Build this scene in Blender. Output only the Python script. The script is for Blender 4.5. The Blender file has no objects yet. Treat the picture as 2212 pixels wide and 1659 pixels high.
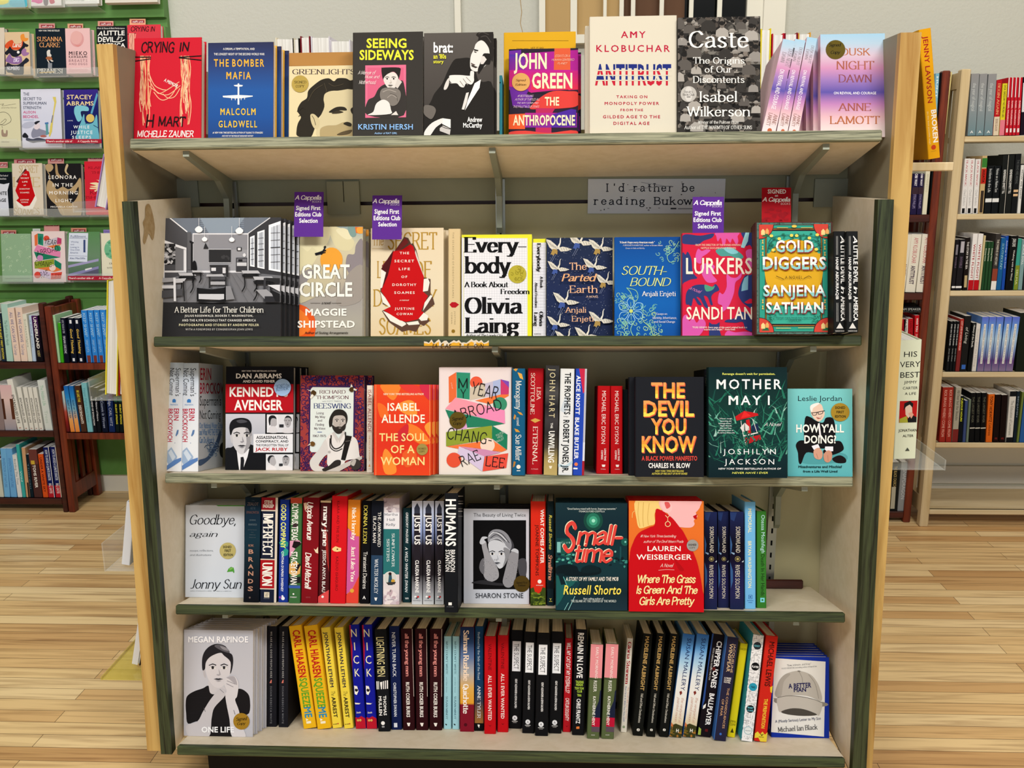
import bpy, math, random
from mathutils import Vector, Matrix
from mathutils.geometry import tessellate_polygon

S = bpy.context.scene
COL = S.collection
# ---------------------------------------------------------------- camera
FPX, CX, CY = 2000.0, 1106.0, 829.5
CAM = Vector((0.114, -1.936, 1.5))
_p, _yw, _rl = (math.radians(a) for a in (12.74, -2.73, 0.57))
FW = Vector((math.sin(_yw) * math.cos(_p), math.cos(_yw) * math.cos(_p), -math.sin(_p)))
_r = Vector((math.cos(_yw), -math.sin(_yw), 0.0))
_d = FW.cross(_r)
RT = math.cos(_rl) * _r + math.sin(_rl) * _d
DN = -math.sin(_rl) * _r + math.cos(_rl) * _d
cam_data = bpy.data.cameras.new('camera')
cam = bpy.data.objects.new('camera', cam_data)
COL.objects.link(cam)
S.camera = cam
cam_data.sensor_width = 36.0
cam_data.lens = 36.0 * FPX / 2212.0
cam_data.clip_start = 0.05
_m = Matrix((RT, -DN, -FW)).transposed().to_4x4()
_m.translation = CAM
cam.matrix_world = _m
# ---------------------------------------------------------------- light
S.view_settings.view_transform = 'Standard'
S.view_settings.look = 'None'
S.view_settings.gamma = 1.0
S.view_settings.use_curve_mapping = False
S.view_settings.exposure = -0.62
w = bpy.data.worlds.new('room_air')
S.world = w
w.use_nodes = True
bg = w.node_tree.nodes['Background']
bg.inputs[0].default_value = (0.98, 0.98, 1.0, 1)
bg.inputs[1].default_value = 0.34


def area(name, loc, target, sx, sy, power, col=(1, 0.965, 0.91)):
    d = bpy.data.lights.new(name, 'AREA')
    d.shape = 'RECTANGLE'
    d.size, d.size_y, d.energy, d.color = sx, sy, power, col
    o = bpy.data.objects.new(name, d)
    COL.objects.link(o)
    o.location = loc
    o.rotation_euler = (Vector(target) - Vector(loc)).to_track_quat('-Z', 'Y').to_euler()
    return o


area('ceiling_lamp_aisle', (1.5, -3.1, 3.9), (0.0, 0.1, 0.4), 1.6, 0.5, 158)
area('ceiling_lamp_aisle', (-1.5, -3.1, 3.9), (0.0, 0.1, 0.4), 1.6, 0.5, 148)
area('front_fill', (0.3, -4.8, 1.2), (0.1, 0.0, 0.8), 6.0, 2.2, 44, (0.93, 0.965, 1.0))  # broad soft fill added behind the camera to brighten the covers
area('background_fill', (-1.6, 0.6, 3.5), (-2.0, 1.9, 0.7), 1.2, 0.4, 34)  # unseen area light added for the left background books
area('background_fill', (1.6, 0.6, 3.5), (1.8, 1.9, 0.7), 1.2, 0.4, 32, (1, 0.9, 0.72))  # warmer unseen area light added for the right background books


# ---------------------------------------------------------------- pixels to rays
def ray(x, y):
    return FW + RT * ((x - CX) / FPX) + DN * ((y - CY) / FPX)


def on_plane(x, y, p0, n):
    q = ray(x, y)
    return CAM + q * ((p0 - CAM).dot(n) / q.dot(n))


def at(x, y, Y):
    q = ray(x, y)
    return CAM + q * ((Y - CAM.y) / q.y)


FR = dict(a=(270, 60, 6.32), b=(590, 60, 6.32), c=(900, 60, 5.978), d=(1250, 20, 5.53), e=(1620, 20, 5.027), f=(200, 280, 5.027),
          g=(600, 280, 3.456), h=(1230, 280, 3.03), i=(280, 440, 5.028), j=(610, 480, 5.53), k=(980, 490, 5.925), l=(1310, 490, 6.32),
          m=(1610, 400, 4.74), n=(320, 720, 5.026), o=(630, 770, 5.924), p=(930, 770, 5.926), q=(1250, 770, 5.72), r=(1510, 770, 5.529),
          s=(370, 1040, 5.53), t=(600, 1050, 5.925), u=(850, 1050, 5.72), v=(1170, 1050, 5.722), w=(1500, 1040, 5.185), x=(300, 1320, 4.894),
          y=(610, 1320, 5.529), z=(860, 1330, 5.721), A=(1090, 1330, 5.531), B=(1340, 1330, 5.353), D=(1580, 1330, 5.042), E=(1920, 100, 4.147),
          G=(1920, 480, 4.61), H=(1900, 700, 3.455), I=(0, 0, 7.373), J=(0, 200, 7.373), K=(0, 400, 7.373), L=(0, 600, 5.53), M=(0, 850, 5.53),
          P=(0, 0, 1))


def fx(fr, x, y):
    a = FR[fr]
    return a[0] + x / a[2], a[1] + y / a[2]


# ---------------------------------------------------------------- colour and material
_hc = {}


def hexc(s):
    c = _hc.get(s)
    if c is None:
        v = [int(s[i:i + 2], 16) / 255 for i in (0, 2, 4)]
        c = tuple(x / 12.92 if x <= 0.04045 else ((x + 0.055) / 1.055) ** 2.4 for x in v) + (1.0,)
        _hc[s] = c
    return c


def mix(a, b, t):
    return tuple(a[i] + (b[i] - a[i]) * t for i in range(4))


MATS = {}


def mat(name, col=None, rough=0.5, spec=0.4, metal=0.0, attr=None, grain=None, bump=None, trans=0.0, alpha=1.0, cols=None):
    """One procedural Principled material. grain = (scale xyz, second colour, noise detail); bump = (scale, strength)."""
    m = bpy.data.materials.new(name)
    m.use_nodes = True
    nt = m.node_tree
    b = nt.nodes['Principled BSDF']
    N, K = nt.nodes.new, nt.links.new
    b.inputs['Roughness'].default_value = rough
    b.inputs['Specular IOR Level'].default_value = spec
    b.inputs['Metallic'].default_value = metal
    b.inputs['Transmission Weight'].default_value = trans
    b.inputs['Alpha'].default_value = alpha
    if col:
        b.inputs['Base Color'].default_value = hexc(col)
    if attr:
        a = N('ShaderNodeAttribute')
        a.attribute_name = attr
        K(a.outputs['Color'], b.inputs['Base Color'])
    tc = N('ShaderNodeTexCoord')
    if grain:
        mp = N('ShaderNodeMapping')
        mp.inputs['Scale'].default_value = grain[0]
        K(tc.outputs['Object'], mp.inputs['Vector'])
        nz = N('ShaderNodeTexNoise')
        nz.inputs['Scale'].default_value = 1.0
        nz.inputs['Detail'].default_value = grain[2]
        nz.inputs['Roughness'].default_value = 0.62
        nz.inputs['Distortion'].default_value = 0.6
        K(mp.outputs[0], nz.inputs['Vector'])
        cr = N('ShaderNodeValToRGB')
        e = cr.color_ramp.elements
        e[0].position, e[0].color = grain[3] if len(grain) > 3 else 0.35, hexc(grain[1])
        e[1].position, e[1].color = grain[4] if len(grain) > 4 else 0.62, hexc(col)
        K(nz.outputs[0], cr.inputs[0])
        K(cr.outputs[0], b.inputs['Base Color'])
    if bump:
        nz2 = N('ShaderNodeTexNoise')
        nz2.inputs['Scale'].default_value = bump[0]
        nz2.inputs['Detail'].default_value = 4
        K(tc.outputs['Object'], nz2.inputs['Vector'])
        bp = N('ShaderNodeBump')
        bp.inputs['Strength'].default_value = bump[1]
        bp.inputs['Distance'].default_value = 0.004
        K(nz2.outputs[0], bp.inputs['Height'])
        K(bp.outputs[0], b.inputs['Normal'])
    MATS[name] = m
    return m


mat('printed_paper', rough=0.5, spec=0.06, attr='ink')
mat('page_edges', 'efeee8', 0.8, 0.1, grain=((3, 260, 3), 'd6d4cc', 2, 0.3, 0.6))
mat('pine', 'cba864', 0.5, 0.3, grain=((24, 24, 1.6), 'a87e3e', 5, 0.36, 0.56))
mat('green_trim', '3c462c', 0.5, 0.35, grain=((130, 130, 5), '12180c', 6, 0.36, 0.62))
mat('green_edge', '48532f', 0.5, 0.35, grain=((6, 150, 150), '1c2412', 6, 0.34, 0.64))
mat('grey_edge', '9c9c80', 0.55, 0.3, grain=((7, 190, 190), '4a4e3a', 7, 0.36, 0.58))  # lighter, greyer edge tone of the first and third shelves
mat('beige_laminate', 'e4d8c0', 0.55, 0.3, grain=((30, 30, 30), 'dccfb4', 3))
mat('olive_paint', '8f8872', 0.6, 0.25, grain=((4, 4, 4), '857e69', 3))
mat('panel_paint', 'c3bd98', 0.6, 0.25, grain=((3, 3, 3), 'bab38e', 3))
mat('rail_paint', '98997f', 0.6, 0.25, grain=((3, 3, 3), '909178', 3))
mat('steel', 'a8aca6', 0.35, 0.5, 0.85)
mat('painted_steel', '8f9484', 0.45, 0.4, 0.2)
mat('slot_black', '0a0a0a', 0.8, 0.1)
mat('black_base', '0e0c0b', 0.7, 0.2)
mat('green_wall', '5f8f4a', 0.5, 0.35, grain=((5, 5, 5), '57873f', 3))
mat('plaster', 'c6c7bd', 0.75, 0.2, bump=(90, 0.5))
mat('white_trim', 'e4e2d4', 0.5, 0.3)
mat('tan_blind', 'b89a68', 0.7, 0.2)
mat('brown_door', '5a3a20', 0.6, 0.3)
mat('dark_glass', '060807', 0.08, 0.6)
mat('red_wood', '7a3016', 0.4, 0.4, grain=((30, 30, 2.5), '4a160c', 4))
mat('dark_wood', '4a1c12', 0.4, 0.4, grain=((2.5, 30, 30), '2e0e0a', 4))
mat('birch', 'd8c49c', 0.5, 0.3, grain=((20, 20, 1.5), 'c2aa7c', 4))
mat('birch_board', 'dccba6', 0.5, 0.3, grain=((1.5, 20, 20), 'cdb88e', 4))
mat('acrylic', 'e9f0ee', 0.04, 0.5, trans=0.0, alpha=0.16)
mat('yellow_acrylic', 'd8c84a', 0.05, 0.5, alpha=0.4)
mat('stain', 'b39c74', 0.7, 0.2, grain=((60, 60, 60), 'a2865a', 3))


def floor_mat():
    m = bpy.data.materials.new('maple_floor')
    m.use_nodes = True
    nt = m.node_tree
    N, K = nt.nodes.new, nt.links.new
    b = nt.nodes['Principled BSDF']
    b.inputs['Roughness'].default_value = 0.42
    tc = N('ShaderNodeTexCoord')
    br = N('ShaderNodeTexBrick')
    br.offset = 0.37
    br.inputs['Scale'].default_value = 1.0
    br.inputs['Brick Width'].default_value = 0.95
    br.inputs['Row Height'].default_value = 0.058
    br.inputs['Mortar Size'].default_value = 0.0009
    br.inputs['Mortar Smooth'].default_value = 0.2
    br.inputs['Color1'].default_value = (0, 0, 0, 1)
    br.inputs['Color2'].default_value = (1, 1, 1, 1)
    br.inputs['Mortar'].default_value = (0.1, 0.1, 0.1, 1)
    K(tc.outputs['Object'], br.inputs['Vector'])
    cr = N('ShaderNodeValToRGB')
    e = cr.color_ramp.elements
    e[0].position, e[0].color = 0.0, hexc('cf9f66')
    e[1].position, e[1].color = 1.0, hexc('fadca6')
    for pos, c in ((0.3, 'e6bc80'), (0.62, 'f2cf94')):
        x = e.new(pos)
        x.color = hexc(c)
    K(br.outputs['Color'], cr.inputs[0])
    mp = N('ShaderNodeMapping')
    mp.inputs['Scale'].default_value = (2.2, 45, 1)
    K(tc.outputs['Object'], mp.inputs['Vector'])
    nz = N('ShaderNodeTexNoise')
    nz.inputs['Scale'].default_value = 1.0
    nz.inputs['Detail'].default_value = 6
    nz.inputs['Distortion'].default_value = 0.8
    K(mp.outputs[0], nz.inputs['Vector'])
    g = N('ShaderNodeValToRGB')
    g.color_ramp.elements[0].position, g.color_ramp.elements[0].color = 0.3, hexc('8e6a44')
    g.color_ramp.elements[1].position, g.color_ramp.elements[1].color = 0.55, (1, 1, 1, 1)
    K(nz.outputs[0], g.inputs[0])
    mx = N('ShaderNodeMix')
    mx.data_type = 'RGBA'
    mx.blend_type = 'MULTIPLY'
    mx.inputs['Factor'].default_value = 0.5
    K(cr.outputs[0], mx.inputs[6])
    K(g.outputs[0], mx.inputs[7])
    mm = N('ShaderNodeMix')
    mm.data_type = 'RGBA'
    mm.inputs[7].default_value = hexc('5e4226')
    K(br.outputs['Fac'], mm.inputs['Factor'])
    K(mx.outputs[2], mm.inputs[6])
    K(mm.outputs[2], b.inputs['Base Color'])
    MATS['maple_floor'] = m


floor_mat()


# ---------------------------------------------------------------- meshes and objects
class MB:
    """Collects vertices, faces and one ink colour per vertex; builds ONE mesh object."""

    def __init__(s):
        s.v, s.f, s.c = [], [], []

    def poly(s, pts, col=(0.8, 0.8, 0.8, 1)):
        n = len(s.v)
        s.v += [tuple(p) for p in pts]
        s.c += col if isinstance(col, list) else [col] * len(pts)
        s.f.append(tuple(range(n, n + len(pts))))

    def box(s, a, b, col=(0.8, 0.8, 0.8, 1), M=None, bev=0.0):
        (x0, y0, z0), (x1, y1, z1) = a, b
        if bev:
            # chamfered box: bevel every vertical-ish edge pair through three shells
            n = len(s.v)
            e = bev
            pts = []
            for z, i in ((z0, e), (z0 + e, 0), (z1 - e, 0), (z1, e)):
                q = i
                pts += [(x0 + e + q * 0, y0 + q, z), (x1 - e, y0 + q, z), (x1 - q, y0 + e, z), (x1 - q, y1 - e, z), (x1 - e, y1 - q, z), (x0 + e, y1 - q, z),
                        (x0 + q, y1 - e, z), (x0 + q, y0 + e, z)]
            if M:
                pts = [tuple(M @ Vector(p)) for p in pts]
            s.v += pts
            s.c += [col] * len(pts)
            for k in range(3):
                for j in range(8):
                    a0, b0 = n + k * 8 + j, n + k * 8 + (j + 1) % 8
                    s.f.append((a0, b0, b0 + 8, a0 + 8))
            s.f.append(tuple(n + j for j in range(7, -1, -1)))
            s.f.append(tuple(n + 24 + j for j in range(8)))
            return
        n = len(s.v)
        pts = [(x, y, z) for z in (z0, z1) for x, y in ((x0, y0), (x1, y0), (x1, y1), (x0, y1))]
        if M:
            pts = [tuple(M @ Vector(p)) for p in pts]
        s.v += pts
        s.c += [col] * 8
        s.f += [tuple(n + i for i in q) for q in ((3, 2, 1, 0), (4, 5, 6, 7), (0, 1, 5, 4), (1, 2, 6, 5), (2, 3, 7, 6), (3, 0, 4, 7))]

    def hexa(s, p, col=(0.8, 0.8, 0.8, 1)):
        """Eight corners: bottom ring then top ring."""
        n = len(s.v)
        s.v += [tuple(q) for q in p]
        s.c += [col] * 8
        s.f += [tuple(n + i for i in q) for q in ((3, 2, 1, 0), (4, 5, 6, 7), (0, 1, 5, 4), (1, 2, 6, 5), (2, 3, 7, 6), (3, 0, 4, 7))]

    def extrude(s, outline, z0, z1, col, holes=False):
        n, k = len(s.v), len(outline)
        for z in (z0, z1):
            s.v += [(x, y, z) for x, y in outline]
            s.c += [col] * k
        for i in range(k):
            j = (i + 1) % k
            s.f.append((n + i, n + j, n + k + j, n + k + i))
        for t in tessellate_polygon([[Vector((x, y, 0)) for x, y in outline]]):
            s.f.append(tuple(n + i for i in t))
            s.f.append(tuple(n + k + i for i in t[::-1]))

    def mesh(s, name, material, ink=False):
        me = bpy.data.meshes.new(name)
        me.from_pydata(s.v, [], s.f)
        if ink:
            a = me.attributes.new('ink', 'FLOAT_COLOR', 'POINT')
            flat = [x for c in s.c for x in c]
            a.data.foreach_set('color', flat)
        for m in (material if isinstance(material, (list, tuple)) else [material]):
            me.materials.append(MATS[m])
        me.update()
        return me

    def build(s, name, material, parent=None, ink=False):
        return link(name, s.mesh(name, material, ink), parent)


def link(name, me, parent=None):
    o = bpy.data.objects.new(name, me)
    COL.objects.link(o)
    if parent is not None:
        o.parent = parent
    return o


def tag(o, label, cat, group=None):
    o['label'], o['category'] = label, cat
    if group:
        o['group'] = group
    return o


def struct(o):
    o['kind'] = 'structure'
    return o


def empty(name, loc=(0, 0, 0)):
    o = bpy.data.objects.new(name, None)
    o.location = loc
    o.empty_display_size = 0.05
    COL.objects.link(o)
    return o


ORD = ['first', 'second', 'third', 'fourth', 'fifth', 'sixth', 'seventh', 'eighth']

# ---------------------------------------------------------------- lettering: a stroke alphabet (serif, italic, script, typewriter)
_G = '''A 7.4 0,0 3.7,10 7.4,0;1.3,3.4 6.1,3.4
B 6.4 .4,0 .4,10;~.4,10 3.6,10 5.3,9.2 5.5,7.5 4.4,5.6 .4,5.3;~.4,5.3 4,5.3 5.9,4.3 6.2,2.6 5,.4 .4,0
C 7 ~6.7,8 5.5,9.6 3.8,10 1.3,8.6 .2,5 1.3,1.4 3.8,0 5.6,.4 6.9,2.1
D 7.2 .4,0 .4,10;~.4,10 3.4,9.9 6.1,8.3 7,5 6.1,1.7 3.4,.1 .4,0
E 5.8 .4,0 .4,10;.4,10 5.4,10 5.4,8.6;.4,5.2 4.4,5.2;.4,0 5.7,0 5.7,1.5
F 5.4 .4,0 .4,10;.4,10 5.3,10 5.3,8.5;.4,5.1 4.3,5.1
G 7.4 ~6.7,8 5.5,9.6 3.8,10 1.3,8.6 .2,5 1.3,1.4 3.8,0 5.6,.3 6.7,1.2;6.7,0.4 6.7,4.4 4.6,4.4
H 7 .4,0 .4,10;6.6,0 6.6,10;.4,5.1 6.6,5.1
I 1.4 .7,0 .7,10
J 4 3.2,10 3.2,2;~3.2,2 2.4,.2 .4,.3
K 6.8 .4,0 .4,10;6,10 .6,4.2;2.6,5.8 6.6,0
L 5.4 .4,0 .4,10;.4,0 5.3,0 5.3,1.6
M 8.6 .6,0 .6,10 4.3,1 8,10 8,0
N 7.2 .6,0 .6,10 6.6,0 6.6,10
O 7.8 ~3.9,10 1.3,8.7 .2,5 1.3,1.3 3.9,0 6.5,1.3 7.6,5 6.5,8.7 3.9,10
P 6 .4,0 .4,10;~.4,10 3.6,10 5.5,9 5.7,7.2 4.4,5.2 .4,4.7
Q 7.8 ~3.9,10 1.3,8.7 .2,5 1.3,1.3 3.9,0 6.5,1.3 7.6,5 6.5,8.7 3.9,10;4.4,2.6 7.4,-1.2
R 6.6 .4,0 .4,10;~.4,10 3.6,10 5.4,9.1 5.6,7.4 4.4,5.5 .4,5;3,5.2 6.4,0
S 5.6 ~5.1,8.3 3.8,9.9 1.9,9.9 .6,8.3 1.2,6.4 4,4.7 5.3,2.7 4.3,.5 2.3,0 .4,1.8
T 6.6 3.3,0 3.3,10;.1,8.6 .1,10 6.5,10 6.5,8.6
U 7 .5,10 .5,3.4;~.5,3.4 1.2,.9 3.5,0 5.8,.9 6.5,3.4;6.5,3.4 6.5,10
V 7.2 0,10 3.6,0 7.2,10
W 10.4 0,10 2.7,0 5.2,9.6 7.7,0 10.4,10
X 6.8 .2,10 6.6,0;6.6,10 .2,0
Y 6.8 0,10 3.4,4.8 6.8,10;3.4,4.8 3.4,0
Z 6.2 .3,8.6 .3,10 5.9,10 .2,0 6,0 6,1.5
a 5.2 ~.7,5.4 2.3,6.6 4,6 4.4,4.4;4.4,4.4 4.4,.8 5.2,.2;~4.4,3.9 2,3.5 .4,2.3 .6,.5 2.1,0 4.4,1.6
b 5.8 .4,0 .4,10.3;~.4,4.6 1.6,6.2 3.2,6.6 5.1,5.4 5.6,3.3 5.1,1.2 3.2,0 1.6,.4 .4,2
c 5 ~4.6,5.2 3.6,6.4 2.5,6.6 .8,5.4 .2,3.3 .8,1.1 2.5,0 3.8,.3 4.8,1.5
d 5.9 5.3,0 5.3,10.3;~5.3,4.6 4,6.2 2.5,6.6 .7,5.4 .2,3.3 .7,1.2 2.5,0 4,.4 5.3,2
e 5.2 .3,3.6 4.9,3.6;~4.9,3.6 4.4,5.7 2.6,6.6 .8,5.5 .2,3.3 .8,1 2.7,0 4.9,1.5
f 3.6 ~4,9.5 2.9,10.3 1.7,9.5 1.4,8;1.4,8 1.4,0;.1,6.4 3.2,6.4
g 5.5 ~2.6,6.6 1,5.9 .4,4.5 1,3.1 2.6,2.5 4.2,3.1 4.8,4.5 4.2,5.9 2.6,6.6;~1.2,2.8 .5,1.8 1.2,1 3.8,.7 5,-.8 4,-2.6 1.8,-3 .2,-1.9 .8,-.3 2,.9;4.4,6 5.5,6.5
h 6 .4,0 .4,10.3;~.4,4.8 1.8,6.3 3.4,6.6 4.9,5.8 5.3,4.3;5.3,4.3 5.3,0
i 1.6 .8,0 .8,6.6;.8,9.1 .8,9.4
j 2.2 1.2,6.6 1.2,-1.2;~1.2,-1.2 .8,-2.6 -.8,-2.8;1.2,9.1 1.2,9.4
k 5.6 .4,0 .4,10.3;4.8,6.6 .6,2.8;2.2,4.2 5.3,0
l 1.4 .7,0 .7,10.3
m 9.4 .4,0 .4,6.6;~.4,4.8 1.7,6.2 3,6.6 4.4,5.8 4.7,4.4;4.7,4.4 4.7,0;~4.7,4.8 6,6.2 7.3,6.6 8.7,5.8 9,4.4;9,4.4 9,0
n 6 .4,0 .4,6.6;~.4,4.8 1.8,6.3 3.4,6.6 4.9,5.8 5.3,4.3;5.3,4.3 5.3,0
o 5.8 ~2.9,6.6 1,5.6 .2,3.3 1,1 2.9,0 4.8,1 5.6,3.3 4.8,5.6 2.9,6.6
p 5.8 .4,-3 .4,6.6;~.4,4.6 1.6,6.2 3.2,6.6 5.1,5.4 5.6,3.3 5.1,1.2 3.2,0 1.6,.4 .4,2
q 5.9 5.3,-3 5.3,6.6;~5.3,4.6 4,6.2 2.5,6.6 .7,5.4 .2,3.3 .7,1.2 2.5,0 4,.4 5.3,2
r 4 .5,0 .5,6.6;~.5,4.4 1.5,6.1 2.7,6.6 3.8,6
s 4.4 ~4,5.4 3,6.5 1.5,6.5 .5,5.2 1.1,4 3.2,2.9 4.1,1.6 3.3,.3 1.8,0 .3,1.2
t 3.5 1.4,8.8 1.4,1.5;~1.4,1.5 1.9,.1 3.4,.5;.1,6.4 3.2,6.4
u 6 .5,6.6 .5,2.2;~.5,2.2 1,.4 2.4,0 4,.5 5.3,2;5.3,6.6 5.3,0
v 5.3 0,6.6 2.6,0 5.2,6.6
w 8.2 0,6.6 2.1,0 4.1,6.3 6.1,0 8.2,6.6
x 5.2 .1,6.6 5.1,0;5.1,6.6 .1,0
y 5.4 0,6.6 2.7,0;5.3,6.6 2.3,-1.4;~2.3,-1.4 1.3,-2.8 .1,-2.5
z 5 .3,6.6 4.7,6.6 .2,0 5,0
0 5.8 ~2.9,10 .9,8.4 .3,5 .9,1.6 2.9,0 4.9,1.6 5.5,5 4.9,8.4 2.9,10
1 3 .3,8.4 1.8,10 1.8,0
2 5.4 ~.4,8 1.6,9.8 3.6,9.8 4.8,7.8 3.8,5.2 .2,0;.2,0 5.2,0
3 5.4 ~.4,8.6 2.2,10 4.4,9 4.4,6.4 2,5.3;~2,5.3 4.6,4.6 5,2.2 3.4,.2 1.4,.1 .2,1.4
4 5.8 4.2,0 4.2,10 .2,3 5.6,3
5 5.4 4.8,10 1,10 .7,5.4;~.7,5.4 2.6,6.2 4.8,5 5,2.4 3.4,.2 1.4,.1 .2,1.3
6 5.6 ~4.8,9.2 2.8,9.8 .8,7 .4,3.2 1.4,.5 3,0 4.8,1 5.2,3.2 4.4,5.2 2.8,5.8 .6,4
7 5.2 .2,10 5,10 1.8,0
8 5.6 ~2.8,10 .9,9 .9,6.5 2.8,5.4 4.7,6.5 4.7,9 2.8,10;~2.8,5.4 .6,4.2 .4,1.7 2.8,0 5.2,1.7 5,4.2 2.8,5.4
9 5.6 ~4.9,5.9 2.8,4.2 .8,5.2 .4,7.4 1.4,9.5 3,10 4.6,8.8 5.1,6 4.4,2.4 2.4,0 .6,.5
. 1.4 .7,.2 .7,.4
, 1.4 .8,.4 .3,-1.8
' 1.2 .7,10 .5,7.6
" 2.6 .6,10 .5,7.8;2,10 1.9,7.8
! 1.6 .8,10 .8,3;.8,.2 .8,.4
? 4.6 ~.3,8.2 1.6,9.9 3.6,9.5 4.2,7.4 2.4,5.2 2.1,3.2;2.1,.2 2.1,.4
- 3.6 .3,3.6 3.3,3.6
: 1.4 .7,.2 .7,.4;.7,5.6 .7,5.8
& 7.4 ~7,4.6 5,.8 2.2,0 .4,2 1,4.4 3.8,6.6 4.2,8.8 2.8,10 1.4,8.6 2,6.4 7.2,0
( 2.6 ~2.4,10.4 .8,7.6 .4,4 .8,.8 2.4,-2
) 2.6 ~.2,10.4 1.8,7.6 2.2,4 1.8,.8 .2,-2
# 6 1.6,0 2.6,10;4,0 5,10;.4,3.2 6,3.2;.6,6.6 6.2,6.6
_ 3 0,0 0,0'''
GL = {}
for _l in _G.split('\n'):
    ch, wd, st = _l.split(' ', 2)
    GL[ch] = (float(wd), [(k[0] == '~', [tuple(float(c) for c in q.split(',')) for q in k.lstrip('~').split(' ')]) for k in st.split(';')])


def smooth(pts, closed=False, n=4):
    """Catmull-Rom through the points."""
    if len(pts) < 3:
        return list(pts)
    P = list(pts)
    if not closed and abs(P[0][0] - P[-1][0]) + abs(P[0][1] - P[-1][1]) < 1e-6:
        return smooth(P[:-1], True, n) + [P[0]]
    L, out = len(P), []
    for i in range(L if closed else L - 1):
        g = (lambda k: P[k % L]) if closed else (lambda k: P[min(max(k, 0), L - 1)])
        a, b, c, d = g(i - 1), g(i), g(i + 1), g(i + 2)
        for k in range(n):
            t = k / n
            out.append(tuple(0.5 * (2 * b[j] + (c[j] - a[j]) * t + (2 * a[j] - 5 * b[j] + 4 * c[j] - d[j]) * t * t + (3 * b[j] - a[j] - 3 * c[j] + d[j]) * t ** 3)
                             for j in (0, 1)))
    if not closed:
        out.append(P[-1])
    return out


def hull(pts):
    pts = sorted(set(pts))
    if len(pts) < 3:
        return pts

    def half(q):
        o = []
        for p in q:
            while len(o) > 1 and (o[-1][0] - o[-2][0]) * (p[1] - o[-2][1]) - (o[-1][1] - o[-2][1]) * (p[0] - o[-2][0]) <= 0:
                o.pop()
            o.append(p)
        return o
    a, b = half(pts), half(pts[::-1])
    return a[:-1] + b[:-1]


def nib(kind, T, t, ang=0.0):
    if kind == 'flat':
        q = [(-T / 2, -t / 2), (T / 2, -t / 2), (T / 2, t / 2), (-T / 2, t / 2)]
    else:
        q = [(T / 2 * math.cos(k * math.pi / 3), t / 2 * math.sin(k * math.pi / 3)) for k in range(6)]
    c, s = math.cos(ang), math.sin(ang)
    return [(x * c - y * s, x * s + y * c) for x, y in q]


# style: nib, serif half-length, slant, tracking, monospaced, wobble
STY = dict(s=(nib('flat', 1.25, .45, .12), 1.25, 0, 1.5, 0, 0), S=(nib('flat', 2.2, .5, 0), 1.5, 0, 1.5, 0, 0), i=(nib('flat', 1.0, .4, .25), .7, .24, 1.1, 0, 0),
           I=(nib('flat', 1.6, .6, .2), .9, .24, 1.2, 0, 0), h=(nib('round', 1.7, 1.3, .5), 0, .14, 1.5, 0, .35), c=(nib('round', .9, .7, .6), 0, .38, .6, 0, .25),
           k=(nib('round', 1.9, 1.5, .4), 0, .2, .7, 0, .2), m=(nib('round', 1.25, 1.2), 1.5, 0, 1.6, 8.6, .12), o=(nib('round', .95, .95), 0, 0, 2.0, 0, 0))


def stroke_text(text, sty):
    nb, ser, sl, trk, mono, wob = STY[sty]
    rnd = random.Random(len(text) * 7 + ord(text[0]))
    polys, x = [], 0.0
    for ch in text:
        if ch == ' ':
            x += mono or 3.4
            continue
        wd, strokes = GL.get(ch) or GL['-']
        dx = x + ((mono - wd) / 2 if mono else 0)
        dy = rnd.uniform(-wob, wob) * 1.4
        rot = rnd.uniform(-wob, wob) * .12
        for sm, pts in strokes:
            q = smooth(pts, False, 3) if sm else pts
            q = [(dx + px + py * (sl + rot), py + dy) for px, py in q]
            if len(q) == 1:
                q = q * 2
            for a, b in zip(q, q[1:]):
                polys.append(hull([(a[0] + n[0], a[1] + n[1]) for n in nb] + [(b[0] + n[0], b[1] + n[1]) for n in nb]))
            if ser and not sm and len(pts) > 1 and ch not in ".,'\"-:!?":
                for e, f in ((0, 1), (-1, -2)):
                    (ex, ey), (gx, gy) = pts[e], pts[f]
                    if abs(ey - gy) > 1.2 * abs(ex - gx) - .3 and abs(ey - gy) > 2.2 and (ey <= 0.05 or ey >= 6.5) and not (ch in 'tEFLTZ' and abs(ey - gy) < 3):
                        h = .5 if sty != 'm' else 1.1
                        cx = dx + ex + ey * sl
                        yy = ey + dy
                        l_, r_ = (ser, ser)
                        if ey >= 6.5 and ch in 'bdhiklmnpruj' and not mono:
                            r_ = .2
                        polys.append([(cx - l_, yy - h / 2), (cx + r_, yy - h / 2), (cx + r_, yy + h / 2), (cx - l_, yy + h / 2)])
        x += mono or (wd + trk)
    return [p for p in polys if len(p) > 2], 10.0


# sans lettering from the built-in typeface: glyph outlines measured once for three weights
CH = "ABCDEFGHIJKLMNOPQRSTUVWXYZabcdefghijklmnopqrstuvwxyz0123456789.,'!?&-:()#\""
BF = {}


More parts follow.
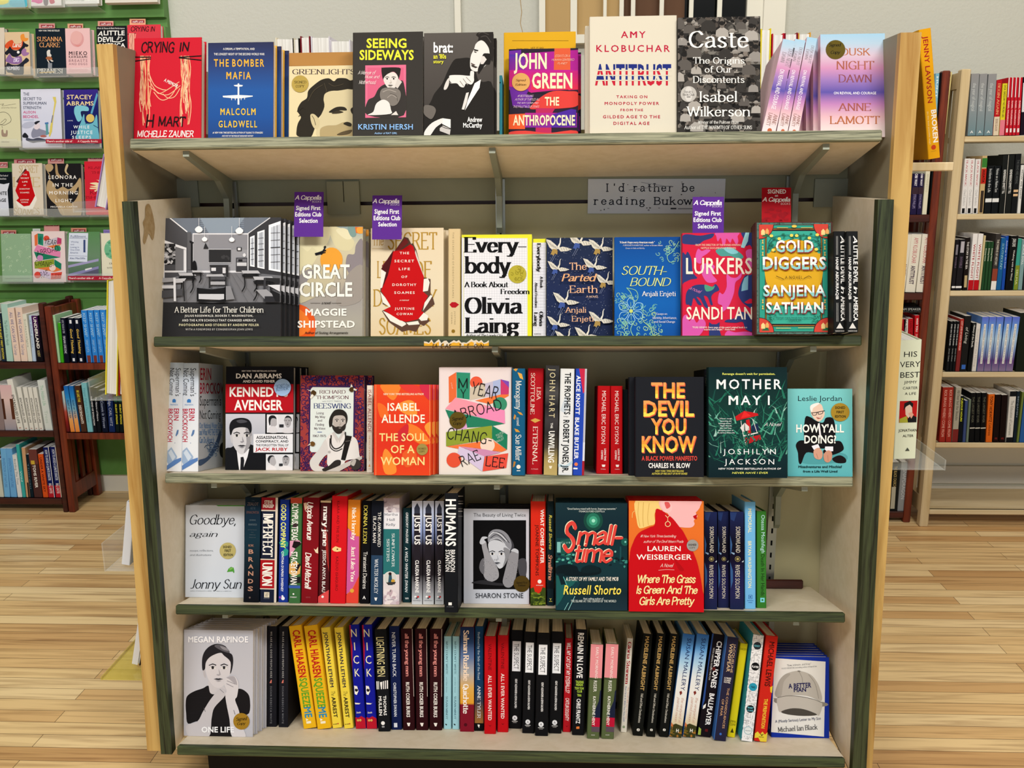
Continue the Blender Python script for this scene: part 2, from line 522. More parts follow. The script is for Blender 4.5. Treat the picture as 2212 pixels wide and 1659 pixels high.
def load_sans():
    tmp = []
    for wgt, off in (('n', 0.0), ('b', 0.014), ('x', 0.026)):
        for body in ['II'] + list(CH) + ['I%sI' % c for c in CH]:
            if wgt != 'n' and len(body) > 1:
                continue
            cu = bpy.data.curves.new('glyph', 'FONT')
            cu.body, cu.offset, cu.resolution_u = body, off, 2
            o = bpy.data.objects.new('glyph', cu)
            COL.objects.link(o)
            tmp.append((wgt, body, o))
    dg = bpy.context.evaluated_depsgraph_get()
    dg.update()
    ext = {}
    for wgt, body, o in tmp:
        e = o.evaluated_get(dg)
        me = e.to_mesh()
        xs = [v.co.x for v in me.vertices]
        if len(body) > 1:
            ext[body] = max(xs)
        else:
            if body == 'M' and wgt != 'n':
                BF[wgt, body] = [[(x + dx, y) for x, y in p] for dx in (-off, 0.0, off) for p in BF['n', 'M']]
                e.to_mesh_clear()
                continue
            BF[wgt, body] = [[(me.vertices[i].co.x, me.vertices[i].co.y) for i in p.vertices] for p in me.polygons]
            if wgt == 'n' and body == 'H':
                BF['cap'] = max(v.co.y for v in me.vertices)
        e.to_mesh_clear()
    for c in CH:
        BF['adv', c] = ext['I%sI' % c] - ext['II']
    for _, _, o in tmp:
        cu = o.data
        bpy.data.objects.remove(o)
        bpy.data.curves.remove(cu)


load_sans()


def sans_text(text, wgt, trk=0.0, slant=0.0):
    polys, x = [], 0.0
    for ch in text:
        if ch == ' ':
            x += 0.28
            continue
        if ch not in CH:
            ch = '-'
        for p in BF[wgt, ch]:
            polys.append([(x + a + b * slant, b) for a, b in p])
        x += BF['adv', ch] + trk + (0.02 if wgt != 'n' else 0)
    return polys, BF['cap']


def text_polys(text, font):
    """Polygons with baseline 0 and cap height 1, and their ink extent in x."""
    if font in 'nbx':
        polys, cap = sans_text(text, font)
    elif font == 'w':
        polys, cap = sans_text(text, 'b', 0.14)
    elif font == 'W':
        polys, cap = sans_text(text, 'n', 0.2)
    elif font == 'z':
        polys, cap = sans_text(text, 'b', 0.0, 0.2)
    else:
        polys, cap = stroke_text(text, font)
    xs = [a for p in polys for a, _ in p] or [0, 1]
    x0, x1 = min(xs), max(xs)
    return [[((a - x0) / (x1 - x0), b / cap) for a, b in p] for p in polys]


# ---------------------------------------------------------------- printed artwork
def clip(poly, x0, z0, x1, z1):
    for ax, lim, sg in ((0, x0, 1), (0, x1, -1), (1, z0, 1), (1, z1, -1)):
        if not poly:
            return poly
        if all((p[ax] - lim) * sg >= 0 for p in poly):
            continue
        out = []
        for i, a in enumerate(poly):
            b = poly[(i + 1) % len(poly)]
            da, db = (a[ax] - lim) * sg, (b[ax] - lim) * sg
            if da >= 0:
                out.append(a)
            if (da >= 0) != (db >= 0):
                t = da / (da - db)
                out.append(tuple(a[k] + (b[k] - a[k]) * t for k in range(len(a))))
        poly = out
    return poly


def pts(s):
    return [tuple(float(c) for c in q.split(',')) for q in s.split()]


def nums(s):
    return [float(c) for c in s.split(',')]


def tess(p):
    if len(p) < 4:
        return [p]
    return [[p[i] for i in t] for t in tessellate_polygon([[Vector((x, y, 0)) for x, y in p]])]


def thick(line, wd):
    out = []
    for (x0, y0), (x1, y1) in zip(line, line[1:]):
        L = math.hypot(x1 - x0, y1 - y0) or 1
        nx, ny = -(y1 - y0) / L * wd / 2, (x1 - x0) / L * wd / 2
        ex, ey = (x1 - x0) / L * wd * .25, (y1 - y0) / L * wd * .25
        out.append([(x0 + nx - ex, y0 + ny - ey), (x1 + nx + ex, y1 + ny + ey), (x1 - nx + ex, y1 - ny + ey), (x0 - nx - ex, y0 - ny - ey)])
    return out


def oval(cx, cy, rx, ry, n=22, a0=0.0, a1=6.2832):
    return [(cx + rx * math.cos(a0 + (a1 - a0) * k / n), cy + ry * math.sin(a0 + (a1 - a0) * k / n)) for k in range(n + (a1 - a0 < 6.2))]


def noise_art(kind, box, n, cols, size, seed):
    """Repeated printed ornament: strands, crowd, grass, scroll, stars, grid, mottle, maze, stripes."""
    x0, y0, x1, y1 = box
    R = random.Random(int(seed))
    out = []
    for k in range(int(n)):
        c = R.choice(cols)
        x, y = R.uniform(x0, x1), R.uniform(y0, y1)
        if kind == 'strands':
            x = x0 + (x1 - x0) * (k + .5) / n + R.uniform(-size, size)
            e = y1 + R.uniform(-.3, .22) * (y1 - y0)
            q = smooth([(x + R.uniform(-1, 1) * size * 1.6, y0 + (e - y0) * j / 6) for j in range(7)], False, 2)
            out += [(p, c) for p in thick(q, size)]
        elif kind == 'crowd':
            x, y = x0 + (x1 - x0) * ((k * .381) % 1) + R.uniform(-.3, .3) * size, y0 + (y1 - y0) * k / n
            s = size * R.uniform(.7, 1.25)
            q = R.random()
            out.append(([(x - s * 1.3, y + s * 2.4), (x - s * 1.15, y + s * 1.1), (x - s * .4, y + s * .55), (x + s * .4, y + s * .55), (x + s * 1.15, y + s * 1.1), (x + s * 1.3, y + s * 2.4)], c))
            if q < .3:
                out.append(([(x - s * .22, y + s * .5), (x + s * .22, y + s * .5), (x, y + s * 1.5)], R.choice(cols)))
            out.append((oval(x, y, s * .5, s * .68, 10), R.choice(('6a625a', '544c45', '7c736a', '4a433d'))))
            out.append((oval(x - s * .05, y - s * .3, s * .56, s * .42, 9), '1c1a18' if q < .8 else '9a948c'))
            if q > .8:
                out.append((oval(x, y - s * .2, s * .95, s * .16, 8), '8a847c'))
            out.append(([(x - s * .3, y + s * .02), (x + s * .3, y + s * .02), (x + s * .28, y + s * .12), (x - s * .28, y + s * .12)], '2a2622'))
        elif kind == 'grass':
            a, L = R.uniform(-2.9, -.3), size * R.uniform(.5, 1.4)
            b = a + R.uniform(-.7, .7)
            m = (x + math.cos(a) * L * .5, y + math.sin(a) * L * .5)
            e = (m[0] + math.cos(b) * L * .5, m[1] + math.sin(b) * L * .5)
            t = R.uniform(5, 17)
            out.append(([(x - t, y), (m[0] - t * .5, m[1]), e, (m[0] + t * .5, m[1]), (x + t, y)], c))
        elif kind == 'scroll':
            r, a, sg = size * R.uniform(.5, 1), R.uniform(0, 6.3), R.choice((-1, 1))
            q = [(x + r * (1 - j / 11) * math.cos(a + sg * j * .62), y + r * (1 - j / 11) * math.sin(a + sg * j * .62)) for j in range(10)]
            out += [(p, c) for p in thick(q, size * .16)]
        elif kind == 'stars':
            s = size * R.uniform(.4, 1)
            out.append(([(x - s, y), (x, y - s), (x + s, y), (x, y + s)], c))
        elif kind == 'mottle':
            rx, ry = size * R.uniform(.6, 1.6), size * R.uniform(.4, 1.1)
            out.append(([(x + rx * math.cos(j * .7) * R.uniform(.75, 1.1), y + ry * math.sin(j * .7) * R.uniform(.75, 1.1)) for j in range(9)], c))
        elif kind == 'maze':
            s = size
            gx, gy = x0 + s * int((x - x0) / s), y0 + s * int((y - y0) / s)
            L = s * R.choice((1, 2, 2, 3))
            t = s * .2
            out.append(([(gx, gy), (gx + L, gy), (gx + L, gy + t), (gx, gy + t)] if R.random() < .5 else [(gx, gy), (gx + t, gy), (gx + t, gy + L), (gx, gy + L)], c))
    if kind == 'grid':
        for i in range(int((x1 - x0) / size) + 1):
            x = x0 + i * size
            out.append(([(x, y0), (x + 2, y0), (x + 2, y1), (x, y1)], cols[0]))
        for i in range(int((y1 - y0) / size) + 1):
            y = y0 + i * size
            out.append(([(x0, y), (x1, y), (x1, y + 2), (x0, y + 2)], cols[0]))
    if kind == 'stripes':
        for i in range(int(n)):
            y = y0 + (y1 - y0) * i / n
            out.append(([(x0, y), (x1, y), (x1, y + size), (x0, y + size)], cols[i % len(cols)]))
    return out


def face_art(cx, cy, s, skin, dark, tilt=0.0):
    """Features of a small printed portrait: brows, eyes, nose, mouth around a centre, s = half the face width."""
    c, d = math.cos(tilt), math.sin(tilt)

    def T(q):
        return [(cx + s * (x * c - y * d), cy + s * (x * d + y * c)) for x, y in q]
    out = []
    for g in (-1, 1):
        out.append((T(oval(g * .4, -.05, .2, .085, 10)), 'f0ece6'))
        out.append((T(oval(g * .4, -.05, .1, .095, 8)), dark))
        out.append((T([(g * .15, -.27), (g * .4, -.36), (g * .68, -.25), (g * .66, -.2), (g * .4, -.29), (g * .16, -.2)]), dark))
        out.append((T([(g * .17, -.09), (g * .4, -.19), (g * .64, -.08), (g * .4, -.14)]), dark))
    out.append((T([(.02, 0), (.16, .42), (.02, .5), (-.14, .44), (-.1, .4), (.06, .4)]), skin))
    out.append((T([(-.34, .74), (-.1, .68), (0, .7), (.1, .68), (.34, .74), (0, .8)]), dark))
    out.append((T([(-.22, .83), (0, .81), (.22, .83), (0, .93)]), skin))
    return out


def bird_art(x, y, s, col):
    """A printed crane in flight."""
    def T(q):
        return [(x + s * a, y + s * b) for a, b in q]
    out = [(T([(-1.3, -.95), (-.75, -.8), (-.1, -.25), (.15, .15), (-.4, .35), (-.85, 0)]), 'd8d3c4'),
           (T([(.05, .05), (.6, -.1), (1.1, .0), (1.65, .2), (1.1, .4), (.4, .45)]), 'd8d3c4'),
           (T([(.0, -.1), (.25, -.5), (.3, -.95), (.42, -1.2), (.55, -1.25), (.42, -1.05), (.4, -.5), (.2, .1)]), 'e0dccf'),
           (T([(-.5, .15), (-.1, .2), (.05, .35), (.0, .8), (-.25, .65), (-.4, .95), (-.6, .75), (-.75, .8)]), col)]
    for k in range(4):
        out += [(p, '6a6660') for p in thick(T([(-1.1 + .28 * k, -.75 + .2 * k), (-.6 + .2 * k, -.1 + .1 * k)]), s * .03)]
        out += [(p, '6a6660') for p in thick(T([(.4 + .28 * k, .0), (.55 + .28 * k, .34)]), s * .03)]
    for g in (-.35, -.15):
        out += [(p, '7a84a0') for p in thick(T([(g, .8), (g - .45, 1.6)]), s * .04)]
    return out


class Art:
    """Printed elements in frame pixels, mapped by `to` onto a flat face of local size W x H."""

    def __init__(s, to, W, H, lift):
        s.to, s.W, s.H, s.lift = to, W, H, lift
        s.n, s.k, s.mb = 0, 0, MB()

    def put(s, polys):
        """polys: (points, colour or list of colours); one print layer."""
        s.n += 1
        for p, c in polys:
            if isinstance(c, str):
                c = hexc(c)
            q = []
            for i, (x, y) in enumerate(p):
                a, b = s.to(x, y)
                k = c[i] if isinstance(c, list) else c
                q.append((a, b) + tuple(k[:3]))
            q = clip(q, 0.0, 0.0, s.W, s.H)
            if len(q) > 2:
                s.k = (s.k + 1) % 12
                s.mb.poly([s.lift(a[0], a[1], s.n + s.k * .06) for a in q], [(a[2], a[3], a[4], 1.0) for a in q])

    def text(s, t, box, cols, font, ang=0.0):
        x0, y0, x1, y1 = box
        ps = text_polys(t, font)
        if ang:
            ca, sa = math.cos(math.radians(ang)), math.sin(math.radians(ang))
        mx, my = (x0 + x1) / 2, (y0 + y1) / 2
        out = []
        for bi, c in enumerate(cols):
            lo, hi = 1 - (bi + 1) / len(cols), 1 - bi / len(cols)
            for p in ps:
                if len(cols) > 1:
                    p = clip(p, -9, lo if bi < len(cols) - 1 else -9, 9, hi if bi else 9)
                    if len(p) < 3:
                        continue
                q = [(x0 + a * (x1 - x0), y1 - b * (y1 - y0)) for a, b in p]
                if ang:
                    q = [(mx + (a - mx) * ca + (b - my) * sa, my - (a - mx) * sa + (b - my) * ca) for a, b in q]
                out.append((q, c))
        s.put(out)

    def run(s, src):
        stk = None
        for ln in src.strip().split('\n'):
            f = ln.strip().split('|')
            k = f[0]
            if k == 'T':
                s.text(f[1], nums(f[2]), f[3].split('/'), f[4], float(f[5]) if len(f) > 5 else 0)
            elif k == 'O':      # lettering with a cast shadow or outline printed behind it: O|text|box|colour|font|shadow colour|dx,dy
                b = nums(f[2])
                dx, dy = nums(f[6])
                for m in ((1, 1), (.5, .5)) if dy else ((1, 0), (-1, 0)):
                    s.text(f[1], [b[0] + dx * m[0], b[1] + dy * m[1], b[2] + dx * m[0], b[3] + dy * m[1]], [f[5]], f[4])
                s.text(f[1], b, f[3].split('/'), f[4])
            elif k == 'R':
                x0, y0, x1, y1 = nums(f[1])
                s.put([([(x0, y0), (x1, y0), (x1, y1), (x0, y1)], f[2])])
            elif k == 'V':
                x0, y0, x1, y1 = nums(f[1])
                cs = [hexc(c) for c in f[2].split(',')]
                m = len(cs) - 1
                s.put([([(x0, y0 + (y1 - y0) * i / m), (x1, y0 + (y1 - y0) * i / m), (x1, y0 + (y1 - y0) * (i + 1) / m), (x0, y0 + (y1 - y0) * (i + 1) / m)],
                        [cs[i], cs[i], cs[i + 1], cs[i + 1]]) for i in range(m)])
            elif k in 'PS':
                p = pts(f[2])
                if k == 'S':
                    p = smooth(p, True, 4)
                s.put([(t, f[1]) for t in tess(p)])
            elif k == 'L':
                s.put([(p, f[1]) for p in thick(smooth(pts(f[3]), False, 5), float(f[2]))])
            elif k == 'l':
                s.put([(p, f[1]) for p in thick(pts(f[3]), float(f[2]))])
            elif k == 'C':
                v = nums(f[2])
                s.put([(oval(v[0], v[1], v[2], v[-1] if len(v) > 3 else v[2]), f[1])])
            elif k == 'N':
                s.put([(t, c) for p, c in noise_art(f[1], nums(f[2]), int(f[3]), f[4].split(','), float(f[5]), int(f[6])) for t in (tess(p) if f[1] == 'grass' else [p])])
            elif k == 'E':
                v = nums(f[1])
                for p, c in face_art(v[0], v[1], v[2], f[2], f[3], v[3] if len(v) > 3 else 0):
                    s.put([(t, c) for t in tess(p)])
            elif k == 'B':
                v = nums(f[1])
                for p, c in bird_art(v[0], v[1], v[2], f[2]):
                    s.put([(t, c) for t in tess(p)])


# ---------------------------------------------------------------- books
EPS = 0.00007
U = Vector((1, 0, 0))


class Ledge:
    """The frame of one shelf: front top edge at y = yf, height z, tilted back by `tilt` degrees."""

    def __init__(s, z, yf=0.0, tilt=13.4):
        a = math.radians(tilt)
        s.O = Vector((0, yf, z))
        s.V = Vector((0, math.cos(a), -math.sin(a)))
        s.W = Vector((0, math.sin(a), math.cos(a)))

    def v_at(s, x, y):
        return (on_plane(x, y, s.O, s.W) - s.O).dot(s.V)

    def uw(s, x, y, v):
        p = on_plane(x, y, s.O + s.V * v, s.V) - s.O
        return p.x, p.dot(s.W)


def frame(o, X, Y, Z):
    m = Matrix((X, Y, Z)).transposed().to_4x4()
    m.translation = o
    return m


def cover_shell(w, h, t, col, board, spine_col=None):
    b = MB()
    r = min(0.0025, t * .3)
    bb = min(board, t * .2)
    out = [(w, 0), (r, 0), (r * .3, r * .3), (0, r), (0, t - r), (r * .3, t - r * .3), (r, t), (w, t), (w, t - bb), (bb * 1.5, t - bb), (bb * 1.5, bb), (w, bb)]
    b.extrude(out, 0.0, h, col)
    return b


def pages_mesh(w, h, t, board):
    b = MB()
    bb = min(board, t * .2)
    q = .003 if board > .001 else .0003
    b.box((bb * 1.6, bb * 1.04, q), (w - q, t - bb * 1.04, h - q))
    return b.mesh('page_block', 'page_edges')


def add_ink(shell, art):
    n = len(shell.v)
    shell.v += art.mb.v
    shell.c += art.mb.c
    shell.f += [tuple(i + n for i in f) for f in art.mb.f]


def to_local(M, fr, face):
    """Maps frame pixels onto the book's front (local y = 0) or spine (local x = 0)."""
    Mi = M.inverted()
    n = -(M.to_3x3() @ Vector((0, 1, 0))) if face == 'front' else -(M.to_3x3() @ Vector((1, 0, 0)))
    p0 = M.translation

    def f(x, y):
        q = Mi @ on_plane(*fx(fr, x, y), p0, n)
        return (q.x, q.z) if face == 'front' else (q.y, q.z)
    return f


def make_sticker(parent, to, cx, cy, r, col, src, eps0):
    a, b = to(cx, cy)
    rr = abs(to(cx + r, cy)[0] - a)
    m = MB()
    n = 28
    ring = [(a + rr * math.cos(k * 6.2832 / n), b + rr * math.sin(k * 6.2832 / n)) for k in range(n)]
    y0, y1 = -eps0, -eps0 - .0003
    c = hexc(col)
    m.poly([(x, y1, z) for x, z in ring], c)
    for k in range(n):
        p, q = ring[k], ring[(k + 1) % n]
        m.poly([(p[0], y0, p[1]), (q[0], y0, q[1]), (q[0], y1, q[1]), (p[0], y1, p[1])], c)
    if src:
        art = Art(to, 9, 9, lambda x, z, k: (x, y1 - EPS * k, z))
        art.run(src)
        add_ink(m, art)
    return m.build('sticker', 'printed_paper', parent, True)


def place(o, M):
    o.matrix_world = M


def book_object(name, M, shell, pages):
    o = bpy.data.objects.new(name, None)
    o.empty_display_size = 0.02
    COL.objects.link(o)
    place(o, M)
    shell.build('cover', 'printed_paper', o, True)
    link('page_block', pages, o)
    return o


def face_out(led, fr, x0, x1, ytop, depth, base, art, label, t=.026, n=1, grp=None, step=(0.0, 0.0), board=.0025, ywin=None, cat='book', clabel=None, sticker=None, yaw=0.0):
    """A book standing cover to the front. x0, x1, ytop: frame pixels of the cover; depth: v in metres or ('b', pixel y of its bottom edge)."""
    xm = (x0 + x1) / 2
    v = led.v_at(*fx(fr, xm, depth[1])) if isinstance(depth, tuple) else depth
    ym = depth[1] if isinstance(depth, tuple) else ytop + 200
    u0, u1 = led.uw(*fx(fr, x0, (ytop + ym) / 2), v)[0], led.uw(*fx(fr, x1, (ytop + ym) / 2), v)[0]
    h = led.uw(*fx(fr, xm, ytop), v)[1]
    w = u1 - u0
    cy, sy = math.cos(math.radians(yaw)), math.sin(math.radians(yaw))
    X, Y = U * cy - led.V * sy, led.V * cy + U * sy
    M = frame(led.O + U * u0 + led.V * v + led.W * .0005, X, Y, led.W)
    sh = cover_shell(w, h, t, hexc(base), board)
    plain = cover_shell(w, h, t, hexc(base), board)
    to = to_local(M, fr, 'front')
    a = Art(to, w, h, lambda x, z, k: (x, -EPS * k, z))
    a.run(art)
    add_ink(sh, a)
    pg = pages_mesh(w, h, t, board)
    nm = 'hardcover_book' if board > .001 else 'paperback_book'
    o = book_object(nm, M, sh, pg)
    tag(o, label, cat, grp)
    if sticker:
        cx, cyy, r, col, src = sticker
        make_sticker(o.children[0], to, cx, cyy, r, col, src, EPS * (a.n + 1))
    if n > 1:
        me = o.children[0].data
        for k in range(1, n):
            c = link(nm, None)
            c.empty_display_size = 0.02
            link('cover', me, c)
            place(c, Matrix.Translation(led.V * (k * (t + .0012)) + U * (step[0] * k) + led.W * (step[1] * k)) @ M)
            link('page_block', pg, c)
            tag(c, clabel.replace('@', ORD[k - 1]), cat, grp)
    return o, M, v, (w, h)


def spine_run(led, fr, rows, depth=.155, grp=None, board=.0025, pages=True):
    """Books standing spine to the front, one text block per row:
    xbl,xbr,xtl,ytop,ybot | base colour | label
    followed by element lines (see spine_art)."""
    made = []
    for row in rows.strip().split('\n\n'):
        ls = row.strip().split('\n')
        f = ls[0].split('|')
        q = nums(f[0])
        opt = dict(z.split('=') for z in f[3:])
        dp = float(opt.get('d', depth))
        xbl, xbr, xtl, ytop, ybot = q[:5]
        if 'v' in opt:
            v = float(opt['v'])
        else:
            v = led.v_at(*fx(fr, (xbl + xbr) / 2, ybot))
        pb = fx(fr, 0, ybot)[1]
        ul, wl = led.uw(*fx(fr, xbl, ybot), v)
        ur, _ = led.uw(*fx(fr, xbr, ybot), v)
        ut, wt = led.uw(*fx(fr, xtl, ytop), v)
        ph = math.atan2(ut - ul, wt)
        if abs(ph) < .012:
            ph = 0.0
        h = math.hypot(ut - ul, wt) - .002
        t = (ur - ul) * math.cos(ph) - .0008
        W2 = led.W * math.cos(ph) + U * math.sin(ph)
        U2 = U * math.cos(ph) - led.W * math.sin(ph)
        org = led.O + led.V * v + U * (ul + .0004) + U2 * t + led.W * (.0006 + (t * math.sin(ph) if ph > 0 else 0.0))
        if ph < 0:
            org = led.O + led.V * v + U * (ul + .0004) + U2 * t + led.W * .0006
        M = frame(org, led.V, -U2, W2)
        rev = opt.get('rev')
        sh = cover_shell(dp, h, t, hexc(f[1]), float(opt.get('board', board)))
        if rev:
            # fore-edge to the front: mirror the shell about its depth
            sh.v = [(dp - x, t - y, z) for x, y, z in sh.v]
        a = Art(lambda s_, y: (t * (1 - s_), h * (ybot - y) / (ybot - ytop)), t, h, lambda yy, z, k: (-EPS * k, yy, z))
        side = []
        for ln in ls[1:]:
            if ln.startswith('>'):
                side.append(ln[1:])
            else:
                spine_art(a, ln.split('|'), (ybot - ytop) / max(xbr - xbl, 1))
        add_ink(sh, a)
        if side:
            b = Art(to_local(M, fr, 'front'), dp, h, lambda x, z, k: (x, -EPS * k, z))
            b.run('\n'.join(side))
            add_ink(sh, b)
        pg = None
        if pages:
            bd = float(opt.get('board', board))
            pg = pages_mesh(dp, h, t, bd)
            if rev:
                for vt in pg.vertices:
                    vt.co.x = dp - vt.co.x
        o = book_object(opt.get('name', 'hardcover_book' if float(opt.get('board', board)) > .001 else 'paperback_book'), M, sh, pg)
        tag(o, f[2], opt.get('cat', 'book'), opt.get('g', grp))
        made.append(o)
    return made


def spine_art(a, f, asp):
    """T|text|y0,y1|c0,c1|colour|font  lettering down the spine;  H|text|ytop,ybase|c0,c1|colour|font  upright lettering;
    R|y0,y1|c0,c1|colour;  V|y0,y1|colours;  C|y,c,r|colour;  P|colour|c,y ...;  N|kind|y0,y1|n|colours|size|seed"""
    k = f[0]
    if k == 'T':
        (y0, y1), (c0, c1) = nums(f[2]), nums(f[3])
        a.put([([(c0 + b * (c1 - c0), y0 + s_ * (y1 - y0)) for s_, b in p], f[4]) for p in text_polys(f[1], f[5])])
    elif k == 'H':
        (y0, y1), (c0, c1) = nums(f[2]), nums(f[3])
        a.put([([(c0 + s_ * (c1 - c0), y1 - b * (y1 - y0)) for s_, b in p], f[4]) for p in text_polys(f[1], f[5])])
    elif k == 'R':
        (y0, y1), (c0, c1) = nums(f[1]), nums(f[2])
        a.put([([(c0, y0), (c1, y0), (c1, y1), (c0, y1)], f[3])])
    elif k == 'V':
        y0, y1 = nums(f[1])
        cs = [hexc(c) for c in f[2].split(',')]
        m = len(cs) - 1
        a.put([([(0, y0 + (y1 - y0) * i / m), (1, y0 + (y1 - y0) * i / m), (1, y0 + (y1 - y0) * (i + 1) / m), (0, y0 + (y1 - y0) * (i + 1) / m)],
                [cs[i], cs[i], cs[i + 1], cs[i + 1]]) for i in range(m)])
    elif k == 'C':
        y, c, r = nums(f[1])
        px = a.to(0, 0)[0] - a.to(1, 0)[0]
        py = a.to(0, 0)[1] - a.to(0, 1)[1]
        a.put([(oval(c, y, r, r * abs(px / py), 18), f[2])])
    elif k == 'P':
        a.put([(t, f[1]) for t in tess(pts(f[2]))])
    elif k == 'N':
        y0, y1 = nums(f[2])
        px = abs(a.to(0, 0)[0] - a.to(1, 0)[0])
        py = abs(a.to(0, 0)[1] - a.to(0, 1)[1])
        r = px / py
        a.put([([(x / r, y) for x, y in p], c) for p, c in noise_art(f[1], (0, y0, r, y1), int(f[3]), f[4].split(','), float(f[5]) * r, int(f[6]))])


def card(fr, quad, Y, tilt, base, art, label, cat='sign', t=.0006, name='shelf_card', grp=None, led=None, v=None, side=None):
    """A flat card or sticker: frame-pixel box x0,ytop,x1,ybot standing on plane y = Y (or in a ledge's v plane)."""
    x0, y0, x1, y1 = quad
    if led is not None:
        V_, W_, p0 = led.V, led.W, led.O + led.V * v
    else:
        a = math.radians(tilt)
        V_, W_, p0 = Vector((0, math.cos(a), -math.sin(a))), Vector((0, math.sin(a), math.cos(a))), Vector((0, Y, at(*fx(fr, x0, y1), Y).z))
    A, B = on_plane(*fx(fr, x0, y1), p0, V_), on_plane(*fx(fr, x1, y1), p0, V_)
    C_ = on_plane(*fx(fr, (x0 + x1) / 2, y0), p0, V_)
    X = (B - A)
    w_ = X.length
    X.normalize()
    Z = V_.cross(X) * -1
    if Z.z < 0:
        Z = -Z
    M = frame(A, X, V_, Z)
    h_ = (C_ - A).dot(Z)
    m = MB()
    m.box((0, 0, 0), (w_, t, h_), hexc(base))
    ar = Art(to_local(M, fr, 'front'), w_, h_, lambda x, z, k: (x, -EPS * k, z))
    ar.run(art)
    add_ink(m, ar)
    o = m.build(name, 'printed_paper', None, True)
    place(o, M)
    return tag(o, label, cat, grp)


# ---------------------------------------------------------------- the room
YW = 2.34
b = MB()
b.poly([(-6, -4, 0), (6, -4, 0), (6, YW, 0), (-6, YW, 0)])
struct(b.build('floor', 'maple_floor'))
XG = at(360, 60, 2.3).x
b = MB()
b.box((-6, YW, 0), (6, YW + .1, 3.6))
struct(b.build('wall_back', 'plaster'))

# green slat wall on the left: boards with deep grooves, then a white skirting
zs = [at(120, y, 2.29).z for y in (-108, 43, 193, 344, 488, 628, 764, 898, 1024)]
b = MB()
b.box((-6, 2.312, zs[-1]), (XG, YW, 3.4))
for i in range(8):
    b.box((-6, 2.285, zs[i + 1] + (.0 if i == 7 else .004)), (XG, 2.312, zs[i] - .036))
b.box((-6, 2.285, zs[0]), (XG, 2.312, 3.4))
struct(b.build('wall_panel_left', 'green_wall'))
b = MB()
b.box((-6, 2.3, 0), (XG, YW, zs[-1] - .002))
b.box((XG, 2.318, 0), (6, YW, .16))
struct(b.build('baseboard_back', 'white_trim'))
# pale slat wall behind the birch bookcase
b = MB()
for y0, y1 in ((1096, 1050), (1044, 1007), (1000, 940), (934, 870), (864, 800), (794, 730)):
    b.box((1.55, 2.3, at(2100, y0, 2.3).z), (4, YW, at(2100, y1, 2.3).z))
struct(b.build('wall_panel_right', 'white_trim'))

# the glazed doorway with white bars behind the top shelf
zb = at(1250, 78, YW).z
win = empty('window_1', (at(1450, 60, YW).x, YW, zb))
struct(win)


def wbox(m, x0, x1, y0, y1, z0=None, z1=3.4):
    m.box((at(x0, 30, YW).x, y0, zb if z0 is None else z0), (at(x1, 30, YW).x, y1, z1))


def child(mb, name, mt, par, ink=False):
    o = mb.build(name, mt, None, ink)
    o.parent = par
    o.matrix_parent_inverse = par.matrix_world.inverted() if par.matrix_world != Matrix() else Matrix.Translation(-par.location)
    return o


b = MB()
wbox(b, 1245, 1338, YW - .012, YW)
child(b, 'blind', 'tan_blind', win)
b = MB()
wbox(b, 1345, 1478, YW - .008, YW)
child(b, 'pane', 'brown_door', win)
b = MB()
wbox(b, 1478, 1612, YW - .008, YW)
child(b, 'pane', 'dark_glass', win)
b = MB()
for x0, x1 in ((1232, 1246), (1337, 1346), (1610, 1645)):
    wbox(b, x0, x1, YW - .035, YW)
b.box((at(1232, 30, YW).x, YW - .05, zb - .035), (at(1645, 30, YW).x, YW, zb))
child(b, 'window_frame', 'white_trim', win)
for x0, x1 in ((1302, 1309), (1361, 1370), (1422, 1431), (1485, 1494), (1545, 1555)):
    b = MB()
    wbox(b, x0, x1, YW - .05, YW - .036)
    child(b, 'window_bar', 'white_trim', win)
b = MB()
b.box((at(1176, 30, YW).x, YW - .03, 0), (at(1232, 30, YW).x, YW, 3.5))
struct(b.build('trim_1', 'tan_blind'))
b = MB()
b.box((at(1165, 30, YW).x, YW - .045, 0), (at(1178, 30, YW).x, YW, 3.5))
b.box((at(983, 30, YW).x, YW - .02, 0), (at(996, 30, YW).x, YW, 3.5))
b.box((at(1645, 30, YW).x, YW - .045, 0), (at(1692, 30, YW).x, YW, 3.5))
struct(b.build('trim_2', 'white_trim'))
# hairline crack with rust stain in the plaster
b = MB()
q = [at(x, y, YW) for x, y in ((1122, -40), (1124, 0), (1127, 26), (1124, 50), (1129, 70), (1127, 100))]
for p, r_ in zip(q, q[1:]):
    b.poly([(p.x - .0015, YW - .0006, p.z), (p.x + .0015, YW - .0006, p.z), (r_.x + .0015, YW - .0006, r_.z), (r_.x - .0015, YW - .0006, r_.z)])
struct(b.build('wall_back_crack', 'stain'))

# ---------------------------------------------------------------- the display bookcase
TILT = 13.4
L1 = Ledge(1.580, 0.0, TILT)
L2 = Ledge(1.166, 0.0, TILT)
L3 = Ledge(0.856, 0.0, TILT)
L4 = Ledge(0.537, 0.0, TILT)
L5 = Ledge(0.200, -0.043, TILT)
fix = tag(empty('display_bookcase', (0, 0, 0)), 'large beige bookcase in the middle with green shelf edges and pine sides', 'bookcase')
YB = 0.60


def slab(corners_top, corners_bot, y0, y1):
    """Side panel between two front-edge x pairs (top, bottom): points on y=0 given as (xl, xr, z)."""
    (a, c, zt), (d, e, zb_) = corners_top, corners_bot
    return [(d, y0, zb_), (e, y0, zb_), (e, y1, zb_), (d, y1, zb_), (a, y0, zt), (c, y0, zt), (c, y1, zt), (a, y1, zt)]


def pair(xa, xb, y, Y):
    p, r_ = at(xa, y, Y), at(xb, y, Y)
    return p.x, r_.x, (p.z + r_.z) / 2


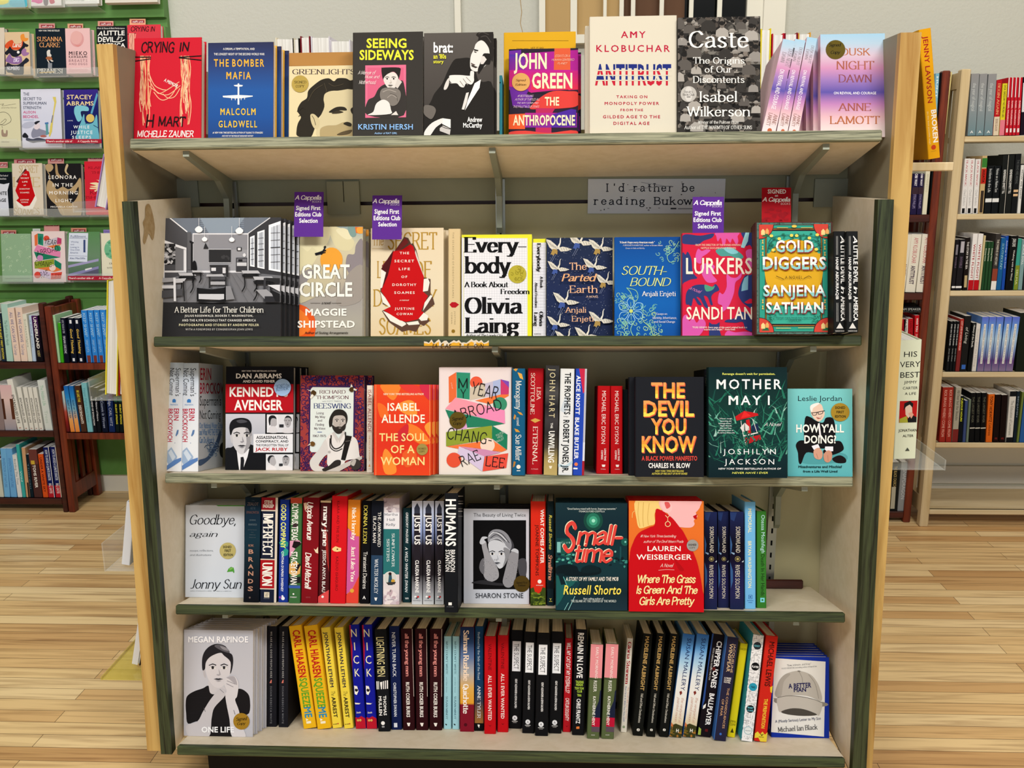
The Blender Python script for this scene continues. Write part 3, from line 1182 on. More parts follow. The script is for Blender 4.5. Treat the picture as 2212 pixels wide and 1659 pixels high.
for (ta, tb_, ty), (ba, bb, by) in (((208, 243, 95), (318, 350, 1622)), ((1946, 1991, 70), (1846, 1882, 1690))):
    T_, B_ = pair(ta, tb_, ty, 0), pair(ba, bb, by, 0)
    m = MB()
    m.hexa(slab(T_, B_, .018, YB))
    p_ = child(m, 'side_panel', 'olive_paint', fix)
    m = MB()
    m.hexa(slab(T_, B_, 0, .018))
    e_ = m.build('front_edge', 'pine', p_)
    e_['label'] = 'raw pine front edge'
for (ta, tb_, ty), (ba, bb, by) in (((266, 290, 435), (350, 374, 1626)), ((1895, 1929, 431), (1839, 1869, 1672))):
    T_, B_ = pair(ta, tb_, ty, -.02), pair(ba, bb, by, -.02)
    m = MB()
    m.hexa(slab(T_, B_, -.004, .285))
    p_ = child(m, 'side_liner', 'beige_laminate', fix)
    m = MB()
    m.hexa(slab(T_, B_, -.026, -.004))
    e_ = m.build('edge_strip', 'green_trim', p_)
    e_['label'] = 'dark green wood grain edge strip'
    if ta < 1000:
        m = MB()
        xs_ = T_[1] + .0006
        R_ = random.Random(4)
        cpt = [(.03, -.012), (.05, -.008), (.064, -.03), (.07, -.06), (.055, -.085), (.038, -.07), (.028, -.078), (.014, -.09), (.006, -.082), (.016, -.06), (.012, -.045), (.024, -.035)]
        st = [(xs_ - (T_[1] - B_[1]) * (-z) / (T_[2] - B_[2]) + .0004, y, T_[2] + z) for y, z in smooth(cpt, True, 3)]
        m.poly(st)
        m.build('water_stain', 'stain', p_)['label'] = 'brown water stain'

# back panel in boards, with the open slit above the second shelf
zsl0, zsl1 = at(1100, 441, .29).z, at(1100, 433, .29).z
m = MB()
m.box((-.80, .290, .12), (.80, .305, zsl0))
child(m, 'back_panel', 'panel_paint', fix)
m = MB()
m.box((-.80, .290, zsl1), (.80, .305, 1.60))
p_ = child(m, 'back_rail', 'rail_paint', fix)
m = MB()
m.box((at(706, 400, .285).x, .281, at(706, 463, .285).z), (at(741, 400, .285).x, .29, at(706, 392, .285).z))
m.box((at(743, 400, .285).x, .281, at(706, 463, .285).z), (at(776, 400, .285).x, .29, at(706, 392, .285).z))
m.box((at(707, 400, .285).x, .2805, at(706, 463, .285).z), (at(775, 400, .285).x, .2895, at(706, 437, .285).z))
m.build('joint_plate', 'rail_paint', p_)
for xa in (384, 1806):       # corner plates with rivets beside the slit
    x_ = at(xa, 420, .285).x
    m = MB()
    w_ = .05
    m.box((x_ - w_ if xa > 1000 else x_ - .03, .284, at(xa, 447, .285).z), (x_ + .03 if xa > 1000 else x_ + w_, .29, at(xa, 386, .285).z))
    m.build('corner_plate', 'painted_steel', p_)

UX = []
for xa in (505, 1081, 1706):
    x_ = at(xa, 450, .28).x
    UX.append(x_)
    m = MB()
    m.box((x_ - .011, .277, .13), (x_ + .011, .29, 1.49))
    p_ = child(m, 'upright', 'steel', fix)
    m = MB()
    for k in range(40):
        z_ = .16 + k * .0325
        m.box((x_ - .0022, .2764, z_), (x_ + .0022, .2772, z_ + .013))
    m.build('slots', 'slot_black', p_)


def shelf(led, hw, depth, edge, ev, thick_=.021, right=None, brk=True):
    M = frame(led.O, U, led.V, led.W)
    m = MB()
    m.box((-hw, .014, -thick_), (right or hw, depth, 0), M=M)
    p = child(m, 'shelf', 'beige_laminate', fix)
    m = MB()
    m.box((-hw, 0, -thick_ - .0005), (right or hw, .0145, .0004), M=M, bev=.0025)
    e_ = m.build('edge_strip', edge, p)
    e_['label'] = ev
    if brk:
        for i, ux in enumerate(UX):
            m = MB()
            fxn = ux + (0, 0, 0)[i]
            pr = [(.02, -thick_ - .0005), (.02, -thick_ - .012), (.20, -thick_ - .022), (.255, -thick_ - .05), (.268, -thick_ - .12), (.282, -thick_ - .13), (.279, -thick_)]
            k = len(pr)
            for x_ in (fxn - .0065, fxn + .0065):
                m.v += [tuple(M @ Vector((x_, y, z))) for y, z in pr]
                m.c += [(1, 1, 1, 1)] * k
            for j in range(k):
                m.f.append((j, (j + 1) % k, k + (j + 1) % k, k + j))
            m.f.append(tuple(range(k)))
            m.f.append(tuple(range(2 * k - 1, k - 1, -1)))
            m.build('bracket', 'painted_steel', p)
    return p


shelf(L1, .763, .285, 'grey_edge', 'grey green edge strip')
sh2 = shelf(L2, .753, .285, 'green_edge', 'dark green edge strip')
shelf(L3, .757, .285, 'grey_edge', 'grey green edge strip')
shelf(L4, .762, .285, 'green_edge', 'dark green edge strip')
shelf(L5, .772, .32, 'green_edge', 'dark green edge strip', brk=False)
m = MB()
m.box((-.78, .318, .9), (.78, .325, 1.5))
child(m, 'slit_backer', 'dark_wood', fix)  # dark board added behind the slit so the gap reads dark
# rear face of the fixture: the top shelf of the other side, and the plinth
m = MB()
m.box((-.76, .306, 1.50), (.76, .595, 1.52))
child(m, 'rear_shelf', 'beige_laminate', fix)
m = MB()
m.box((-.74, .05, 0), (.74, .58, .118))
m.box((-.765, .045, .118), (.765, .595, .128))
child(m, 'plinth', 'black_base', fix)

# remains of a yellow tape on the second shelf edge
MT = frame(L2.O, U, L2.V, L2.W)
to_ = to_local(MT, 'P', 'front')
x0_, x1_ = to_(916, 748)[0], to_(1056, 748)[0]
m = MB()
R_ = random.Random(9)
z0_ = -.0205
ed = [(x0_ + (x1_ - x0_) * k / 26, z0_ + .002 + R_.uniform(.003, .013)) for k in range(27)]
for (xa, za), (xb, zb2) in zip(ed, ed[1:]):
    m.poly([(xa, -.0007, z0_), (xb, -.0007, z0_), (xb, -.0007, zb2), (xa, -.0007, za)], hexc('d9cdb8'))
    if R_.random() < .75:
        m.poly([(xa, -.0009, z0_), (xb, -.0009, z0_), (xb, -.0009, z0_ + (zb2 - z0_) * .62), (xa, -.0009, z0_ + (za - z0_) * .62)], hexc('e0a52e'))
ar = Art(lambda x, y: (to_(x, y)[0], to_(x, y)[1] + 5), 9, 9, lambda x, z, k: (x, -.001 - EPS * k, z - 5))
ar.W, ar.H = 9, 9
ar.to = lambda x, y: (to_(x, y)[0] + 2, to_(x, y)[1] + 2)
ar.lift = lambda x, z, k: (x - 2, -.001 - EPS * k, z - 2)
ar.run('T|EA|934,743,945,752|3a2008|z\nT|E AS|952,743,975,752|3a2008|z\nT|T|992,743,997,752|3a2008|z\nT|E|1009,743,1014,752|3a2008|z\nT|OUN|1024,743,1045,752|3a2008|z')
add_ink(m, ar)
o = m.build('torn_tape', 'printed_paper', None, True)
place(o, MT)
tag(o, 'torn strip of yellow lettered tape stuck on the green edge of the second shelf', 'tape')

# ---------------------------------------------------------------- bookcases along the back wall


def bookcase(name, label, x0, x1, y0, y1, ztop, shelves, mt, ms, post=.028, left=True, right=True, lip=.03, bars=3):
    r_ = tag(empty(name, ((x0 + x1) / 2, y0, 0)), label, 'bookcase')
    for on, xa in ((left, x0), (right, x1 - post)):
        if not on:
            continue
        m = MB()
        for ya in (y0, y1 - .04):
            m.box((xa, ya, 0), (xa + post, ya + .04, ztop), bev=.004)
        m.box((xa + .004, y0 + .04, ztop - .07), (xa + post - .004, y1 - .04, ztop - .01))
        m.box((xa + .004, y0 + .04, .06), (xa + post - .004, y1 - .04, .13))
        for k in range(bars):
            yb_ = y0 + .04 + (y1 - y0 - .08) * (k + .5) / bars
            m.box((xa + .009, yb_ - .012, .1), (xa + post - .009, yb_ + .012, ztop - .05))
        child(m, 'side_panel', mt, r_)
    for z in shelves:
        m = MB()
        m.box((x0 + (post if left else 0), y0 + .008, z - .02), (x1 - (post if right else 0), y1 - .02, z))
        m.box((x0 + (post if left else 0), y0 + .002, z - lip), (x1 - (post if right else 0), y0 + .02, z), bev=.003)
        child(m, 'shelf', ms, r_)
    return r_


def zof(fr, x, y, Y):
    return at(*fx(fr, x, y), Y).z


YL = 2.0
xl0 = at(100, 900, YL).x
za, zb_, zc = (at(100, y, YL).z for y in (783, 931, 1077))
bookcase('bookcase', 'dark red wooden bookcase at the left edge with three filled shelves', -3.35, at(121, 900, YL).x, YL, 2.27, at(88, 655, YL).z, (za, zb_, zc), 'dark_wood', 'dark_wood', post=.022)
bookcase('bookcase', 'reddish slat sided bookcase partly hidden behind the pine side panel', at(123, 900, YL).x, -1.0, YL, 2.27, at(98, 662, YL).z, (at(150, 785, YL).z, at(150, 936, YL).z), 'red_wood', 'red_wood', post=.03)
YR = 1.95
zr = [at(2000, y, YR).z for y in (292, 464, 633, 803, 1106)]
bookcase('bookcase', 'dark red bookcase between the pine panel and the birch bookcase', .82, at(1962, 1110, YR).x + .012, YR, 2.22, at(2062, 152, YR).z, zr, 'red_wood', 'dark_wood', post=.03, bars=2)
YV = 1.9
zv = [at(2130, y, YV).z for y in (294, 462, 628, 804, 957, 1102)]
xv = at(1987, 1135, YV).x
bookcase('bookcase', 'pale birch bookcase at the right edge with rounded posts', xv, 3.2, YV, 2.2, at(2085, 149, YV).z, zv, 'birch', 'birch_board', post=.036, lip=.022)

# ---------------------------------------------------------------- first (top) shelf, covers to the front
face_out(L1, 'a', 120, 1045, 140, .06, 'c8192c', '''
N|strands|195,385,345,1190|12|f4c39c,eaa878,f0b48a|11|3
N|strands|760,385,890,1180|12|f4c39c,eaa878,f0b48a|11|5
L|f0b890|11|325,620 400,780 500,840 560,850
L|f0b890|10|325,700 420,860 500,890 740,740
L|f0b890|10|330,800 480,900 600,910 755,790
L|f0b890|10|395,880 470,970 545,985 640,920 720,780
L|f0b890|10|520,905 590,960 680,940 750,830
l|1c0a0c|15|115,402 352,402
l|1c0a0c|15|115,460 352,425
l|1c0a0c|15|742,405 1050,384
l|1c0a0c|15|742,410 1050,445
T|CRYING|225,200,680,335|1a0a0c|h
T|IN|745,205,885,320|1a0a0c|h
T|A MEMOIR|530,735,735,780|f6ece4|b|-27
T|H|285,1185,405,1350|1a0a0c|h
T|MART|455,1220,835,1345|1a0a0c|h
T|MICHELLE ZAUNER|170,1410,940,1490|f8f0ea|h''', 'red hardcover with noodles hanging from chopsticks, first upright book on the top shelf', t=.028)
face_out(L1, 'a', 1135, 2030, 203, .05, 'dba63a', '''
V|1135,150,2030,1560|2a2b48,2a3f74,24569c,1f5096,223f78
T|A DREAM, A TEMPTATION, AND|1340,275,1770,302|e8e4dc|b
T|THE LONGEST NIGHT OF THE SECOND WORLD WAR|1215,345,1905,375|e8e4dc|b
T|THE BOMBER|1215,432,1900,530|f6b433|w
T|MAFIA|1385,605,1720,702|f6b433|w
P|f2f0ea|1540,760 1560,760 1562,1050 1538,1050
P|f2f0ea|1335,930 1540,918 1745,928 1745,940 1600,962 1500,966 1340,950
P|f2f0ea|1485,785 1550,776 1612,785 1600,802 1550,806 1500,800
P|f2f0ea|1452,955 1464,955 1460,990 1454,990
P|f2f0ea|1502,960 1514,960 1510,992 1504,992
P|f2f0ea|1582,960 1594,960 1590,990 1584,990
P|f2f0ea|1630,950 1642,950 1638,982 1632,982
T|MALCOLM|1305,1103,1785,1192|f6c43c|w
T|GLADWELL|1280,1272,1805,1360|f6c43c|w
T|#1 NEW YORK TIMES BESTSELLING AUTHOR OF TALKING TO STRANGERS|1200,1422,1885,1446|e8e4dc|z
T|AND HOST OF THE PODCAST REVISIONIST HISTORY|1325,1468,1755,1490|e8e4dc|z''', 'navy hardcover with small white bomber plane and gold capitals, beside the red noodle book', t=.024, n=4, grp='navy bomber plane books', step=(.009, 0), clabel='navy hardcover mostly hidden, @ copy behind the white plane book')
face_out(L1, 'b', 205, 1110, 340, .10, 'b07f43', 'l|8a5f2e|5|215,520 1100,520', 'tall plain kraft brown hardcover standing behind the bearded man portrait book', t=.02)
face_out(L1, 'b', 212, 1120, 522, .065, 'e0d0a4', '''
T|GREENLIGHTS|262,568,1118,634|3a2430|s
S|2a251c|335,1480 320,1400 340,1300 380,1220 330,1130 380,1020 460,960 480,860 560,780 660,710 760,690 830,730 880,690 990,690 1060,720 1140,700 1140,900 1000,890 860,870 720,890 690,980 710,1060 660,1180 600,1260 560,1400 500,1500
S|d2c39a|690,960 740,880 880,860 1140,900 1140,1560 720,1560 600,1480 590,1400 640,1230 700,1080
S|cdbd92|510,1190 560,1180 620,1240 640,1300 610,1380 560,1370 520,1290
L|4a4030|7|530,1200 560,1250 580,1330
S|2a251c|760,1150 860,1085 960,1080 1000,1105 1000,1130 900,1130 820,1160
S|3a3224|800,1170 880,1130 960,1150 930,1165 860,1175
S|b09c70|640,1400 720,1340 860,1330 960,1290 1060,1300 1100,1400 1080,1560 700,1560
S|2e281c|960,1310 1010,1285 1070,1310 1060,1350 1000,1335
S|5a4c34|870,1460 960,1415 1080,1395 1040,1450 930,1470
S|2a251c|1060,1110 1120,1080 1120,1200 1075,1170
L|2a251c|9|360,1130 400,1090 430,1110
L|2a251c|9|330,1140 380,1180 350,1210
L|544a38|6|480,1000 560,860 680,780
L|544a38|6|760,760 840,800 960,770
L|544a38|6|700,760 730,860 720,880''', 'cream hardcover with large sepia portrait of a wavy haired man, below a brown book', t=.03,
         sticker=(370, 768, 115, 'b49a4a', 'T|SIGNED|290,728,455,762|2a2208|s\nT|COPY|310,785,430,818|2a2208|s'))
face_out(L1, 'b', 1085, 2045, 62, .03, '36332f', '''
T|SEEING|1275,150,1820,272|e6e53c|x
T|SIDEWAYS|1180,308,1920,435|e6e53c|x
P|dd6d8c|1258,515 1815,505 1815,1222 1258,1230
R|1288,545,1782,1190|d4607f
S|35312e|1290,1195 1290,1000 1380,940 1440,830 1540,765 1700,735 1785,760 1785,1195
S|26221f|1480,560 1500,545 1720,545 1738,600 1715,700 1690,640 1640,600 1560,640 1510,720 1485,640
S|ddd6ce|1510,690 1560,635 1640,605 1695,650 1710,720 1680,800 1610,850 1550,800 1515,740
P|d0c8c0|1700,690 1760,740 1700,830 1660,800
E|1602,705,112|b8aea4|2a2420|-0.08
S|7c756e|1460,900 1500,830 1620,820 1720,850 1745,930 1700,1040 1620,1070 1560,1010 1480,990
L|a89f96|9|1500,880 1580,850 1680,880
L|5c5650|8|1600,900 1680,930 1700,1000
L|a89f96|8|1560,960 1620,920 1690,960
S|e2ded8|1300,1195 1370,1150 1410,1040 1500,985 1580,1020 1610,1120 1600,1180
P|ddd6ce|1610,1195 1680,1140 1710,1195
T|A Memoir of|1160,592,1408,640|f4eee8|c
T|Music and|1255,652,1460,692|f4eee8|c
T|Motherhood|1175,722,1410,772|f4eee8|c
T|KRISTIN HERSH|1165,1320,1910,1392|8ebcee|b
T|Author of RAT GIRL|1385,1430,1695,1455|9cc4ee|z''', 'black hardcover with yellow capitals over a pink framed photo of mother and child', t=.03)
face_out(L1, 'c', 95, 990, 66, .03, '4b4642', '''
V|95,40,990,1470|57524d,4a4541,35312e
S|23201d|95,1470 95,1120 180,960 230,850 330,720 400,560 480,420 560,395 700,400 760,560 800,680 860,700 985,760 985,1480
S|e2ddd7|770,200 850,160 930,210 965,340 930,440 830,540 760,565 700,530 690,440 705,350 740,280
S|1f1c1a|860,340 900,330 960,350 945,470 890,480 830,560 800,600 790,540 815,470 840,400
P|d8d2cc|835,370 870,365 905,410 860,470 825,470
S|26221f|768,95 800,60 880,45 985,50 985,420 950,380 930,260 860,170 790,170 770,210 800,130
L|4a4541|9|800,80 850,60 930,90
L|4a4541|9|830,120 900,110 960,190
P|26221f|740,275 800,290 790,305 742,296
P|3a342f|742,305 775,312 768,325 745,318
P|5a4a44|700,452 760,480 735,490 705,470
P|332d29|705,478 790,510 760,522 710,500
S|e4e0da|420,640 440,615 560,612 680,622 690,600 700,560 740,570 740,640 740,690 705,735 640,720 610,770 560,760 520,720 440,720 425,690
L|8a837c|8|560,690 610,760
L|8a837c|8|600,660 660,740
L|8a837c|8|640,640 700,700
L|26221f|9|415,640 425,690 445,715
S|d8d3cc|350,790 380,700 420,650 415,740 380,800
P|dcd8d2|640,845 675,835 650,960 615,1060 583,1055
P|f0ece8|750,720 830,670 812,780 720,920 625,1070 660,940
S|e4e0da|95,1400 110,1330 200,1230 340,1170 345,1220 250,1290 170,1400 100,1410
P|eeeae4|345,1172 440,1185 440,1300 330,1245
P|c8c2bc|300,1300 340,1265 440,1310 430,1385 300,1335
L|2a2623|8|310,1270 380,1300 440,1310
S|6a645e|95,1020 140,1000 220,1020 250,1080 200,1180 140,1160 95,1110
T|brat:|220,195,470,322|f6f4f0|x
T|an '80s|218,345,382,402|e2de40|x
T|story|218,420,350,462|e2de40|x
T|Andrew|655,1158,848,1218|f4f2ee|x
T|McCarthy|602,1232,848,1292|f4f2ee|x''', 'charcoal hardcover with black and white photo of a man resting chin on hand', t=.012, n=2, grp='charcoal portrait books',
         step=(.006, -.008), clabel='charcoal hardcover, @ copy showing only its edge behind the portrait book')
face_out(L1, 'c', 1125, 2055, 58, .15, 'd9a520', '''
l|7a5a10|6|1235,168 1960,168
T|Never seen|1290,262,1440,275|5a4410|b
T|LET IT GO|1475,250,1640,268|5a4410|b''', 'yellow hardcover standing behind the purple and orange cover on the top shelf', t=.03)
face_out(L1, 'c', 1190, 2085, 272, .11, '2a2030', '''
P|6a2a9a|1195,300 1350,285 1345,560 1195,560
V|1195,345,2080,545|4a2d9c,7a2a98,8a2596
P|a8208c|1400,330 2085,285 2085,560 1400,540
P|d65a38|1780,250 1985,240 1985,560 1770,560
V|1195,545,2085,600|b8208a,c02080
P|c4237a|1195,560 1345,550 1440,600 2085,560 2085,800 1560,830 1480,840 1400,800 1195,800
V|1480,580,2085,800|c0207a,dc3048
P|6a2a98|1195,760 1450,800 1420,860 1500,880 1450,1040 1240,1010
P|2a2030|1500,838 1740,812 1960,800 1960,832 1720,850 1560,850
S|d8403a|1460,1040 1600,900 1760,820 1960,820 2085,840 2085,1000 1900,1040 1600,1050
P|b82a58|1540,1040 1790,1040 1740,1120 1740,1500 1535,1500
P|e85a2c|1190,1120 1400,1110 1400,1310 1180,1310
V|1400,1100,2070,1290|b02a88,a02888,7a2896
P|4a2898|1750,1120 2000,1050 2060,1060 2060,1270 1740,1290
S|d8443c|1180,1360 1400,1330 1700,1360 2060,1330 2090,1500 1180,1500
T|JOHN|1255,335,1680,528|f2e4bc|x
T|GREEN|1490,592,2010,780|f2e4bc|x
T|ESSAYS ON A|1785,350,1980,380|e8c8b0|c
T|HUMAN-CENTERED|1740,402,2038,428|e8c8b0|c
T|PLANET|1815,450,1948,475|e8c8b0|c
T|THE|1655,900,1840,1005|f2e4bc|x
T|#1 BESTSELLING|1305,870,1510,895|f0d0d8|c
T|AUTHOR OF TURTLES ALL|1268,915,1590,942|f0d0d8|c
T|THE WAY DOWN AND|1300,962,1575,985|f0d0d8|c
T|THE FAULT IN OUR STARS|1252,1008,1585,1035|f0d0d8|c
T|ANTHROPOCENE|1245,1135,2045,1260|f2e4bc|x
T|REVIEWED|1450,1385,1980,1480|f2e4bc|x''', 'purple and orange ribbon patterned hardcover with big cream capitals on the top shelf', t=.024, n=2, grp='purple and orange ribbon books', step=(.007, 0),
         clabel='purple ribbon hardcover, @ copy peeking out behind the front one', sticker=(1348, 705, 117, 'd8a25c', 'T|Signed|1280,668,1412,695|5a3010|I\nT|Edition|1275,725,1415,752|5a3010|I'))
spine_run(L1, 'c', '''
1065,1106,1068,606,1460|3f9aaa|thin teal book standing spine out between the charcoal and purple covers|v=.12|d=.12|board=.0008
C|690,.2,.3|16343c
R|800,1460|.0,.12|16343c''')
face_out(L1, 'd', 130, 1170, 84, .045, 'd8d0bc', '''
T|AMY|505,265,800,342|b8163a|w
T|KLOBUCHAR|210,430,1090,508|b8163a|w
T|ANTITRUST|195,665,1105,902|1c2a78/1c2a78/c01c34/c01c34/1c2a78/1c2a78/c01c34/c01c34|x
R|195,724,1110,737|d8d0bc
R|195,784,1110,797|d8d0bc
R|195,843,1110,856|d8d0bc
T|TAKING ON|450,1030,820,1062|b8163a|w
T|MONOPOLY POWER|310,1108,960,1142|b8163a|w
T|FROM THE|500,1190,768,1218|b8163a|w
T|GILDED AGE TO THE|290,1268,972,1302|b8163a|w
T|DIGITAL AGE|415,1346,845,1380|b8163a|w''', 'tall cream hardcover with red lettering and striped red and blue title on the top shelf', t=.036, n=2, grp='cream red lettered books',
         step=(-.008, -.004), clabel='cream hardcover, @ copy showing its edge behind the striped title book')
face_out(L1, 'd', 1185, 2170, 95, .035, '3c3a37', '''
N|crowd|1185,60,2170,1500|420|2a2826,3a3734,1e1c1a,5e5a55,33302d,747069,2a2725,47433f|56|8
N|crowd|1185,60,2170,1500|46|8f8a84,5a5550,a8a29a,33302d|60|18
T|Caste|1315,265,2030,455|f2efe8|s
T|The Origins|1365,575,1980,648|f2efe8|s
T|of Our|1505,682,1835,755|f2efe8|s
T|Discontents|1365,800,1980,878|f2efe8|s
T|Isabel|1440,985,1895,1105|f2efe8|s
T|Wilkerson|1285,1165,2050,1278|f2efe8|s
T|Winner of the Pulitzer Prize|1425,1332,1910,1366|f2efe8|s
T|Author of THE WARMTH OF OTHER SUNS|1262,1392,2070,1432|f2efe8|s''', 'dark grey hardcover covered in a photographed crowd with large white serif letters', t=.04,
         sticker=(1312, 1015, 96, 'b9b5ae', "C|d0ccc6|1312,1015,46,88\nT|Oprah's|1258,975,1362,1000|3a3632|s\nT|Book Club|1245,1010,1382,1034|3a3632|s\nR|1290,1045,1334,1055|6a6662"))
DUSK = '9cc9e2,b4cbdc,d4bccc,cf92b8,9a78b8,5c52a6,c084b8,e0b4bc,e6d2d0,ecdfe0'
spine_run(L1, 'e', '\n\n'.join('''
%s|dcb8c4|pale sky gradient hardcover spine leaning right on the top shelf, %s of three|v=.03
V|300,1345|%s
T|DUSK NIGHT|%d,%d|.58,.86|8a7c84|s
T|DAWN|%d,%d|.18,.46|8a7c84|s
T|ON REVIVAL AND COURAGE|660,1085|.3,.62|f2e8ee|b
T|ANNE|1135,1245|.6,.88|9a6a60|s
T|LAMOTT|1130,1265|.2,.48|9a6a60|s
C|1312,.55,.17|c0623c''' % (q, ORD[k], DUSK, a0, a0 + 190, a0 + 45, a0 + 155) for k, (q, a0) in enumerate((('125,280,362,345,1345', 435), ('286,408,490,335,1343', 415), ('413,530,622,312,1338', 395)))), grp='leaning sky gradient books')
face_out(L1, 'e', 765, 1465, 270, .055, 'dcb8c4', '''
V|765,240,1465,1430|%s
T|DUSK|985,425,1310,500|b4683e|s
T|NIGHT|935,565,1350,652|a8604c|s
T|DAWN|960,712,1325,792|8c4a50|s
T|ON REVIVAL AND COURAGE|910,897,1370,924|f6f2f4|b
T|ANNE|955,1022,1315,1102|a4584e|s
T|LAMOTT|865,1162,1410,1244|b4683e|s
T|NEW YORK TIMES BESTSELLING AUTHOR OF|860,1318,1400,1340|8c6a60|b''' % DUSK, 'pink and blue sunset gradient hardcover overhanging the end of the top shelf', t=.022, n=5, grp='sunset gradient books',
         step=(-.0085, 0), clabel='sunset gradient hardcover, @ copy behind the one overhanging the shelf end', sticker=(928, 440, 106, '5e5014', 'T|Signed|855,372,990,405|1a1404|I\nT|Copy|875,452,980,485|1a1404|I'))
# books of the rear side, only their page edges rising above the top shelf
LR = Ledge(1.522, .33, 0)
spine_run(LR, 'b', '''
-1,255,30,135,720|e8dfc4|cream page edges of a thick book behind the brown book|v=.0|rev=1

262,358,262,135,720|1c1612|narrow dark covered book behind the brown book, pages to the front|v=.0|rev=1

368,505,365,108,720|7a1a24|dark red covered book behind the brown book, pages to the front|v=.0|rev=1

512,772,510,112,720|d8d4dc|white covered book, pages to the front behind the portrait cover|v=.0|rev=1
R|250,300|.02,.07|c02030

780,1055,775,160,720|d8d4dc|white covered book with red mark, pages showing beside the black cover|v=.0|rev=1
R|245,300|.05,.14|c02030''', grp='page edges behind the top shelf')
spine_run(LR, 'e', '''
118,232,118,205,960|e6d026|yellow covered book, pages to the front behind the leaning gradient books|v=.0|rev=1

240,372,240,258,960|c01c30|red and pink covered book, pages to the front behind leaning gradient books|v=.0|rev=1

376,520,376,252,960|8a1a2a|maroon covered book, pages to the front behind the leaning gradient books|v=.0|rev=1

524,662,524,250,960|d8a03a|orange covered book, pages to the front behind the leaning gradient books|v=.0|rev=1''', grp='page edges behind the top shelf')

# ---------------------------------------------------------------- second shelf
CLASSROOM = '''
R|345,150,1645,1072|707074
P|6c7480|430,150 1530,150 1290,322 690,322
N|stripes|760,152,1240,318|16|8a98a8,6c7480|5|1
P|6c7480|345,150 430,150 700,330 345,330
P|8a97a5|760,150 1250,150 1130,318 860,318
P|4c4c50|345,150 430,150 625,310 625,800 345,1060
P|3a3a3e|1530,150 1645,150 1645,780 1290,745 1290,325
R|690,335,1285,755|97979c
R|860,340,1285,500|8a8a90
P|747478|345,1072 345,830 690,750 1290,752 1645,850 1645,1072
L|e8e8ec|12|432,150 625,305
L|e0e0e4|14|690,328 1290,328
L|d8d8dc|10|1290,322 1525,155
l|e0e0e4|9|690,325 690,760
l|e0e0e4|9|1288,325 1288,760
R|690,728,1285,750|dcdce0
R|368,150,384,400|e8e8ec
P|e8e8ec|345,385 620,480 620,505 345,420
R|345,420,382,810|dcdce0
R|385,435,500,660|2a2a2c
N|mottle|385,440,500,655|40|8a8a8e,c8c8cc,1e1e20|18|4
P|707074|500,470 590,500 590,730 500,730
P|e0e0e4|590,500 620,505 620,740 590,735
R|385,728,620,748|d8d8dc
R|630,310,668,720|5c5c60
R|668,415,690,720|1a1a1c
P|1a1a1c|655,400 700,420 690,440 655,425
S|161618|690,640 705,620 725,640 735,720 690,725
R|865,500,1102,640|2b2b2d
l|c0c0c4|8|860,496 1106,496
l|d0d0d4|6|862,642 1104,642
N|mottle|1000,560,1090,620|8|3c3c3e|16|2
R|1168,475,1220,515|1c1c1e
R|1178,482,1210,508|e0e0e4
P|2a2a2c|828,425 862,490 805,492
S|d8d8dc|1232,560 1250,538 1268,560 1250,582
R|1160,588,1280,740|3a3a3e
R|1170,598,1275,632|707076
R|1170,640,1275,678|c8c8cc
R|1185,606,1230,630|1e1e20
P|f0f2f6|1312,365 1362,345 1362,690 1312,680
P|f0f2f6|1392,310 1470,285 1470,712 1392,696
P|f0f2f6|1515,235 1645,190 1645,745 1515,722
P|c4cad4|1322,380 1355,368 1355,672 1322,664
P|c4cad4|1404,325 1460,305 1460,695 1404,682
P|c4cad4|1540,260 1640,225 1640,722 1540,706
'''
for x_, ya_, yb_ in ((1338, 375, 668), (1423, 318, 690), (1441, 312, 692), (1573, 248, 712), (1606, 237, 716)):
    CLASSROOM += 'l|3a3a40|4|%d,%d %d,%d\n' % (x_, ya_, x_, yb_)
for x0_, x1_, y0_, y1_, n_ in ((1322, 1355, 372, 668, 5), (1404, 1460, 315, 688, 6), (1540, 1640, 242, 714, 6)):
    for k in range(1, n_):
        yy = y0_ + (y1_ - y0_) * k / n_
        CLASSROOM += 'l|3a3a40|%d|%d,%d %d,%d\n' % (9 if k == n_ // 2 else 4, x0_, yy + 3, x1_, yy - 3)
for lx, ly, lr in ((760, 285, 42), (823, 390, 30), (1118, 395, 30), (1200, 300, 42)):
    CLASSROOM += 'l|dcdce0|4|%d,%d %d,%d\nS|f0f0f2|%d,%d %d,%d %d,%d %d,%d %d,%d\n' % (lx, 160 if lr > 35 else 250, lx, ly, lx, ly - lr * .9, lx + lr, ly - lr * .1, lx + lr * .5, ly + lr * .7, lx - lr * .5, ly + lr * .7, lx - lr, ly - lr * .1)
for k in range(9):
    CLASSROOM += 'l|5a5a5e|3|%d,1072 %d,752\n' % (520 + k * 110, 790 + k * 45)
for dx, dy, s_ in ((540, 755, 1.0), (1225, 730, 1.05), (1350, 795, 1.2), (690, 730, .6)):
    q = [(dx, dy), (dx + 170 * s_, dy), (dx + 195 * s_, dy + 30 * s_), (dx + 15 * s_, dy + 30 * s_)]
    CLASSROOM += 'P|1e1e20|%s\n' % ' '.join('%d,%d' % (a, b_ + 40 * s_) for a, b_ in q)
    CLASSROOM += 'P|b8b8bc|%s\n' % ' '.join('%d,%d' % p for p in q)
    for lx in (25, 150):
        CLASSROOM += 'L|141416|12|%d,%d %d,%d %d,%d\n' % (dx + lx * s_, dy + 40 * s_, dx + (lx + 12) * s_, dy + 150 * s_, dx + (lx - 18) * s_, dy + 215 * s_)
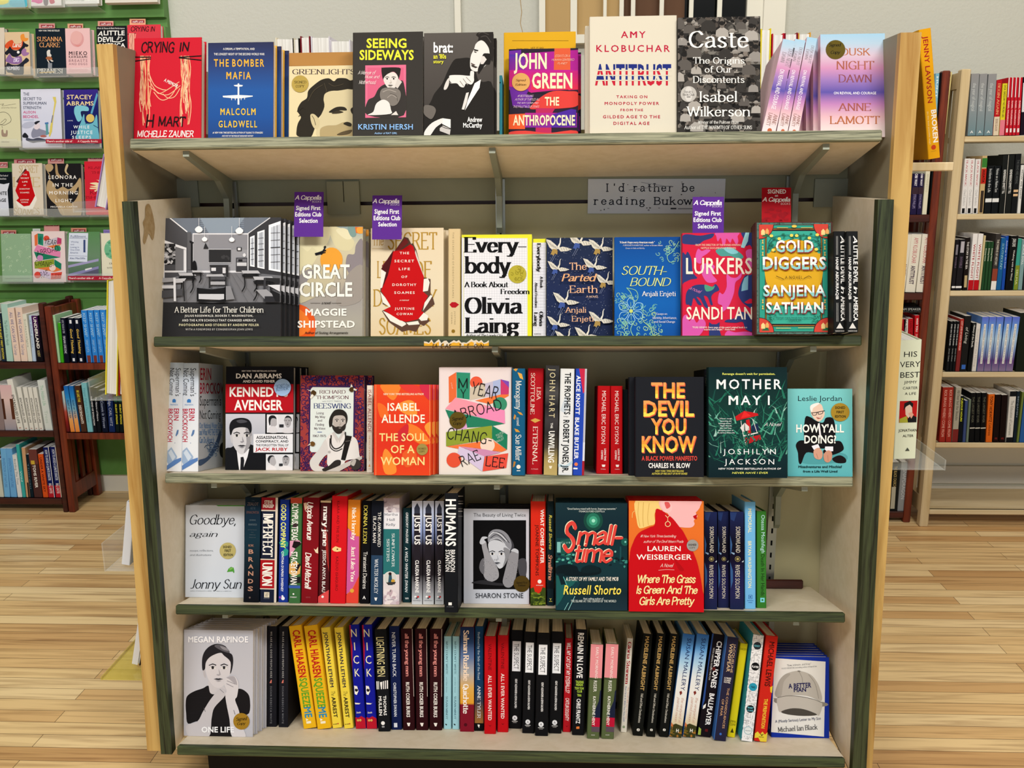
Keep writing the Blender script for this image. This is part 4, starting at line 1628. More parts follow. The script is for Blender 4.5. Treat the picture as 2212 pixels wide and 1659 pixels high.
CLASSROOM += '''R|882,670,1085,690|2c2c2e
R|890,690,1020,760|343438
R|900,700,950,735|d8d8dc
R|1022,700,1055,760|d0d0d4
R|1060,680,1085,800|2c2c2e
P|b0b0b4|850,772 1020,768 1040,795 845,795
R|880,795,1065,830|4c4c50
R|890,850,1065,885|a8a8ac
R|875,800,892,920|2a2a2c
R|1050,800,1066,920|2a2a2c
P|9a9a9e|345,812 500,808 500,850 345,862
R|345,890,500,925|d0d0d4
P|4a4a4e|345,950 580,930 590,1000 345,1030
P|e0e0e4|490,808 515,808 520,1062 495,1062
P|c0c0c4|515,820 630,815 600,860 515,865
l|2a2a2c|14|600,850 612,1060
P|1a1a1c|745,918 900,935 1060,915 1060,985 900,985 750,975
R|745,918,765,1068|141416
R|1040,915,1062,1068|141416
P|c8c8cc|765,985 1040,985 1040,1050 765,1040
P|1a1a1c|765,1040 900,1062 1045,1040 1045,1072 765,1072
P|88888c|1060,900 1110,900 1155,1040 1060,1050
P|2a2a2c|1480,808 1645,815 1645,870 1480,840
P|d8d8dc|1510,888 1645,885 1645,960
P|3a3a3e|1470,810 1495,810 1490,1072 1465,1072
P|9c9ca0|1385,940 1500,935 1590,1010 1480,1040
P|2c2c30|1480,1010 1590,1010 1590,1072 1480,1072
P|1e1e20|1535,935 1645,985 1645,1072 1600,1072'''
face_out(L2, 'i', 342, 1645, 156, ('b', 1466), '2c2c2e', CLASSROOM + '''
T|A Better Life for Their Children|503,1125,1468,1185|ece8de|s
T|JULIUS ROSENWALD, BOOKER T. WASHINGTON,|615,1210,1355,1232|ece8de|w
T|AND THE 4,978 SCHOOLS THAT CHANGED AMERICA|588,1258,1385,1282|ece8de|w
T|PHOTOGRAPHS AND STORIES BY ANDREW FEILER|555,1308,1418,1332|ece4b8|w
T|WITH A FOREWORD BY CONGRESSMAN JOHN LEWIS|625,1358,1350,1378|d8d4cc|W''', 'large square black book with black and white schoolroom photo, first on the second shelf', t=.015, n=5, grp='schoolroom photo books',
         step=(.0058, 0), clabel='large black hardcover, @ copy behind the schoolroom photo book')
face_out(L2, 'j', 82, 960, 57, ('b', 1410), 'b5ab94', '''
V|82,40,960,1420|8aa0a8,cfc8a8,cabf9e,b4aa98,a09a94,a8a498,9c9a92
S|5e7894|82,55 250,55 180,140 110,200 82,260
S|e0d8b0|82,280 130,160 220,150 260,90 360,50 560,60 560,200 480,330 360,420 250,520 120,500
S|d8d0a8|120,400 220,300 300,350 360,300 420,400 300,560 140,560
S|d6cea6|560,60 720,80 800,160 860,240 800,340 640,300
S|e2dcb8|640,100 720,70 800,110 830,190 750,200
S|7c9a96|780,60 870,60 880,160 820,170
P|dd6a30|868,57 962,57 962,130 880,130
S|e8a040|890,70 962,60 962,130 900,130
S|8c8488|960,220 880,270 860,380 780,390 760,520 820,640 960,700
S|9c948c|960,520 800,600 720,800 640,960 760,1000 960,900
S|8f8a8a|82,760 200,640 330,560 420,640 260,760 120,840
S|c2b898|300,700 480,560 640,600 560,800 380,900 200,960
C|e8a038|587,450,134,148
S|e0581e|82,980 160,970 280,1010 360,1090 400,1200 390,1320 350,1420 82,1420
S|ea7a2c|82,1040 180,1030 280,1100 330,1200 320,1300 82,1380
P|16161c|388,372 520,330 528,345 395,392
P|16161c|395,385 515,355 520,368 400,400
P|16161c|455,385 480,345 505,300 520,305 500,350 475,392
P|16161c|490,300 512,280 528,296 510,310
O|GREAT|235,512,805,670|f4f2ea|x|7a7668|6,0
O|CIRCLE|205,725,838,885|f4f2ea|x|7a7668|6,0
l|4a443c|4|338,968 455,968
l|4a443c|4|590,968 705,968
T|a novel|470,950,582,978|2a2622|I
T|MAGGIE|278,1036,768,1116|f4f2ea|x
T|SHIPSTEAD|185,1180,868,1258|f4f2ea|x
T|Author of Seating Arrangements|268,1308,788,1335|2a2622|I''', 'cloudy sky hardcover with orange sun and thick white capitals, under a purple card', t=.034, n=3, grp='cloudy sky books', step=(.0065, 0),
         clabel='cloudy sky hardcover, @ copy behind the orange sun cover')
PURPLE = '''
R|%(a)s|5b2d91
T|A Cappella|%(b)s|f4f0f8|k
T|BOOKS|%(c)s|e4dcec|o
T|Signed First|%(d)s|f6f4f8|x
T|Editions Club|%(e)s|f6f4f8|x
T|Selection|%(f)s|f6f4f8|x'''
card('g', (121, 465, 339, 800), 0, 0, '55298a', PURPLE % dict(a='121,465,339,800', b='128,492,326,522', c='258,530,324,545', d='137,570,319,600', e='130,617,326,648', f='160,664,298,695'),
     'purple store card standing behind the cloudy sky cover', led=L2, v=.105, grp='purple store cards')
card('g', (704, 491, 925, 820), 0, 0, '55298a', PURPLE % dict(a='704,491,925,820', b='708,518,908,548', c='842,552,908,566', d='722,595,906,628', e='716,644,915,676', f='750,692,888,722'),
     'purple store card standing behind the torn paper cover', led=L2, v=.095, grp='purple store cards')
card('h', (805, 440, 1010, 760), 0, 0, '50328c', PURPLE % dict(a='805,440,1010,760', b='812,464,998,492', c='934,494,998,508', d='820,535,992,562', e='812,577,997,604', f='840,618,970,646'),
     'purple store card overlapping the pale quote sign, behind the pink cat cover', led=L2, v=.06, grp='purple store cards')
card('h', (1258, 380, 1450, 660), 0, 0, 'b01420', '''
T|SIGNED|1298,392,1418,418|f6eee6|x
T|at|1345,425,1366,438|f6eee6|x
T|A Cappella|1262,444,1446,470|f6eee6|k
T|BOOKS|1384,478,1445,492|e8d8d0|o
N|mottle|1275,520,1435,600|26|9a1420,a21622|14|3''', 'red store card standing behind the gold ornate cover', led=L2, v=.11)
card('h', (119, 322, 1012, 549), .287, 0, 'd4dae2', '''
R|119,322,1012,549|d4dae2
N|mottle|130,330,1000,540|16|2a2a30,8a8c94|5|7
T|I'd rather be|240,355,818,404|1e2230|m
T|reading Bukowski|158,443,935,490|1e2230|m
R|662,512,700,521|2a2e3a
R|710,514,815,521|8a8e98
L|8c929c|4|390,395 600,372 680,372
L|8c929c|3|470,345 640,372''', 'pale grey bumper sticker sign with typewriter lettering on the back panel', name='quote_sign', cat='sign')
card('m', (960, 168, 1136, 440), .283, 0, '33265e', '''
P|a81220|968,178 1130,168 1118,400 975,400
P|c8c4d0|968,405 1116,405 1114,432 975,428
L|1a0a12|9|985,250 990,330 1000,380 1010,300 1000,250 985,300
L|1a0a12|9|1020,240 1030,370 1040,240 1060,370 1070,250
L|1a0a12|9|1085,260 1100,240 1112,300 1100,370 1085,330 1085,260
l|1a0a12|8|975,408 1090,415''', 'small red sticker with black scribble on the panel above the two black spines', name='sticker', cat='sticker')
face_out(L2, 'j', 1055, 1925, 72, ('b', 1408), 'dccba8', '''
V|1055,60,1925,1420|e0d0b2,e2d4b6,d8c6a2
l|b48e34|4|1075,142 1200,142
l|b48e34|4|1075,316 1205,316
T|The|1075,165,1208,275|b08a34|s
T|SECRET|1258,125,1850,322|b08a34|s
T|LIFE|1130,470,1360,662|b08a34|s
T|OF|1560,470,1785,662|b08a34|s
T|DOROTHY|1085,808,1850,1002|b08a34|s
T|SOAMES|1155,1150,1775,1338|b08a34|s
P|5a4034|1380,290 1455,175 1505,190 1540,260 1560,250 1600,330 1660,560 1690,660 1770,680 1770,860 1790,870 1820,980 1700,1080 1760,1180 1690,1240 1650,1220 1600,1310 1510,1290 1430,1310 1270,1190 1190,1060 1290,1010 1200,980 1170,850 1180,560
P|ece6da|1180,560 1240,550 1250,600 1200,780 1170,790
P|ece6da|1170,830 1290,970 1290,1020 1200,960
P|ece6da|1200,1060 1250,1080 1470,1200 1480,1220 1430,1250 1290,1180
P|ece6da|1480,1200 1620,1180 1640,1220 1510,1230
P|ece6da|1630,1150 1690,1080 1745,1120 1730,1170 1660,1180
P|ece6da|1680,1060 1700,960 1770,870 1795,880 1740,970
P|ece6da|1690,680 1740,670 1760,720 1740,820 1680,830
P|d4ccc0|1590,330 1640,480 1690,640 1670,660 1580,400
P|7a2a2a|1380,300 1470,190 1510,240 1330,400 1200,560 1190,520
P|c20d12|1530,265 1565,290 1600,420 1690,650 1680,830 1740,880 1700,960 1660,1060 1690,1080 1620,1160 1480,1190 1400,1170 1210,1050 1300,1010 1180,820 1250,620 1320,350 1430,330
P|4a1014|1180,560 1330,330 1300,480 1260,640 1190,800 1240,600
T|THE|1402,356,1515,384|f0e8dc|w
T|SECRET|1340,450,1575,480|f0e8dc|w
T|LIFE|1392,545,1525,574|f0e8dc|w
T|OF|1422,640,1492,667|f0e8dc|w
T|DOROTHY|1315,734,1602,763|f0e8dc|w
T|SOAMES|1338,828,1582,857|f0e8dc|w
T|a memoir|1402,922,1518,940|e8c8bc|I
T|JUSTINE|1343,1020,1578,1047|f0e8dc|w
T|COWAN|1366,1084,1555,1110|f0e8dc|w''', 'cream hardcover with a torn paper hole showing bright red, on the second shelf', t=.03, n=2, grp='torn paper cover books', step=(.008, 0),
         clabel='cream hardcover, @ copy behind the torn paper cover')
spine_run(L2, 'j', '''
1978,2128,1973,72,1402|d6bf92|cream spine with a small red tear, right of the torn paper cover
T|THE SECRET LIFE OF DOROTHY SOAMES|115,905|.34,.46|7a6a48|W
P|b01420|.1,985 .3,955 .6,955 .9,985 .6,1022 .3,1020
T|JUSTINE|1065,1225|.5,.6|7a6a48|W
T|COWAN|1080,1215|.24,.34|7a6a48|W
C|1305,.42,.15|8a6a20''')
face_out(L2, 'k', 102, 1000, 102, ('b', 1440), 'e2e234', '''
R|102,145,945,1405|e8e8ec
N|grid|105,150,940,1400|1|b4b4bc|32|1
R|102,60,130,1450|d8d83a
R|102,140,126,1405|dcdce2
T|Every-|130,135,932,325|0c0c0e|S
T|body|140,388,738,592|0c0c0e|S
T|A Book About|135,706,700,772|0c0c0e|S
T|Freedom|598,798,972,860|0c0c0e|S
T|Olivia|140,908,885,1108|0c0c0e|S
T|Laing|145,1165,845,1355|0c0c0e|S
T|Author of The Lonely City|155,1375,632,1402|0c0c0e|I''', 'bright yellow edged white hardcover with fat black lettering over graph paper', t=.026,
         sticker=(815, 607, 116, 'b4a838', 'N|scroll|740,530,890,690|10|8a8020|40|3'))
spine_run(L2, 'k', '''
1012,1182,1010,146,1438|e2e234|yellow topped white graph paper spine beside the bright yellow edged cover
R|195,1405|0,1|e2e2e8
R|195,1405|.2,.21|c4c4cc
R|195,1405|.4,.41|c4c4cc
R|195,1405|.6,.61|c4c4cc
R|195,1405|.8,.81|c4c4cc
R|225,227|0,1|c4c4cc
R|263,265|0,1|c4c4cc
R|301,303|0,1|c4c4cc
R|339,341|0,1|c4c4cc
R|377,379|0,1|c4c4cc
R|415,417|0,1|c4c4cc
R|453,455|0,1|c4c4cc
R|491,493|0,1|c4c4cc
R|529,531|0,1|c4c4cc
R|567,569|0,1|c4c4cc
R|605,607|0,1|c4c4cc
R|643,645|0,1|c4c4cc
R|681,683|0,1|c4c4cc
R|719,721|0,1|c4c4cc
R|757,759|0,1|c4c4cc
R|795,797|0,1|c4c4cc
R|833,835|0,1|c4c4cc
R|871,873|0,1|c4c4cc
R|909,911|0,1|c4c4cc
R|947,949|0,1|c4c4cc
R|985,987|0,1|c4c4cc
R|1023,1025|0,1|c4c4cc
R|1061,1063|0,1|c4c4cc
R|1099,1101|0,1|c4c4cc
R|1137,1139|0,1|c4c4cc
R|1175,1177|0,1|c4c4cc
R|1213,1215|0,1|c4c4cc
R|1251,1253|0,1|c4c4cc
R|1289,1291|0,1|c4c4cc
R|1327,1329|0,1|c4c4cc
R|1365,1367|0,1|c4c4cc
T|Everybody|205,575|.32,.6|0c0c0e|S
T|A Book|632,785|.55,.76|0c0c0e|S
T|About Freedom|710,1035|.16,.34|0c0c0e|S
T|Olivia|1085,1275|.5,.78|0c0c0e|S
T|Laing|1095,1275|.1,.36|0c0c0e|S
H|NORTON|1368,1382|.1,.62|0c0c0e|b''')
face_out(L2, 'k', 1187, 2035, 142, ('b', 1433), '1f2a4a', '''
V|1187,130,2035,1440|1e2a44,1f2b50,1d2846
N|stars|1190,140,2035,1435|420|9aa0b0,6a7490,c8ccd4|5|6
B|1325,265,115|a88a4c
B|1610,190,115|41589a
B|1870,265,110|a88a4c
B|1325,530,95|41589a
B|1790,505,105|41589a
B|1940,700,100|a88a4c
B|1420,950,115|41589a
B|1325,1240,100|41589a
B|1870,1190,110|a88a4c
B|1690,1390,110|41589a
B|1440,1440,110|41589a
T|The|1480,470,1700,556|e8b48c|s
T|Parted|1380,612,1832,702|e0a878|I
T|Earth|1480,762,1842,850|e8b48c|s
T|A NOVEL|1690,888,1850,912|c8a890|I
T|Anjali|1425,1035,1695,1102|e8b48c|s
T|Enjeti|1508,1148,1790,1215|e8b48c|s''', 'navy hardcover with flying white cranes on the second shelf', t=.03)
SW = ''
R_ = random.Random(21)
for x0_, y0_, x1_, y1_, n_, s_ in ((690, 180, 1000, 500, 24, 40), (120, 900, 420, 1120, 20, 44), (120, 1250, 480, 1490, 26, 46), (480, 1060, 660, 1260, 14, 46), (520, 1290, 760, 1500, 22, 44)):
    SW += 'N|scroll|%d,%d,%d,%d|%d|8cc4a4,6fb4a8,a4cc90|%d|%d\n' % (x0_, y0_, x1_, y1_, n_, s_, x0_)
for k in range(6):
    a_ = k * math.pi / 3 - .55
    px_ = [(335 + r_ * math.cos(a_ + d_), 1150 + r_ * math.sin(a_ + d_)) for r_, d_ in ((40, 0), (110, -.42), (150, -.3), (185, 0), (150, .3), (110, .42), (40, 0))]
    SW += 'L|a8dcf0|7|%s\n' % ' '.join('%d,%d' % p for p in px_)
    SW += 'L|8cc4a4|6|335,1150 %d,%d\n' % (335 + 120 * math.cos(a_), 1150 + 120 * math.sin(a_))
face_out(L2, 'l', 112, 1010, 142, ('b', 1512), '0f4f9e', '''
V|112,130,1010,1520|0d4690,1058a8,1260b0,0e4e9c
%sL|8cc4a4|10|275,835 330,900 360,1000
L|8cc4a4|9|275,835 400,870 430,960 400,1020
L|8cc4a4|10|380,1290 330,1400 380,1500 440,1450
L|a4cc90|10|500,1290 600,1380 640,1480 720,1450
L|8cc4a4|9|990,200 900,340 830,400 860,480 940,470
C|c8d470|335,1150,26
T|"A book I hope every American reads."|180,200,658,226|f0eee0|I
T|PUROCHISTA KHAKPOUR, author of Brown Album:|225,244,770,264|d8dce0|i
T|Essays on Exile and Identity|260,284,522,302|d8dce0|i
T|SOUTH-|205,540,825,655|cfdc8a|i
T|BOUND|318,700,880,808|cfdc8a|i
T|Anjali Enjeti|482,882,945,945|f4f2ea|s
T|Essays on|680,1175,828,1202|e0e4e8|s
T|Identity, Inheritance,|628,1228,958,1258|e0e4e8|s
T|and Social Change|645,1282,935,1310|e0e4e8|s''' % SW, 'bright blue paperback with pale green paisley flowers, beside the crane cover', t=.018, board=.0006)
face_out(L2, 'l', 1035, 2022, 85, ('b', 1500), 'cf1f3e', '''
S|2d3a72|1035,130 1100,100 1280,120 1460,90 1440,150 1330,190 1250,240 1120,240 1035,220
S|d7549e|1500,80 1800,75 1790,130 1800,200 1770,240 1720,160 1690,220 1640,160 1620,230 1590,250 1560,150 1520,200 1500,130
S|2d3a72|1035,370 1080,380 1110,340 1160,440 1180,620 1240,700 1150,720 1060,760 1035,760
S|d657a8|1250,300 1300,330 1360,310 1420,320 1370,370 1300,420 1290,500 1230,480 1215,400
S|d657a8|1290,520 1400,500 1480,540 1440,640 1510,740 1380,760 1300,640
S|4d9a92|1490,330 1560,290 1700,280 1830,360 1870,420 1800,440 1690,400 1560,400
S|7fc4cc|1600,300 1700,285 1800,350 1700,370
S|2d3a72|1840,75 1960,65 2020,90 2020,330 1960,250 1900,260 1870,160
P|9ed4dc|1900,75 1950,70 1930,200 1880,290 1835,280 1860,190
S|d657a8|1900,340 2000,320 2020,520 1960,540
S|2d3a72|1080,1000 1100,880 1200,800 1340,790 1440,820 1490,780 1540,860 1470,900 1430,960 1450,1060 1420,1060 1380,960 1330,950 1390,1100 1340,1090 1280,980 1230,960 1300,1060 1250,1060 1190,970 1160,1080 1120,1060 1090,1060
S|4d9a7c|1340,790 1440,820 1480,800 1450,860 1360,880
S|d657a8|1640,650 1700,690 1780,690 1850,620 1830,700 1760,760 1740,900 1690,1040 1640,1120 1560,1170 1580,1080 1520,1040 1540,900 1590,920 1640,820
S|2d3a72|1880,680 1960,660 2020,660 2020,1100 1920,1080 1830,1000 1800,880
P|7fb4c8|1850,790 1880,700 1935,660 1930,860 1840,880
P|cf1f3e|1880,1030 1960,980 2020,1000 2020,1040 1920,1050
S|2d3a72|1640,1270 1740,1250 1830,1160 1960,1200 2020,1180 2020,1420 1900,1400 1860,1300 1760,1310 1620,1300
S|d657a8|1040,1250 1100,1200 1130,1290 1180,1230 1230,1310 1290,1240 1350,1300 1340,1380 1240,1500 1040,1500
P|2d3a72|1400,1300 1440,1330 1500,1330 1545,1300 1540,1400 1570,1500 1400,1500
S|d657a8|1650,1420 1760,1440 1900,1430 2020,1460 2020,1510 1640,1510
T|FROM THE DIRECTOR OF THE AWARD-WINNING|1215,236,1838,262|f2d8c0|n
T|NETFLIX DOCUMENTARY SHIRKERS|1290,280,1768,304|f2d8c0|n
T|LURKERS|1085,430,1985,642|f4e8d4|b
T|a novel|1135,838,1300,885|e888c0|c|-24
T|SANDI TAN|1090,1098,1990,1262|f4e8d4|b
T|"PURE GENIUS. Every page of this weird original book is a|1170,1362,1918,1384|f2d8d0|x
T|surprise and a delight." - Kevin Kwan|1330,1392,1755,1412|f2d8d0|x''', 'red paperback with pink and navy animal silhouettes and cream capitals', t=.02, board=.0008)
GOLD = '''
R|105,360,895,1560|4a2c26
R|118,385,875,1525|51736a
N|scroll|118,390,135,1520|40|2a3a34|14|3
N|scroll|855,390,875,1520|40|2a3a34|14|4
N|scroll|118,385,875,400|30|2a3a34|14|5
N|scroll|118,1505,875,1525|30|2a3a34|14|6
R|140,405,850,1505|3c2a28
R|146,412,844,1498|2f9a86
R|200,440,790,1450|2c1a1c
R|208,448,782,1442|b8873a
R|214,454,776,1436|2c1a1c
R|220,470,768,1420|3aa792
C|d9a725|495,880,300,330
R|222,700,768,1230|d9a725
'''
for cx_, cy_, a0_ in ((140, 405, 0.0), (845, 400, 1.571), (848, 1505, 3.142), (142, 1508, 4.712)):
    q = [(cx_, cy_)] + oval(cx_, cy_, 145, 145, 9, a0_, a0_ + 1.571)
    GOLD += 'P|3c2a28|%s\n' % ' '.join('%d,%d' % p for p in [(cx_, cy_)] + oval(cx_, cy_, 152, 152, 9, a0_, a0_ + 1.571))
    GOLD += 'P|cc4438|%s\n' % ' '.join('%d,%d' % p for p in q)
    sx, sy = (1 if cx_ < 500 else -1), (1 if cy_ < 900 else -1)
    bx, by = (155 if sx > 0 else 770), (440 if sy > 0 else 1400)
    GOLD += 'P|2d6a44|%d,%d %d,%d %d,%d\n' % (bx + 10, by + 90, bx + 90, by + 90, bx + 60, by + 40)
    GOLD += 'P|ecd08a|%d,%d %d,%d %d,%d %d,%d %d,%d\n' % (bx + 5, by + 70, bx + 5, by + 30, bx + 25, by + 8, bx + 45, by + 30, bx + 45, by + 70)
    GOLD += 'P|e0a860|%d,%d %d,%d %d,%d %d,%d %d,%d\n' % (bx + 50, by + 60, bx + 50, by + 25, bx + 66, by + 2, bx + 84, by + 25, bx + 84, by + 60)
for k in range(5):
    for xx in (175, 810):
        GOLD += 'C|e0bc62|%d,%d,8\nP|e0bc62|%d,%d %d,%d %d,%d\n' % (xx, 570 + 62 * k if k < 3 else 1180 + 62 * (k - 3), xx - 11, (600 if k < 3 else 1210) + 62 * (k % 3), xx + 11, (600 if k < 3 else 1210) + 62 * (k % 3), xx, (575 if k < 3 else 1185) + 62 * (k % 3))
GOLD += 'L|1c4a50|6|225,690 240,610 300,560 330,610 280,640 235,600 260,550\nL|1c4a50|6|765,690 750,610 690,560 660,610 710,640 755,600 730,550\n'
GOLD += 'L|1c4a50|5|260,545 350,520 440,515 495,525 560,515 640,520 740,545\nN|mottle|235,500,760,560|22|1d6a54,22745a|13|5\nN|mottle|230,560,300,690|8|1d6a54|12|6\nN|mottle|690,560,765,690|8|1d6a54|12|7\n'
for lx, ly in ((262, 522), (342, 552), (468, 518), (520, 520), (650, 545), (730, 512), (280, 668), (720, 660)):
    GOLD += 'C|ecd45e|%d,%d,18,15\n' % (lx, ly)
GOLD += '''C|e8c050|495,425,26,14
l|e8c050|5|320,440 430,440
l|e8c050|5|565,440 680,440
l|e8c050|5|310,1465 460,1465
l|e8c050|5|535,1462 690,1462
O|GOLD|305,572,690,686|f6f4ea/e2f0ec/8ecac8|x|8e2030|8,9
O|DIGGERS|172,742,818,862|f6f4ea/e2f0ec/8ecac8|x|8e2030|8,9
T|A NOVEL|402,932,578,962|2a1c14|W
L|2a1c14|5|310,935 350,950 388,968
L|2a1c14|5|590,960 640,935 670,950
O|SANJENA|178,1030,815,1138|f6f4ea/e2f0ec/8ecac8|x|8e2030|8,9
O|SATHIAN|205,1205,790,1308|f6f4ea/e2f0ec/8ecac8|x|8e2030|8,9
T|"Dazzlingly original. Fiercely funny, deeply wise."|300,1352,690,1366|1a4a44|b
T|-CELESTE NG|428,1376,565,1392|1a4a44|b
N|mottle|240,1330,300,1400|8|1d6a54|11|8
N|mottle|690,1330,760,1400|8|1d6a54|11|9'''
face_out(L2, 'm', 105, 895, 380, ('b', 1530), '4a2c26', GOLD, 'ornate brown bordered hardcover with lemons, green and gold, under the red card', t=.028, n=3, grp='ornate lemon books', step=(.004, .002),
         clabel='brown bordered hardcover, @ copy behind the ornate lemon cover')
spine_run(L2, 'm', '\n\n'.join('''
%s|17191a|black spine with white lettering at the end of the second shelf, %s of two
R|515,710|.22,.25|b8b8b4
R|515,710|.33,.36|b8b8b4
T|HANIF ABDURRAQIB|735,1170|.18,.4|f0eeea|x
R|1205,1400|.22,.25|b8b8b4
R|1205,1400|.33,.36|b8b8b4
T|A|512,590|.6,.92|f0eeea|k
T|LITTLE DEVIL|612,1005|.6,.94|f0eeea|x
T|In|1035,1110|.62,.9|f0eeea|k
T|AMERICA|1135,1395|.6,.94|f0eeea|x
P|d8d6d0|.2,1470 .5,1410 .8,1470
H|RANDOM HOUSE|1490,1502|.12,.88|d8d6d0|b''' % (q, ORD[k]) for k, q in enumerate(('905,1030,905,465,1515', '1036,1160,1036,465,1510'))), grp='black white lettered spines')

# ---------------------------------------------------------------- third shelf
for k, (q, tp) in enumerate((('200,362,222,312,1503', 0), ('364,545,383,316,1503', 6))):
    spine_run(L3, 'n', '''
%s|d2dae4|%s
V|300,1505|b8cce0,cad4e2,d8dee6,dfe3e8,e2e4e8
T|Superman's|372,680|.5,.84|16181e|n
T|Not Coming|375,672|.08,.4|16181e|n
P|3a7ac0|.3,750 .3,720 .42,708 .54,720 .54,750
H|PANTHEON|765,782|.16,.68|5a8ac0|n
T|ERIN|815,945|.42,.76|b41a3a|b
T|BROCKOVICH|818,1180|.04,.34|b41a3a|b
P|5a7aa8|.66,1050 .78,1048 .74,1090 .62,1120 .56,1112
P|4a6a9c|.5,1190 .56,1188 .54,1198
P|9ab0cc|.04,1280 .3,1238 .7,1340 .6,1420 .2,1460 .02,1400
P|5a7fb8|.02,1440 .5,1380 .98,1350 .98,1385 .5,1440 .02,1490
P|c8d4e2|.1,1300 .28,1262 .6,1345 .4,1390
>V|540,310,850,1510|b0bcc8,bcc4cc,c4c8cc
>T|ERIN|566,380,684,505|9c2038|b
>T|BROCKOVICH|562,540,905,655|9c2038|b
>T|Superman's|560,680,790,785|1a1c20|n
>T|Not Coming|560,835,785,930|1a1c20|n
>T|Our National Water Crisis|556,970,808,1030|5a86b8|b
>T|and What WE THE PEOPLE|556,1040,798,1105|5a86b8|b
>T|Can Do About It|556,1125,715,1190|5a86b8|b
>S|4a5f80|545,1380 640,1340 720,1200 760,1100 780,1050 785,1130 740,1260 660,1370 560,1440
>N|scroll|640,1180,760,1320|14|3a4f70,7a94b4|40|4
>C|14161a|812,1268,42,85''' % (q, ('pale blue spine with red lower lettering, first on the third shelf against the side', 'pale blue spine with water glass picture and its cover side showing, third shelf')[k]))
face_out(L3, 'n', 840, 1577, 362, ('b', 1486), '16171b', '''
T|NEW YORK TIMES BESTSELLING AUTHORS|1015,402,1392,416|e8e6e2|z
T|DAN ABRAMS|955,438,1450,488|f2f0ec|x
T|AND DAVID FISHER|1028,508,1378,534|f2f0ec|x
R|840,552,1577,860|b3131f
T|KENNEDY'S|885,588,1520,685|f2f0ec|x
T|AVENGER|935,728,1462,832|f2f0ec|x
V|842,875,1272,1490|c8cad4,b4b6c0,8c8e98
S|16171b|835,1270 900,1240 960,1225 1000,1420 1040,1440 1090,1230 1140,1215 1280,1290 1280,1500 835,1500
P|e8e8ec|960,1250 1000,1300 1100,1250 1080,1340 1040,1450 990,1490 975,1380
P|1a1b20|1005,1345 1035,1340 1045,1380 1035,1490 1000,1490 1005,1390
S|cfcdd0|905,1060 930,1000 1040,1000 1110,1020 1130,1110 1105,1220 1050,1300 1000,1310 950,1260 915,1180
S|9a989c|1060,1020 1120,1060 1128,1150 1090,1250 1040,1300 1070,1180
S|c4c2c6|892,1120 912,1110 920,1180 905,1190
S|b4b2b6|1115,1120 1135,1115 1128,1170 1112,1180
S|1a1b1f|890,1090 885,1000 920,940 1000,918 1080,930 1120,980 1125,1060 1105,1080 1080,1030 1000,1020 930,1040 905,1100
S|4a4b52|960,950 1020,935 1080,960 1000,975
E|1020,1118,138|8c8a90|26262a
R|1292,880,1577,1078|dadbe0
R|1292,880,1412,1078|e2e3e8
S|1f2024|1310,930 1330,895 1370,892 1395,920 1390,960 1340,980 1320,1000
S|b0aeb2|1345,925 1392,930 1400,965 1395,1000 1350,1020 1330,980
S|d8d6da|1310,1075 1320,1020 1380,1010 1410,1075
S|1f2024|1480,940 1500,900 1530,895 1558,920 1555,960 1490,960
S|a8a6aa|1485,930 1520,915 1552,930 1550,990 1520,1025 1490,990
E|1518,955,42|7a787c|1f2024
S|d8d6da|1465,1078 1480,1030 1560,1025 1577,1078
R|1428,988,1475,1020|2a2b30
R|1148,1092,1577,1294|e8e8ec
T|ASSASSINATION,|1178,1114,1522,1146|1a1b20|x
T|CONSPIRACY, AND|1172,1160,1528,1184|1a1b20|x
T|THE FORGOTTEN TRIAL OF|1175,1202,1528,1226|1a1b20|b
T|JACK RUBY|1168,1242,1520,1274|b3131f|x
R|1284,1312,1577,1490|dcdde2
S|1f2024|1302,1370 1320,1330 1360,1325 1375,1350 1330,1385 1320,1410
S|b0aeb2|1340,1345 1372,1340 1395,1400 1370,1440 1335,1420 1322,1390
S|e6e4e8|1295,1490 1310,1430 1370,1440 1400,1490
S|a8a6aa|1465,1350 1500,1325 1538,1350 1532,1410 1500,1445 1470,1410
S|2a2b30|1465,1350 1500,1322 1538,1350 1525,1345 1480,1345
E|1500,1372,40|7a787c|1f2024
S|e6e4e8|1435,1490 1460,1440 1540,1440 1570,1490
R|1428,1412,1468,1440|2a2b30''', 'black and red hardcover with grey portrait of a man in a suit and mugshots', t=.027, n=3, grp='black and red portrait books', step=(.0065, 0),
         clabel='black hardcover, @ copy behind the black and red portrait cover', sticker=(1465, 588, 92, '9fc0e8', 'T|SIGNED by|1392,552,1545,588|2a4a78|s|8\nT|AUTHOR|1392,592,1530,622|2a4a78|s|8'))
